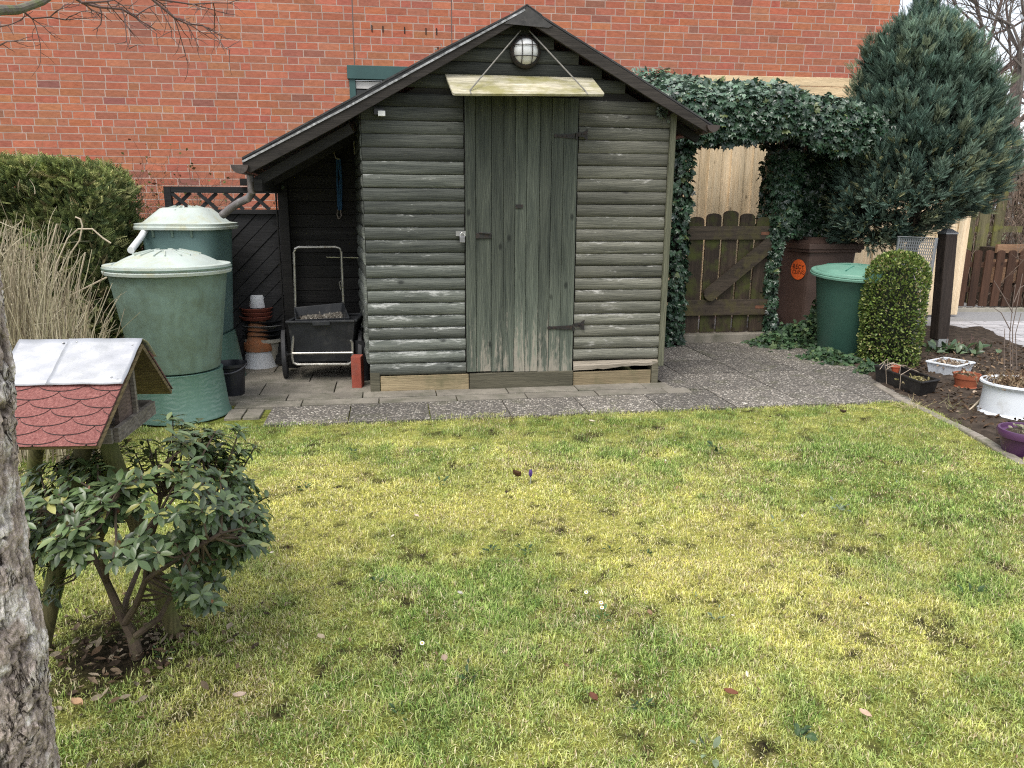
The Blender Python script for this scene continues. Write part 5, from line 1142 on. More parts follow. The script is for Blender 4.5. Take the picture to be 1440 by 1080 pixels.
# ------------------------------------------------------------------ ivy over the gate arch
iv = thing('ivy_arch', 'dense dark ivy grown over the arch around the garden gate', 'ivy', tuple(SP(gu0, gw, 0)))
icol = [(.028, .062, .034), (.042, .085, .045), (.02, .042, .027), (.06, .105, .06), (.11, .14, .05)]; ipr = [.34, .3, .2, .13, .03]
LP, LO, LS, LC = [], [], [], []
def ivmass(n, fn, size, dark=1.0):  # dark scales leaf colour down to paint shade into inner and recessed leaves
    P, O = [], []
    while len(P) < n:
        p, o = fn()
        if p is not None: P.append(p); O.append(o)
    P = np.array(P); O = np.array(O); V = ivy_leaves(P, O, RNG.uniform(*size, n), icol, ipr); sky_sheen = np.repeat(np.clip(O[:, 2]-.3, 0, 1), 13)[:, None]; LP.append((V[0], V[1], V[2]*dark*(1+.9*sky_sheen)+sky_sheen*np.array([.11, .125, .115])*RNG.uniform(.3, 1.3, (len(V[0])//13, 1)).repeat(13, 0)))  # upward-facing leaves painted paler, the sheen of the sky in their colour
def px_poly_in(x, y, poly):
    c_ = False; j = len(poly)-1
    for i in range(len(poly)):
        if (poly[i][1] > y) != (poly[j][1] > y) and x < (poly[j][0]-poly[i][0])*(y-poly[i][1])/(poly[j][1]-poly[i][1])+poly[i][0]: c_ = not c_
        j = i
    return c_
# canopy: a thick mat whose top slopes up towards the back
cx0, cx1 = SP(gu0-.42, 1.3, 0), SP(gu1+1.0, 1.3, 0)
zfr = lambda u: np.interp(u, [gu0-.5, gu0+.1, gu0+.45, gu0+.75, gu1, gu1+.3, gu1+1.0], [1.88, 1.83, 1.87, 1.92, 1.86, 1.78, 1.78])
zbk = lambda u: np.interp(u, [gu0-.5, gu0-.1, gu0+.5, gu0+1.0, gu1+.5, gu1+1.0], [2.5, 2.6, 2.52, 2.48, 2.36, 2.32])
def canopy():
    u = RNG.uniform(gu0-.46, gu1+.95); t = RNG.random(); w_ = 1.22+1.15*t; zt = zfr(u)+.33+(zbk(u)-zfr(u)-.33)*t**.9
    zt += .13*(fbm(u, w_, 3.2, 801, 3)-.5)*2
    if RNG.random() < .62: return SP(u, w_, zt-abs(RNG.normal(0, .035))), np.array([0, -.5, .9])
    f = RNG.random(); zb_ = zfr(u)-.05*(fbm(u, 0, 9, 811, 2)); return SP(u, 1.22-.06*math.sin(f*3.1)+abs(RNG.normal(0, .05)), zb_+(zfr(u)+.36-zb_)*f), np.array([0, -1, .25])
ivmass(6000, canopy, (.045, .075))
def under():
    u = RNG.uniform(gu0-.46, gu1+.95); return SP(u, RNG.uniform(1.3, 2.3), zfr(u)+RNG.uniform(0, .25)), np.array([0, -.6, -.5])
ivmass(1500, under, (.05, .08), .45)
def column(uc, w_, r, z0, z1):
    def fn():
        q = RNG.uniform(0, 2*math.pi); z = RNG.uniform(z0, z1); rr = r*(.8+.5*fbm(uc+q, z, 3.0, 821, 3))*(1-abs(RNG.normal(0, .18))); p = SP(uc+rr*math.cos(q), w_+rr*math.sin(q)*1.3, z)
        if z < 1.03 and w_ < 1.9 and p[0]/p[1] > .350 and z > .12: return None, None      # the bin stands here
        return p, W3*math.sin(q)+U3*math.cos(q)
    return fn
uRc = S(1088, 400, 1.74)[0]; uRm = S(1094, 250, 1.8)[0]; uL0 = S(951, 350, 1.5)[0]; uR0 = S(1118, 350, 1.5)[0]
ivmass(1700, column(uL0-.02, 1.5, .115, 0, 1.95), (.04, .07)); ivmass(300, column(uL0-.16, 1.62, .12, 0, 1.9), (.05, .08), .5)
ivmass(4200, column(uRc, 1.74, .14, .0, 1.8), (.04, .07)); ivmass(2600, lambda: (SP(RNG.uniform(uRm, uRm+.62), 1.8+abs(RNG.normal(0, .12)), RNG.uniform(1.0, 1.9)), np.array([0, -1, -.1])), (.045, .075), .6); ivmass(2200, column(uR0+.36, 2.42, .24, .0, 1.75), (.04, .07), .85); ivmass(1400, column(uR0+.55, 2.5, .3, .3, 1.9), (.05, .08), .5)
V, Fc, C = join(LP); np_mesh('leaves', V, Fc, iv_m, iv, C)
for uc in (uL0, uRc):
    for k in range(4):
        m = MB()
        pts = [SP(uc+random.uniform(-.04, .04), (1.5 if uc < uL0+.1 else 1.72)+random.uniform(-.04, .04), z) for z in np.linspace(0, 1.9, 8)]; m.tube(pts, .009, 6); m.build('stem', bark, iv, smooth=True)
m = MB(); m.bar(SP(uL0-.05, 1.55, 2.0), SP(uR0+.5, 1.55, 1.95), .05, .05); m.bar(SP(uL0-.05, 2.2, 2.2), SP(uR0+.5, 2.2, 2.12), .06, .06)
for u, w_ in ((uL0-.02, 1.5), (uRc, 1.76)): m.bar(SP(u, w_, 0), SP(u, w_, 1.9), .05, .05, up=(0, 1, 0))
m.build('trellis', fdark, iv)
n_ = 22; P = np.array([SP(*SW(RNG.uniform(924, 941), RNG.uniform(146, 172), -.03)) for _ in range(n_)]); V, Fc, C = ivy_leaves(P, np.tile(-W3, (n_, 1)), RNG.uniform(.025, .045, n_), [(.04, .06, .04), (.09, .11, .09)])
tag(np_mesh('ivy_sprig', V, Fc, iv_m, None, C, base=P[0]), 'small ivy sprig at the top right corner of the shed front', 'ivy')
# ground ivy round the bins
gi = []
def gmass(n, cx_, cy_, sx, sy, hz_, size=(.035, .06)):
    c0 = G(cx_, cy_); P = np.stack([c0[0]+RNG.normal(0, sx, n), c0[1]+RNG.normal(0, sy, n), np.zeros(n)], 1); rr = np.exp(-(((P[:, 0]-c0[0])/sx)**2+((P[:, 1]-c0[1])/sy)**2)/3); P[:, 2] = .01+hz_*rr*RNG.random(n)
    n_ = len(P); V = ivy_leaves(P, np.tile([0, -.5, .6], (n_, 1)), RNG.uniform(*size, n_), [(.04, .085, .035), (.06, .11, .05), (.03, .06, .03), (.1, .15, .06)], None, .6); gi.append(V)
gmass(700, 1088, 485, .10, .10, .12); gmass(900, 1128, 484, .15, .09, .22); gmass(1000, 1148, 488, .08, .08, .5); gmass(300, 1105, 478, .12, .12, .16); gmass(260, 1160, 505, .1, .06, .1); gmass(160, 1190, 512, .1, .05, .09); gmass(170, 1222, 524, .06, .05, .08)
V, Fc, C = join(gi); tag(np_mesh('ground_ivy', V, Fc, leafmat('ground_ivy_leaf', .5, .35, .12), None, C), 'low ground ivy creeping along the path edge below the bins', 'ivy', kind='stuff')

# ------------------------------------------------------------------ wheelie bin, green barrel, box bush
bcn = G(1127, 476); binp = plain('brown_bin_plastic', (.085, .055, .044), .5, .15, 6, .35, dirt=(.1, .065, .05), dirt_amt=.4, bmp=.05)
ba_ = rad(20); dR = np.array([math.cos(ba_), math.sin(ba_), 0]); dB = np.array([-math.sin(ba_-.03), math.cos(ba_-.03), 0])
# right face runs along dR, left face runs along dL (away from the viewer, slightly left)
dL = np.array([-.42, .91, 0]); dR = np.array([.98, .12, 0])
zt_b = AY(1130, 351, bcn[1])[2]
wbin = thing('wheelie_bin', 'brown wheelie bin with an orange sticker beside the ivy', 'wheelie bin', tuple(bcn))
def BP(a, c_, z): return bcn+dR*a+dL*c_+np.array([0, 0, z])
WR, WL_ = .5, .48
def taper(z): return .045*(1-z/zt_b)
m = MB(); b4 = [BP(.06, .04, .05), BP(WR-.06, .04, .05), BP(WR-.06, WL_-.06, .05), BP(.06, WL_-.06, .05)]; t4 = [BP(0, 0, zt_b), BP(WR, 0, zt_b), BP(WR, WL_, zt_b), BP(0, WL_, zt_b)]
b4 = [BP(.015, .02, .02), BP(WR-.05, .04, .02), BP(WR-.05, WL_-.05, .02), BP(.0, WL_-.05, .02)]
m.hexa(b4, t4); m.build('body', binp, wbin, bevel=.03)
m = MB(); m.hexa([BP(-.025, -.025, zt_b-.03), BP(WR+.02, -.025, zt_b-.03), BP(WR+.02, WL_+.02, zt_b-.03), BP(-.025, WL_+.02, zt_b-.03)], [BP(-.03, -.03, zt_b-.001), BP(WR+.025, -.03, zt_b-.001), BP(WR+.025, WL_+.025, zt_b-.001), BP(-.03, WL_+.025, zt_b-.001)]); m.build('rim', binp, wbin, bevel=.006)
m = MB(); m.hexa([BP(-.04, -.04, zt_b+.0), BP(WR+.04, -.04, zt_b+.0), BP(WR+.04, WL_+.05, zt_b+.0), BP(-.04, WL_+.05, zt_b+.0)], [BP(-.038, -.038, zt_b+.06), BP(WR+.038, -.038, zt_b+.06), BP(WR+.038, WL_+.05, zt_b+.06), BP(-.038, WL_+.05, zt_b+.06)])
m.hexa([BP(-.01, -.01, zt_b+.0605), BP(WR+.01, -.01, zt_b+.0605), BP(WR+.01, WL_+.02, zt_b+.0605), BP(-.01, WL_+.02, zt_b+.0605)], [BP(.07, .07, zt_b+.115), BP(WR-.07, .07, zt_b+.115), BP(WR-.07, WL_-.05, zt_b+.115), BP(.07, WL_-.05, zt_b+.115)])
bl = m.build('lid', binp, wbin, bevel=.008)
m = MB(); hp = [BP(.02+.0, .14+.14*k, zt_b+.05+.03*math.sin(k*math.pi)) for k in np.linspace(0, 1, 7)]; hp = [BP(.05, .1, zt_b+.08), BP(.03, .1, zt_b+.11), BP(.03, .27, zt_b+.11), BP(.05, .27, zt_b+.08)]; m.tube(hp, .011, 8); m.build('handle', plain('handle_dark_brown', (.04, .025, .022), .5), bl, smooth=True)
for c_ in (.09,):
    q0 = BP(-.055, WL_-.12, .1)
    m = MB(); ax2 = dR; vs = []; nS = 28; R2 = .1; pr = [(-.02, .3), (-.02, .85), (-.014, 1), (.014, 1), (.02, .85), (.02, .3)]
    q1 = dL
    for k in range(nS):
        q = 2*math.pi*k/nS
        for a, f in pr: vs.append(q0+ax2*a+(q1*math.cos(q)+zup*math.sin(q))*R2*f)
    n_ = len(pr); m.add(vs, [(k*n_+j, k*n_+(j+1) % n_, ((k+1) % nS)*n_+(j+1) % n_, ((k+1) % nS)*n_+j) for k in range(nS) for j in range(n_)]); m.build('wheel', plain('wheel_rubber', (.014, .016, .026), .6, .2), wbin, smooth=True)
# sticker on the left face
nl = np.cross(dL, zup); nl = nl if nl[0] < 0 else -nl
sc_ = PL(1122.5, 379, bcn+nl*.006, nl); hs_ = 14.2/scale_at(sc_); tl_ = (np.array([0, 0, 1.])*zt_b+BP(0, 0, 0)-BP(.015, .02, 0)*1.0); upv = (BP(0, 0, zt_b)-BP(.015, .02, .02)); upv -= nl*0; upv /= np.linalg.norm(upv)
m = MB(); ring = [sc_+dL*hs_*.98*math.cos(q)+upv*hs_*math.sin(q) for q in np.linspace(0, 2*math.pi, 40, endpoint=False)]; m.add(ring+[sc_], [(k, (k+1) % 40, 40) for k in range(40)])
stk = m.build('sticker', plain('orange_sticker', (.9, .16, .035), .5, .05, 5, .3, bmp=0), wbin)
def text3d(body, size, origin, xd, yd, mat, name, parent, n_off):
    cu = bpy.data.curves.new(name, 'FONT'); cu.body = body; cu.size = size; cu.extrude = .0003; ob = bpy.data.objects.new(name, cu); COL.objects.link(ob)
    dg_ = bpy.context.evaluated_depsgraph_get(); me = bpy.data.meshes.new_from_object(ob.evaluated_get(dg_)); bpy.data.objects.remove(ob)
    Vt = np.zeros(len(me.vertices)*3); me.vertices.foreach_get('co', Vt); Vt = Vt.reshape(-1, 3); W_ = origin+Vt[:, :1]*xd+Vt[:, 1:2]*yd+Vt[:, 2:3]*n_off*1.0+n_off*.0015
    Mr = np.array(ROOT[parent.name]); W_ = W_@Mr[:3, :3].T+Mr[:3, 3]; me.vertices.foreach_set('co', W_.astype(np.float32).ravel()); me.update()
    o = bpy.data.objects.new(name, me); return finish(o, mat, parent)
ink = plain('sticker_ink', (.05, .02, .015), .6, .1)
xd = -dL
text3d('RECY', hs_*.62, sc_-xd*hs_*.74+upv*hs_*.06, xd, upv, ink, 'lettering', stk, nl); text3d('CLING', hs_*.55, sc_-xd*hs_*.74-upv*hs_*.42, xd, upv, ink, 'lettering', stk, nl)

gb = G(1192, 500); gb = np.array([gb[0]+.005, gb[1]+.12, 0]); gtop = AY(1193, 381, gb[1])[2]; gs = 1/scale_at(gb+np.array([0, 0, .4])); tiltm = Matrix.Rotation(rad(5.0), 3, 'X')
gbar = thing('compost_barrel', 'green plastic barrel with a flat lid between the wheelie bin and the box bush', 'barrel', tuple(gb))
gp = plain('green_barrel_plastic', (.05, .125, .095), .42, .1, 7, .4, bmp=.06, bscale=80, dirt=(.06, .13, .1), dirt_amt=.3)
m = MB(); m.lathe(gb, [(33*gs, .0), (34*gs, .012), (49*gs, gtop-.05), (50.5*gs, gtop-.03), (52*gs, gtop-.02)], 56, tilt=tiltm); m.build('body', gp, gbar, smooth=True)
rl = 57*gs; m = MB(); m.lathe(gb, [(rl-.02, gtop-.032), (rl, gtop-.03), (rl+.002, gtop-.014), (rl-.006, gtop-.008), (rl-.002, gtop-.002), (rl-.006, gtop+.008), (rl-.045, gtop+.012), (rl-.05, gtop+.02), (rl-.09, gtop+.034), (rl*.5, gtop+.05), (.01, gtop+.056)], 64, tilt=tiltm)
gl = m.build('lid', plain('green_lid_plastic', (.15, .31, .235), .45, .1, 6, .4, dirt=(.25, .4, .3), dirt_amt=.3, bmp=.05), gbar, smooth=True, auto=28)
m = MB()
for q in (.55, 2.3, 4.0):
    d = np.array([math.cos(q), math.sin(q), 0]); a = gb+tiltm_np(d*rl*.1, gtop+.058) if False else gb+np.array(tiltm@Vector(tuple(d*rl*.12+zup*(gtop+.0565)))); c_ = gb+np.array(tiltm@Vector(tuple(d*rl*.7+zup*(gtop+.041)))); m.bar(a, c_, .012, .007)
m.build('ribs', plain('lid_rib', (.06, .2, .15), .5), gl)
p = PL(1192, 405, gb-np.array([0, 47*gs, 0]), np.array([0, -1, 0])); m = MB(); m.tube([p+np.array([0, .02, 0]), p+np.array([0, -.006, 0])], .011, 14); m.build('hole_plug', plain('dark_hole', (.008, .008, .008), .7), gbar)

bx = G(1247, 512); bxs = 1/scale_at(bx+np.array([0, 0, .5])); bxh = AY(1251, 354, bx[1])[2]
box = thing('box_bush', 'clipped rounded box bush in front of the green barrel', 'bush', tuple(bx))
n_ = 11000; z = RNG.uniform(0, 1, n_); q = RNG.uniform(0, 2*np.pi, n_); rf = np.where(z > .72, np.sqrt(np.clip(1-((z-.72)/.28)**2.4, 0, 1)), .94+.06*np.sin(z*3.2))
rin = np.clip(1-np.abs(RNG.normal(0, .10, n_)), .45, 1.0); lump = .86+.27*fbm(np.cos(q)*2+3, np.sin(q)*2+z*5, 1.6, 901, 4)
rr = 41*bxs*rf*rin*lump; P = np.stack([bx[0]+rr*np.cos(q), bx[1]+rr*np.sin(q), z*bxh*(1-.03*RNG.random(n_))], 1)
top = RNG.random(n_) < .16; r2 = np.sqrt(RNG.random(n_)); P[top, 0] = bx[0]+(40.5*bxs*r2*np.cos(q))[top]; P[top, 1] = bx[1]+(40.5*bxs*r2*np.sin(q))[top]; P[top, 2] = (bxh*(.72+.28*np.clip(1-r2**2.4, 0, 1)**(1/2.4))-np.abs(RNG.normal(0, .02, n_)))[top]
out = P-np.array([bx[0], bx[1], bxh*.5]); out = nrm(out*np.array([1, 1, .5])); D = out+RNG.normal(0, .55, (n_, 3))+np.array([0, 0, .5]); Nn = out+RNG.normal(0, .6, (n_, 3))+np.array([0, 0, .4])
Cb = pick([(.14, .21, .04), (.085, .14, .03), (.22, .28, .065), (.34, .36, .13), (.06, .1, .025), (.32, .26, .12)], n_, [.3, .24, .22, .1, .1, .04])*(.45+.6*np.clip((rin-.6)/.4, 0, 1))[:, None]  # leaves set deeper are coloured darker, shade painted into the gaps
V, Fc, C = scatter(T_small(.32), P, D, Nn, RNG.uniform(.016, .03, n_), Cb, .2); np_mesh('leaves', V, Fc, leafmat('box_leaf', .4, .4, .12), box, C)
m = MB(); m.lathe(bx, [(.1, 0), (28*bxs, .1), (30*bxs, bxh*.6), (17*bxs, bxh*.85), (.02, bxh*.88)], 20); m.build('bush_shade_core', plain('box_inside', (.012, .016, .007), .95, .4), box, smooth=True)  # near-black turned solid that paints the shaded inside of the bush
# ------------------------------------------------------------------ blue-green conifer
cy_ = 7.35; cb0 = AY(1262, 430, cy_); cb0[2] = 0
con = thing('conifer', 'large blue green cypress bush with upright feathery sprays at the right', 'conifer tree', tuple(cb0))
OUT = [(345, 1180, 1262), (322, 1166, 1300), (298, 1162, 1352), (270, 1160, 1396), (230, 1163, 1420), (180, 1180, 1422), (130, 1194, 1416), (80, 1206, 1406), (40, 1219, 1396), (10, 1250, 1368), (-15, 1275, 1340), (-40, 1296, 1318)]
zc_ = np.array([AY(1290, y, cy_)[2] for y, a, c_ in OUT]); xl = np.array([AY(a, y, cy_)[0] for y, a, c_ in OUT]); xr = np.array([AY(c_, y, cy_)[0] for y, a, c_ in OUT]); xm_ = (xl+xr)/2; sh_ = np.maximum(.04, (xr-xl)/2-.145); xl, xr = xm_-sh_, xm_+sh_; zc_ = zc_-np.linspace(0, .34, len(zc_))
nc = 1250; z = RNG.uniform(zc_[0], zc_[-1], nc*3); wgt = np.interp(z, zc_, xr-xl); z = z[RNG.random(nc*3) < wgt/wgt.max()][:nc]; nc = len(z)
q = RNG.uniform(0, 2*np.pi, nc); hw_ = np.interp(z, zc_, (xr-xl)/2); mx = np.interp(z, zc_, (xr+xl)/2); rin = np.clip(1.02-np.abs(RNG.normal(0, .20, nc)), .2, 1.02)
lump = .80+.5*(fbm(np.cos(q)*2.2+4, np.sin(q)*2.2+z*1.6, 1.6, 951, 4)-.2)+.1*(RNG.random(nc) < .06)
PC = np.stack([mx+hw_*rin*lump*np.cos(q), cy_+hw_*.85*rin*lump*np.sin(q), z], 1)
zr = np.clip((z-zc_[0])/(zc_[-1]-zc_[0]), 0, 1); out = np.stack([np.cos(q), np.sin(q), np.zeros(nc)], 1)
AXd = nrm(out*(1.0-.72*zr)[:, None]+np.array([0, 0, 1])*(-.02+1.35*np.clip(zr*1.7, 0, 1))[:, None]+RNG.normal(0, .16, (nc, 3)))
cbase = pick([(.165, .25, .19), (.115, .19, .148), (.215, .3, .225), (.24, .29, .185), (.08, .13, .095)], nc, [.3, .28, .2, .1, .12])*(.28+.85*np.clip((rin-.5)/.5, 0, 1))[:, None]*(.65+.5*zr)[:, None]  # inner sprays coloured dark to paint interior shade; also darker towards the foot
brn = (fbm(PC[:, 0], PC[:, 2], 2.0, 971, 3) > .58) & (RNG.random(nc) < .3); cbase[brn] = cbase[brn]*.6+np.array([.045, .04, .012])
kf = 38; ci = np.repeat(np.arange(nc), kf); n_ = len(ci); t = RNG.random(n_)**.8*.24-.06; sidev = RNG.normal(0, 1, (n_, 3)); sidev -= (sidev*AXd[ci]).sum(1, keepdims=True)*AXd[ci]; sidev = nrm(sidev)
flat = nrm(np.cross(AXd[ci], nrm(np.cross(AXd[ci], np.array([.2, .1, 1.]))))) if False else None
P = PC[ci]+AXd[ci]*t[:, None]+sidev*(.035*RNG.random(n_)*(1-t*2))[:, None]; D = AXd[ci]*(.85+t*1.2)[:, None]+sidev*.62+np.array([0, 0, .12]); Nn = np.cross(D, sidev)+RNG.normal(0, .6, (n_, 3))+out[ci]*.5
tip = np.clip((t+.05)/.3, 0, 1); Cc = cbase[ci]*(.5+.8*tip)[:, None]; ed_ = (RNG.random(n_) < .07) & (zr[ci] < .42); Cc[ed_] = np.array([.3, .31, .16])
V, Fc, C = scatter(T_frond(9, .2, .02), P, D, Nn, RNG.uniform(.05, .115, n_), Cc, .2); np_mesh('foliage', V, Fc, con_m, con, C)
m = MB(); trk = [cb0, cb0+np.array([.03, 0, .5]), cb0+np.array([.08, 0, 1.0]), np.array([mx.mean(), cy_, 1.8]), np.array([mx.mean(), cy_, 2.9])]; m.tube(trk, [.075, .065, .055, .045, .015], 10); m.build('trunk', bark, con, smooth=True)
m = MB()
for k in range(60):
    z_ = random.uniform(.75, 2.6); q_ = random.uniform(0, 6.28); b0 = np.array([np.interp(z_, [0, 1, 1.8], [cb0[0], cb0[0]+.08, mx.mean()]), cy_, z_]); hw0 = np.interp(z_+.25, zc_, (xr-xl)/2); e_ = np.array([np.interp(z_+.25, zc_, (xr+xl)/2)+hw0*.85*math.cos(q_), cy_+hw0*.75*math.sin(q_), z_+.28]); mm = (b0+e_)/2+np.array([0, 0, -.06]); m.tube([b0, mm, e_], [.014, .01, .004], 6)
m.build('limbs', bark, con, smooth=True)
# ------------------------------------------------------------------ post and wire-mesh gate leaf
pp_ = G(1318.5, 490); ps_ = 8.8/scale_at(pp_+np.array([0, 0, .4])); ptop = AY(1328, 327, pp_[1])[2]
post = thing('gate_post', 'thick dark brown timber post with a metal cap on a steel shoe', 'post', tuple(pp_), rad(8))
LX = -.06; q4 = ((-1, -1), (1, -1), (1, 1), (-1, 1)); m = MB(); m.hexa([(a*ps_, c_*ps_, .09) for a, c_ in q4], [(a*ps_+LX, c_*ps_, ptop) for a, c_ in q4]); m.build('shaft', wood('dark_post_stain', (.03, .022, .018), (.075, .056, .046), 'z', None), post, local=True, bevel=.008)
m = MB(); m.hexa([(-ps_*1.06, -ps_*1.06, ptop+.001), (ps_*1.06, -ps_*1.06, ptop+.001), (ps_*1.06, ps_*1.06, ptop+.001), (-ps_*1.06, ps_*1.06, ptop+.001)], [(-.02, -.02, ptop+.035), (.02, -.02, ptop+.035), (.02, .02, ptop+.035), (-.02, .02, ptop+.035)]); m.box(-ps_*1.06, ps_*1.06, -ps_*1.06, ps_*1.06, ptop-.012, ptop+.0005); m.v = [(x+LX, y, z) for x, y, z in m.v]; m.build('cap', plain('zinc_cap', (.3, .31, .33), .4, .2, 12, .5, metal=.7), post, local=True)
m = MB(); m.box(-ps_*.85, ps_*.85, -ps_-.004, -ps_*.6, .0, .1); m.box(-ps_*.85, ps_*.85, -ps_*.59, ps_*.8, 0, .088); m.tube([(.0, -ps_-.003, .075), (0, -ps_-.008, .075)], .008, 8); m.build('shoe', plain('galvanised_shoe', (.36, .38, .38), .5, .15, 10, .4, metal=.4), post, local=True)
ga = G(1291, 505); gtop_ = AY(1316, 335, ga[1])
mg = thing('mesh_gate', 'galvanised wire mesh gate leaf standing open behind the box bush', 'gate', tuple(ga)); galv = plain('galvanised_tube', (.26, .27, .28), .5, .2, 12, .5, metal=.4)
g1 = AY(1317, 335, ga[1]); g0 = np.array([AY(1293, 480, ga[1])[0], ga[1], .03]); gdv = np.array([-.5, .866, 0])*.34
m = MB(); m.tube([g0, g1, g1+gdv, g0+gdv, g0], .014, 10); m.build('frame', galv, mg, smooth=True)
m = MB(); nw = 26; hgt_ = (g1-g0)
def mp_(a, c_): return g0+hgt_*c_+gdv*a
for k in range(-26, 27):
    for sg in (1, -1):
        a0, c0, a1, c1 = k/26*1.0, 0.0, k/26+ .62*1.6, 1.0
        pts = []
        for t in (0, 1):
            a_ = k/20+(t if sg > 0 else 1-t)*1.0; pts.append((a_, t))
        (xa, ya), (xb, yb) = pts
        t0_, t1_ = 0, 1
        if xb != xa:
            ta_, tb_ = sorted(((0-xa)/(xb-xa), (1-xa)/(xb-xa))); t0_, t1_ = max(0, ta_), min(1, tb_)
        if t1_-t0_ > .02: m.bar(mp_(xa+(xb-xa)*t0_, t0_), mp_(xa+(xb-xa)*t1_, t1_), .0042, .0042)
m.build('wire_mesh', galv, mg)
# ------------------------------------------------------------------ pots in the bed
def soil_disc(c, r, z, mat, parent, name='soil'):
    m = MB(); m.lathe(c, [(r, z-.01), (r*.7, z+.004), (r*.3, z+.012), (.005, z+.012)], 24); return m.build(name, mat, parent, smooth=True)
def dry_tops(parent, c, r, z, n, h, cols, seed=0, name='dead_plant', lean=.5):
    P = np.stack([c[0]+RNG.normal(0, r*.45, n), c[1]+RNG.normal(0, r*.45, n), np.full(n, z)], 1); D = np.stack([RNG.normal(0, lean, n), RNG.normal(0, lean, n), np.ones(n)*.8], 1)
    a = ribbons(P, D, RNG.uniform(.3, 1, n)*h, RNG.uniform(.001, .0022, n), pick(cols, n), .4, 4)
    n2 = n; P2 = P+D*RNG.random((n2, 1))*h*.7; l = scatter(T_lance(.25, .2, .3), P2, rsph(n2), rsph(n2), RNG.uniform(.015, .04, n2), pick(cols, n2), .25)
    V, Fc, C = join([a, l]); return tag(np_mesh(name, V, Fc, litter_m, parent, C), kind='stuff')
drc = [(.2, .13, .08), (.28, .2, .12), (.12, .075, .05), (.36, .28, .18)]
wc = G(1426, 583); ws = 1/scale_at(wc+np.array([0, 0, .12])); zh = AY(1426, 541, wc[1])[2]+.018
wp = thing('plant_pot', 'large round white plant pot with a wide rim and dead plant at the right', 'plant pot', tuple(wc)); whitep = plain('white_glazed_pot', (.7, .74, .78), .35, .06, 4, .45, dirt=(.42, .4, .36), dirt_amt=.3, bmp=.05)
m = MB(); m.lathe(wc, [(46*ws, 0), (48*ws, .008), (46*ws, .02), (44*ws, .03), (43*ws, .1), (42.5*ws, zh-.03), (46*ws, zh-.022), (48*ws, zh-.01), (47.5*ws, zh), (44*ws, zh+.002), (41*ws, zh-.012), (40*ws, zh-.05), (.01, zh-.05)], 56); m.build('body', whitep, wp, smooth=True)
soil_disc(wc, 40.5*ws, zh-.02, soil_m, wp); dry_tops(wp, wc, 40*ws, zh-.02, 420, .09, drc)
m = MB()
for pts in ([(1421, 520), (1420, 470), (1424, 430), (1428, 400)], [(1424, 520), (1424, 460), (1432, 420), (1438, 385)], [(1430, 520), (1428, 470), (1436, 440)], [(1424, 440), (1412, 418), (1398, 395)], [(1426, 425), (1434, 405), (1446, 398)], [(1421, 465), (1408, 440), (1396, 432)], [(1412, 520), (1412, 490), (1413, 462)]):
    m.tube([AY(x_, y_, wc[1]) for x_, y_ in pts], np.linspace(.0035, .0018, len(pts)), 5)
m.build('twigs', plain('rose_twig', (.17, .13, .11), .7, .3), wp)
pc = G(1447, 640); pc = np.array([pc[0], pc[1]+.03, 0]); ps2 = 1/scale_at(pc); zp = AY(1447, 604, pc[1])[2]; pup = plain('purple_plastic', (.085, .032, .09), .38, .12, 6, .45, bmp=.05)
pu = thing('plant_pot', 'purple plastic plant pot on the lawn edge below the large white pot', 'plant pot', tuple(pc))
m = MB(); m.lathe(pc, [(28*ps2, 0), (29*ps2, .006), (34*ps2, zp-.045), (38*ps2, zp-.038), (39*ps2, zp-.015), (37.5*ps2, zp), (34.5*ps2, zp), (33.5*ps2, zp-.02), (.01, zp-.025)], 48); m.build('body', pup, pu, smooth=True); soil_disc(pc, 33*ps2, zp-.018, soil_m, pu); dry_tops(pu, pc, 30*ps2, zp-.02, 24, .05, [(.2, .22, .12), (.3, .28, .2)])
tcn = G(1357, 547); ts = 1/scale_at(tcn); zt2 = AY(1357, 527, tcn[1])[2]+.01
tp = thing('flower_pot', 'small orange terracotta pot standing on the soil between two white pots', 'flower pot', tuple(tcn)); plc = plain('orange_pot', (.36, .11, .055), .6, .12, 8, .3, dirt=(.26, .12, .07), dirt_amt=.4)
m = MB(); m.lathe(tcn, [(14.5*ts, .0), (15.2*ts, .004), (15*ts, .022), (13.2*ts, .026), (15.4*ts, zt2-.035), (16.5*ts, zt2-.034), (17.2*ts, zt2), (15.8*ts, zt2), (15*ts, zt2-.02), (.01, zt2-.025)], 36); m.build('body', plc, tp, smooth=True); soil_disc(tcn, 15*ts, zt2-.012, soil_m, tp); dry_tops(tp, tcn, 14*ts, zt2-.01, 30, .03, drc)
# long black window box
B1, B2, B3 = G(1232, 537), G(1290, 560), G(1312, 556.5); B4 = B3+(B1-B2); hb = .125; z4 = np.array([0, 0, hb])
wb = thing('window_box', 'long black window box with withered plants below the box bush', 'planter', tuple((B1+B2+B3+B4)/4)); cB = (B1+B2+B3+B4)/4
tops_ = [cB+(p-cB)*1.13+z4 for p in (B1, B2, B3, B4)]; blk = plain('black_window_box', (.017, .016, .016), .5, .3, 10, .4, dirt=(.05, .045, .04), dirt_amt=.4)
m = MB(); open_box(m, tops_, [B1, B2, B3, B4], .01); m.build('body', blk, wb, bevel=.004)
m = MB()
for a, c_ in zip(tops_, tops_[1:]+tops_[:1]): m.bar(a-zup*.006, c_-zup*.006, .016, .012)
m.build('rim', blk, wb, bevel=.003)
m = MB(); ins = [cB+(p-cB)*.97+z4*.62 for p in (B1, B2, B3, B4)]; m.add(ins, [(0, 1, 2, 3)]); m.build('soil', soil_m, wb)
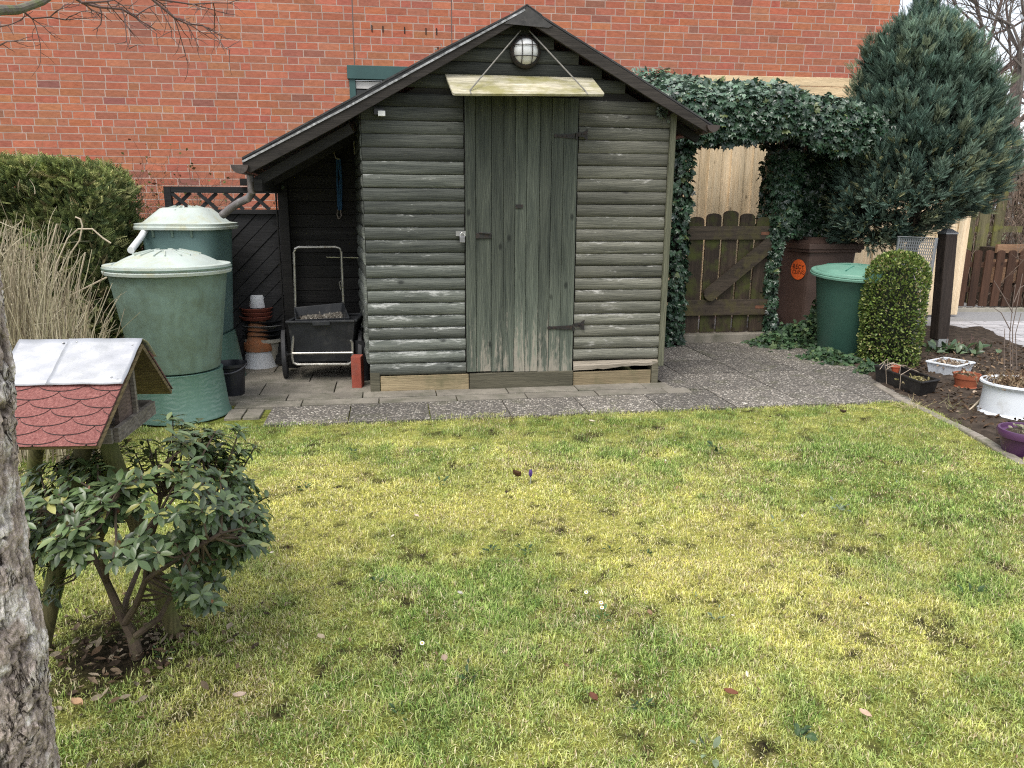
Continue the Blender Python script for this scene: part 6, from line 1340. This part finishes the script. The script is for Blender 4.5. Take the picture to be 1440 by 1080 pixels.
sl_ = tops_[0]+(tops_[1]-tops_[0])*.75-z4*.2+(tops_[3]-tops_[0])*.5; dry_tops(wb, sl_, .09, sl_[2]-.02, 90, .05, [(.45, .38, .22), (.3, .27, .12), (.22, .2, .08)], name='withered_plants')
m = MB()
for f in (.28, .6):
    a = tops_[0]+(tops_[1]-tops_[0])*f; c_ = B1+(B2-B1)*f; d_ = tops_[3]+(tops_[2]-tops_[3])*f; nn_ = nrm(a-(tops_[3]+(tops_[2]-tops_[3])*f))*.004; m.tube([c_+nn_, a+nn_*2.5, (a+d_)/2+zup*.035, d_], .0022, 5)
for k in range(7):
    a = tops_[0]+(tops_[1]-tops_[0])*random.uniform(.1, .5)+(tops_[3]-tops_[0])*random.uniform(.1, .7); m.tube([a-zup*.03, a+np.array([random.uniform(-.05, .05), random.uniform(-.03, .03), .045]), a+np.array([random.uniform(-.1, .1), random.uniform(-.09, .02), random.uniform(-.02, .04)])], .0022, 5)
m.build('string', plain('pale_string', (.42, .34, .26), .8), wb)
a = tops_[0]+(tops_[1]-tops_[0])*.28+(tops_[3]-tops_[0])*.5-zup*.05; pot('flower_pot', 'tiny orange red pot standing inside the black window box', 'flower pot', a, [(.02, 0), (.021, .003), (.03, .055), (.033, .057), (.033, .07), (.028, .07), (.024, .04), (.01, .04)], plain('tiny_red_pot', (.42, .09, .04), .6, .15), n=20)
# rectangular white planter
w1, w2, w3 = G(1306, 526), G(1345, 533), G(1366, 527)
w1 = AY(1303, 508, G(1308, 526)[1]); w2 = AY(1345, 515.5, G(1345, 534)[1]); w3 = AY(1370.5, 510.5, G(1366, 528)[1]); w4 = w1+(w3-w2); zw = (w1[2]+w2[2]+w3[2])/3
top_ = [np.array([p[0], p[1], zw]) for p in (w1, w2, w3, w4)]; cW = sum(top_)/4; bot_ = [cW+(p-cW)*.84-np.array([0, 0, zw]) for p in top_]
wpl = thing('planter', 'rectangular white planter full of dry leaves at the foot of the post', 'planter', tuple(cW*np.array([1, 1, 0]))); m = MB(); open_box(m, top_, bot_, .01); m.build('body', whitep, wpl, bevel=.004)
m = MB()
for a, c_ in zip(top_, top_[1:]+top_[:1]): m.bar(a, c_, .02, .014)
m.build('rim', whitep, wpl, bevel=.004)
m = MB(); ins = [cW+(p-cW)*.93-zup*.025 for p in top_]; m.add(ins, [(0, 1, 2, 3)]); m.build('soil', soil_m, wpl)
dry_tops(wpl, cW, .13, zw-.03, 260, .06, [(.36, .28, .2), (.22, .15, .1), (.46, .4, .32)], name='dry_leaves')
# leafy plant behind, litter on the bed
hl_ = thing('leafy_plant', 'low leafy green plant at the right foot of the dark post', 'plant', tuple(G(1345, 505))); n_ = 70; c0 = G(1345, 500); c0 = np.array([c0[0], c0[1]+.05, .03])
V, Fc, C = scatter(T_lance(.24, .05, -.25), np.tile(c0, (n_, 1))+RNG.normal(0, 1, (n_, 3))*np.array([.13, .1, .01]), np.stack([RNG.normal(.2, .7, n_), RNG.normal(-.1, .6, n_), RNG.uniform(.1, .9, n_)], 1), np.tile([0, -.3, 1.], (n_, 1))+RNG.normal(0, .3, (n_, 3)), RNG.uniform(.06, .12, n_), pick([(.06, .11, .05), (.1, .15, .07), (.04, .07, .03)], n_)); np_mesh('leaves', V, Fc, rl_m, hl_, C, smooth=True)
for k in range(9): m = MB(); a = c0+np.array([random.uniform(-.1, .25), random.uniform(-.1, .1), -.03]); m.tube([a, a+np.array([.03, -.01, .1]), a+np.array([random.uniform(0, .12), 0, random.uniform(.1, .2)])], .0025, 5); m.build('stem', twig_m, hl_)
n_ = 2600; x = RNG.uniform(2.4, 5.2, n_*3); y = RNG.uniform(3.4, 7.2, n_*3); u_, w_ = to_uw(x, y); k = (u_ > kerb_u(w_)+.04) & ((x-lane_c[0])*(RB[1]-lane_c[1])-(y-lane_c[1])*(RB[0]-lane_c[0]) > -.25); x, y = x[k][:n_], y[k][:n_]; n_ = len(x)
V, Fc, C = scatter(T_lance(.28, .2, .3), np.stack([x, y, np.full(n_, .02)], 1), np.concatenate([RNG.normal(0, 1, (n_, 2)), RNG.normal(.1, .25, (n_, 1))], 1), np.tile([0, 0, 1.], (n_, 1))+RNG.normal(0, .5, (n_, 3)), RNG.uniform(.015, .045, n_), pick([(.13, .085, .055), (.2, .14, .09), (.07, .05, .035), (.34, .27, .2)], n_, [.36, .28, .28, .08]), .2)
tag(np_mesh('leaf_litter', V, Fc, litter_m, None, C), 'brown leaf litter and bark over the soil bed at the right', 'leaf litter', kind='stuff')
m = MB(); sp_ = [G(1357, 581), AY(1366, 574, 4.75), AY(1380, 560, 4.85)]; m.tube(sp_, .005, 6); tag(m.build('stick', plain('bleached_stick', (.55, .46, .34), .8), None, base=sp_[0]), 'pale bleached stick leaning in the soil beside the large white pot', 'stick')
n_ = 60; c0 = G(1345, 578); a = ribbons(np.tile(c0, (n_, 1))+RNG.normal(0, 1, (n_, 3))*np.array([.05, .05, .0]), np.stack([RNG.normal(0, 1, n_), RNG.normal(0, 1, n_), RNG.uniform(.1, .6, n_)], 1), RNG.uniform(.04, .12, n_), RNG.uniform(.001, .002, n_), pick([(.5, .46, .26), (.35, .36, .16)], n_), .3, 4); tag(np_mesh('dry_tuft', a[0], a[1], straw_m, None, a[2], base=c0), 'dry pale grass tuft on the soil in front of the terracotta pot', 'grass tuft')
n_ = 60; c0 = G(1279, 574); a = ribbons(np.tile(c0, (n_, 1))+RNG.normal(0, 1, (n_, 3))*np.array([.03, .03, .0]), np.stack([RNG.normal(0, 1, n_), RNG.normal(0, 1, n_), RNG.uniform(.3, .9, n_)], 1), RNG.uniform(.05, .13, n_), RNG.uniform(.001, .002, n_), pick([(.55, .47, .28), (.42, .36, .18)], n_), .7, 5); tag(np_mesh('dry_tuft', a[0], a[1], straw_m, None, a[2], base=c0), 'curly dry grass tuft on the path corner below the window box', 'grass tuft')
# ------------------------------------------------------------------ picket fence across the lane and what is behind it
Yp = 9.55; pf0 = AY(1325, 430, Yp-.05); pf1 = AY(1440, 432, Yp); dpf = pf1-pf0; dpf[2] = 0; dpf /= np.linalg.norm(dpf); pf0[2] = 0; pang = math.atan2(dpf[1], dpf[0])
pk_m = wood('brown_picket_paint', (.045, .022, .013), (.1, .05, .03), 'z', None, 0, None, tvar=.4)
pf = thing('picket_fence', 'low dark brown picket fence on a concrete kerb across the lane', 'fence', tuple(pf0), pang)
zpt = AY(1390, 351.5, Yp)[2]; zpb = AY(1390, 430, Yp)[2]; pitch = 16.4/scale_at(AY(1390, 390, Yp)); pw = 11/scale_at(AY(1390, 390, Yp))
for i in range(26):
    x0 = .02+i*pitch; ps = [(x0, zpb), (x0+pw, zpb)]+[(x0+pw/2+pw/2*math.cos(q), zpt-.03+.03*math.sin(q)) for q in np.linspace(0, math.pi, 7)]
    m = MB(); m.prism([(a, -.02, c_) for a, c_ in ps], (0, .02, 0)); m.build('picket', pk_m, pf, local=True)
for yy in (372, 407): m = MB(); zz_ = AY(1390, yy, Yp)[2]; m.box(-.1, 26*pitch, .001, .035, zz_-.032, zz_+.032); m.build('rail', wood('picket_rail', (.04, .02, .012), (.08, .042, .026), 'x'), pf, local=True)
m = MB(); m.box(-.4, 27*pitch, -.04, .06, -.02, zpb-.02); m.build('plinth', plain('concrete_kerb', (.34, .32, .27), .9, .15, 5, .2, dirt=(.2, .2, .14)), pf, local=True, bevel=.006)
mossw = wood('mossy_plank', (.09, .08, .04), (.2, .18, .1), 'z', None, 0, None, moss=(.19, .2, .04))
mf = thing('mossy_fence', 'old mossy upright planks behind the picket fence', 'fence', tuple(AY(1388, 420, 10.3)*np.array([1, 1, 0])))
for x0, x1_, yt in ((1359, 1369, 285), (1374, 1389, 230), (1396, 1409, 215), (1340, 1352, 300)):
    a = AY(x0, 330, 10.3); c_ = AY(x1_, 330, 10.32); zt2_ = AY(x0, yt, 10.3)[2]; m = MB(); m.hexa([(a[0], a[1], 0), (c_[0], c_[1], 0), (c_[0], c_[1]+.03, 0), (a[0], a[1]+.03, 0)], [(a[0]+.01, a[1], zt2_), (c_[0]+.01, c_[1], zt2_), (c_[0]+.01, c_[1]+.03, zt2_), (a[0]+.01, a[1]+.03, zt2_)]); m.build('plank', mossw, mf, bevel=.005)
m = MB(); a = AY(1340, 300, 10.36); c_ = AY(1440, 300, 10.36); m.bar((a[0], a[1], 1.0), (c_[0], c_[1], 1.0), .04, .08); m.build('rail', mossw, mf)
rbx = thing('raised_bed', 'reddish timber edged raised bed behind the picket fence', 'raised bed', tuple(AY(1430, 420, 9.9)*np.array([1, 1, 0]))); a = AY(1402, 343, 9.95); c_ = AY(1560, 343, 10.1)
m = MB(); m.bar((a[0], a[1], a[2]-.06), (c_[0], c_[1], a[2]-.06), .04, .11); m.bar((a[0], a[1], a[2]-.35), (c_[0], c_[1], a[2]-.35), .04, .3); m.build('boards', wood('red_board', (.25, .14, .08), (.42, .26, .16), 'x'), rbx)
m = MB(); m.box(a[0], c_[0], a[1]+.04, a[1]+.9, .0, a[2]-.05); m.build('soil', soil_m, rbx)
# dry hedge and bare trees far right
brt = plain('hedge_twig', (.2, .15, .115), .85, .4, 20, .2)
bare_shrub('dry_hedge', 'dense tangle of dry brown twigs behind the mossy planks', 'hedge', 1345, 1560, 150, 400, 10.9, 150, brt, [(.22, .15, .1), (.15, .1, .07), (.3, .22, .15), (.12, .12, .05)], 2600, .008, .25, 5)
bare_shrub('bare_shrub', 'grey leafless twiggy shrub just behind the picket fence', 'shrub', 1360, 1480, 250, 400, 9.8, 16, brt, [(.2, .16, .12)], 60, .005, .5, 6)
def bare_tree(name, label, base, h, seed, mat, r0=.12, lean=0.0, dep=4):
    rs = random.Random(seed); t = thing(name, label, 'tree', tuple(base)); tm_ = MB(); lm = MB()
    def grow(p, d, ln, r, k, mb):
        pts = [p]; cur = p
        for i in range(4): d = d+np.array([rs.gauss(0, .12), rs.gauss(0, .12), rs.gauss(.03, .08)]); d /= np.linalg.norm(d); cur = cur+d*ln/4; pts.append(cur)
        mb.tube(pts, np.linspace(r, r*.62, 5), 6 if k > 1 else 4)
        if k > 0:
            for i in range(2, 5):
                for _ in range(2 if i == 4 or k < 3 else 1):
                    dd = d+np.array([rs.gauss(0, .55), rs.gauss(0, .5), rs.gauss(.1, .35)]); dd /= np.linalg.norm(dd); grow(pts[i], dd, ln*rs.uniform(.5, .75), r*.5, k-1, lm)
    grow(v3(base), np.array([lean, 0, 1.]), h*.45, r0, dep, tm_); tm_.build('trunk', mat, t, smooth=True); lm.build('branches', mat, t)
pinkish = plain('pinkish_bark', (.2, .15, .135), .85, .3, 14, .2); greyb = plain('grey_bark', (.13, .115, .1), .85, .3, 14, .2)
def base_at(x_, Y): p = AY(x_, 300, Y); return np.array([p[0], p[1], 0])
bare_tree('bare_tree', 'bare tree with a dark forked trunk right of the conifer', base_at(1432, 12.5), 6.0, 21, greyb, .07, -.06)
bare_tree('bare_tree', 'bare pinkish twigged tree behind the top of the conifer', base_at(1385, 15), 8.0, 22, pinkish, .09, .0)
bare_tree('bare_tree', 'distant bare tree at the right corner of the brick house', base_at(1290, 19), 9.5, 23, pinkish, .1, .0)
bare_tree('bare_tree', 'tall bare tree at the far right edge', base_at(1500, 16), 8.5, 24, pinkish, .1, -.1)
# far hedge line closing the horizon
n_ = 5000; x = RNG.uniform(3, 40, n_); y = 24+.25*x+RNG.normal(0, .5, n_); z = RNG.random(n_)**.8*(2.2+1.0*fbm(x, x*0, .5, 991, 3)); P = np.stack([x, y, z], 1)
V, Fc, C = scatter(T_small(.5), P, rsph(n_)+np.array([0, 0, .5]), rsph(n_), RNG.uniform(.2, .5, n_), pick([(.14, .11, .09), (.1, .09, .06), (.18, .15, .12)], n_)); tag(np_mesh('far_hedgerow', V, Fc, litter_m, None, C), 'hazy brown hedgerow on the horizon behind the lane', 'hedgerow', kind='stuff')
# ------------------------------------------------------------------ small things on the lawn
def leaf_thing(x_, y_, size, colr, label, curl=.4, rot=0.0):
    c = G(x_, y_); c[2] = .022; q = rot; size = size*.75; n7 = 7; V = []; 
    for i in range(n7):
        t = i/(n7-1); w_ = .32*math.sin(math.pi*(t*.92+.04))**.8
        for s_ in (-1, -.5, 0, .5, 1): V.append((s_*w_*size, (t-.5)*size, curl*size*(abs(s_)**1.6*.35+.5*(t-.4)**2)+size*.03*math.sin(9*t+3*s_)))
    V = np.array(V); R2_ = np.array([[math.cos(q), -math.sin(q), 0], [math.sin(q), math.cos(q), 0], [0, 0, 1]]); V = V@R2_.T+c
    Fq = [(i*5+j, i*5+j+1, (i+1)*5+j+1, (i+1)*5+j) for i in range(n7-1) for j in range(4)]
    tag(np_mesh('fallen_leaf', V, Fq, litter_m, None, np.tile(colr, (len(V), 1)), smooth=True, base=c), label, 'leaf', 'fallen leaves on the lawn')
for a in ((727, 676, .055, (.1, .055, .03), 'curled dark brown leaf beside the purple crocus', 1.6, 1.2), (712, 700, .03, (.08, .06, .04), 'small dark leaf in front of the crocus', 1, .3), (586, 733, .035, (.62, .52, .42), 'pale leaf on the yellow lawn left of centre', .6, .8),
          (625, 936, .04, (.42, .32, .24), 'pinkish beige leaf in the lower middle of the lawn', .5, .2), (338, 990, .045, (.6, .48, .38), 'pale upright leaf below the rhododendron', .7, 1.9), (110, 1001, .05, (.5, .33, .2), 'tan leaf near the tree trunk', .8, 1.3),
          (1027, 985, .05, (.2, .085, .05), 'reddish brown leaf in the lower right of the lawn', .5, 1.2), (834, 992, .045, (.16, .07, .045), 'red brown leaf in the lower middle of the lawn', .6, .5), (1185, 585, .05, (.1, .07, .05), 'dark twisted leaf near the path below the gravel', 1.2, 1.3),
          (1047, 573, .05, (.7, .66, .6), 'whitish leaf at the path edge right of the shed', .5, 1.0), (832, 598, .05, (.62, .55, .42), 'pale straw leaf near the path in front of the door', .6, 1.2), (452, 906, .04, (.5, .42, .3), 'light tan leaf on the lawn right of the rhododendron', .6, 1.0),
          (1215, 1015, .045, (.55, .4, .3), 'tan leaf at the lower right by the frame edge', .5, .6), (913, 872, .035, (.3, .2, .12), 'brown leaf right of the daisies', .8, .4), (647, 843, .03, (.5, .48, .42), 'white leaf left of the daisies', .6, .9)):
    leaf_thing(a[0], a[1], a[2], a[3], a[4], a[5], a[6])
cr = G(746, 680); crocus = thing('crocus', 'single purple crocus flower in the lawn', 'flower', tuple(cr)); zc0 = .045
tv = []; V, Fc, C = scatter(T_lance(.26, .12, .1), np.tile(cr+np.array([0, 0, .03]), (6, 1)), np.array([[math.cos(q)*.28, math.sin(q)*.28, 1] for q in np.linspace(0, 5.2, 6)]), np.array([[-math.cos(q), -math.sin(q), .3] for q in np.linspace(0, 5.2, 6)]), .042, np.tile([.2, .12, .42], (6, 1)), .1); np_mesh('petals', V, Fc, leafmat('crocus_petal', .5, .3, .3), crocus, C, smooth=True)
m = MB(); m.tube([cr-zup*.005, cr+zup*.032], .0035, 6); m.build('stem', plain('crocus_stem', (.35, .36, .3), .6), crocus)
daisy_w = plain('daisy_petal', (.8, .79, .77), .6, .03, bmp=0); daisy_y = plain('daisy_eye', (.6, .42, .05), .7)
def daisy(x_, y_, label, h=.035):
    c = G(x_, y_); t = thing('daisy', label, 'flower', tuple(c), group='daisies in the lawn'); p_ = c+np.array([0, 0, h]); tl = np.array([random.uniform(-.2, .2), -.5, 1]); tl /= np.linalg.norm(tl)
    a = np.cross(tl, [1, 0, 0]); a /= np.linalg.norm(a); b_ = np.cross(tl, a); m = MB()
    for k in range(14): q = 2*math.pi*k/14; d = a*math.cos(q)+b_*math.sin(q); s_ = np.cross(tl, d); m.add([p_+d*.002-s_*.001, p_+d*.006-s_*.0013, p_+d*.007, p_+d*.006+s_*.0013, p_+d*.002+s_*.001], [(0, 1, 2, 3, 4)])
    m.build('petals', daisy_w, t); m = MB(); m.tube([p_-tl*.001, p_+tl*.0025], .003, 10); m.build('eye', daisy_y, t); m = MB(); m.tube([c-zup*.005, p_], .0012, 5); m.build('stem', plain('daisy_stem', (.12, .2, .05), .6), t)
for x_, y_, lb_ in ((824, 846, 'white daisy, uppermost left of the lawn cluster'), (845, 861, 'white daisy, upper of a close pair in the lawn'), (846, 868, 'white daisy, lower of a close pair in the lawn'), (594, 919, 'white daisy alone in the lower left of the lawn'), ): daisy(x_, y_, lb_)
# weed rosettes
ws_ = []
for x_, y_, r_0, cl_ in ((845, 876, .05, 0), (872, 894, .05, 1), (1005, 876, .045, 2), (978, 844, .04, 2), (560, 1010, .06, 1), (1090, 745, .07, 2), (1180, 720, .08, 2), (740, 780, .05, 1), (690, 780, .05, 1), (530, 825, .06, 1), (620, 685, .05, 1), (430, 690, .07, 1), (860, 780, .05, 1), (910, 783, .05, 1), (905, 1000, .05, 1), (1260, 690, .06, 2), (1360, 850, .07, 1), (1120, 1040, .06, 1), (230, 930, .06, 1), (1000, 1065, .06, 2), (660, 960, .06, 1), (500, 640, .06, 1), (1010, 640, .07, 1)):
    c = G(x_, y_); n_ = int(RNG.integers(7, 18)); r_0 = r_0*RNG.uniform(.55, .95); q = RNG.uniform(0, 6.28, n_); d = np.stack([np.cos(q), np.sin(q)*RNG.uniform(.5, 1), RNG.uniform(.1, 1.3, n_)], 1); cl2 = [(.08, .16, .05), (.045, .085, .03), (.17, .22, .13)][cl_]
    ws_.append(scatter(T_lance(.24, .05, -.2), np.tile(c+np.array([0, 0, .01]), (n_, 1))+d*.7*r_0*RNG.random((n_, 1)), d, np.tile([0, 0, 1.], (n_, 1))+RNG.normal(0, .4, (n_, 3)), RNG.uniform(.3, .9, n_)*r_0*.7, np.tile(cl2, (n_, 1)), .25))
V, Fc, C = join(ws_); tag(np_mesh('lawn_weeds', V, Fc, leafmat('weed_leaf', .5, .35, .15), None, C), 'small dark green weed rosettes scattered through the lawn', 'weeds', kind='stuff')
n_ = 220; P = []
while len(P) < n_:
    x_, y_ = RNG.uniform(-1.6, 2.6), RNG.uniform(1.4, 4.8)
    if on_lawn(x_, y_): P.append((x_, y_, .02))
V, Fc, C = scatter(T_lance(.25, .2, .3), np.array(P), np.concatenate([RNG.normal(0, 1, (n_, 2)), RNG.normal(.1, .2, (n_, 1))], 1), np.tile([0, 0, 1.], (n_, 1))+RNG.normal(0, .4, (n_, 3)), RNG.uniform(.008, .02, n_), pick([(.3, .2, .12), (.6, .55, .45), (.12, .08, .05)], n_), .2)
tag(np_mesh('lawn_debris', V, Fc, litter_m, None, C), 'crumbs of dead leaf scattered through the lawn', 'leaf litter', kind='stuff')
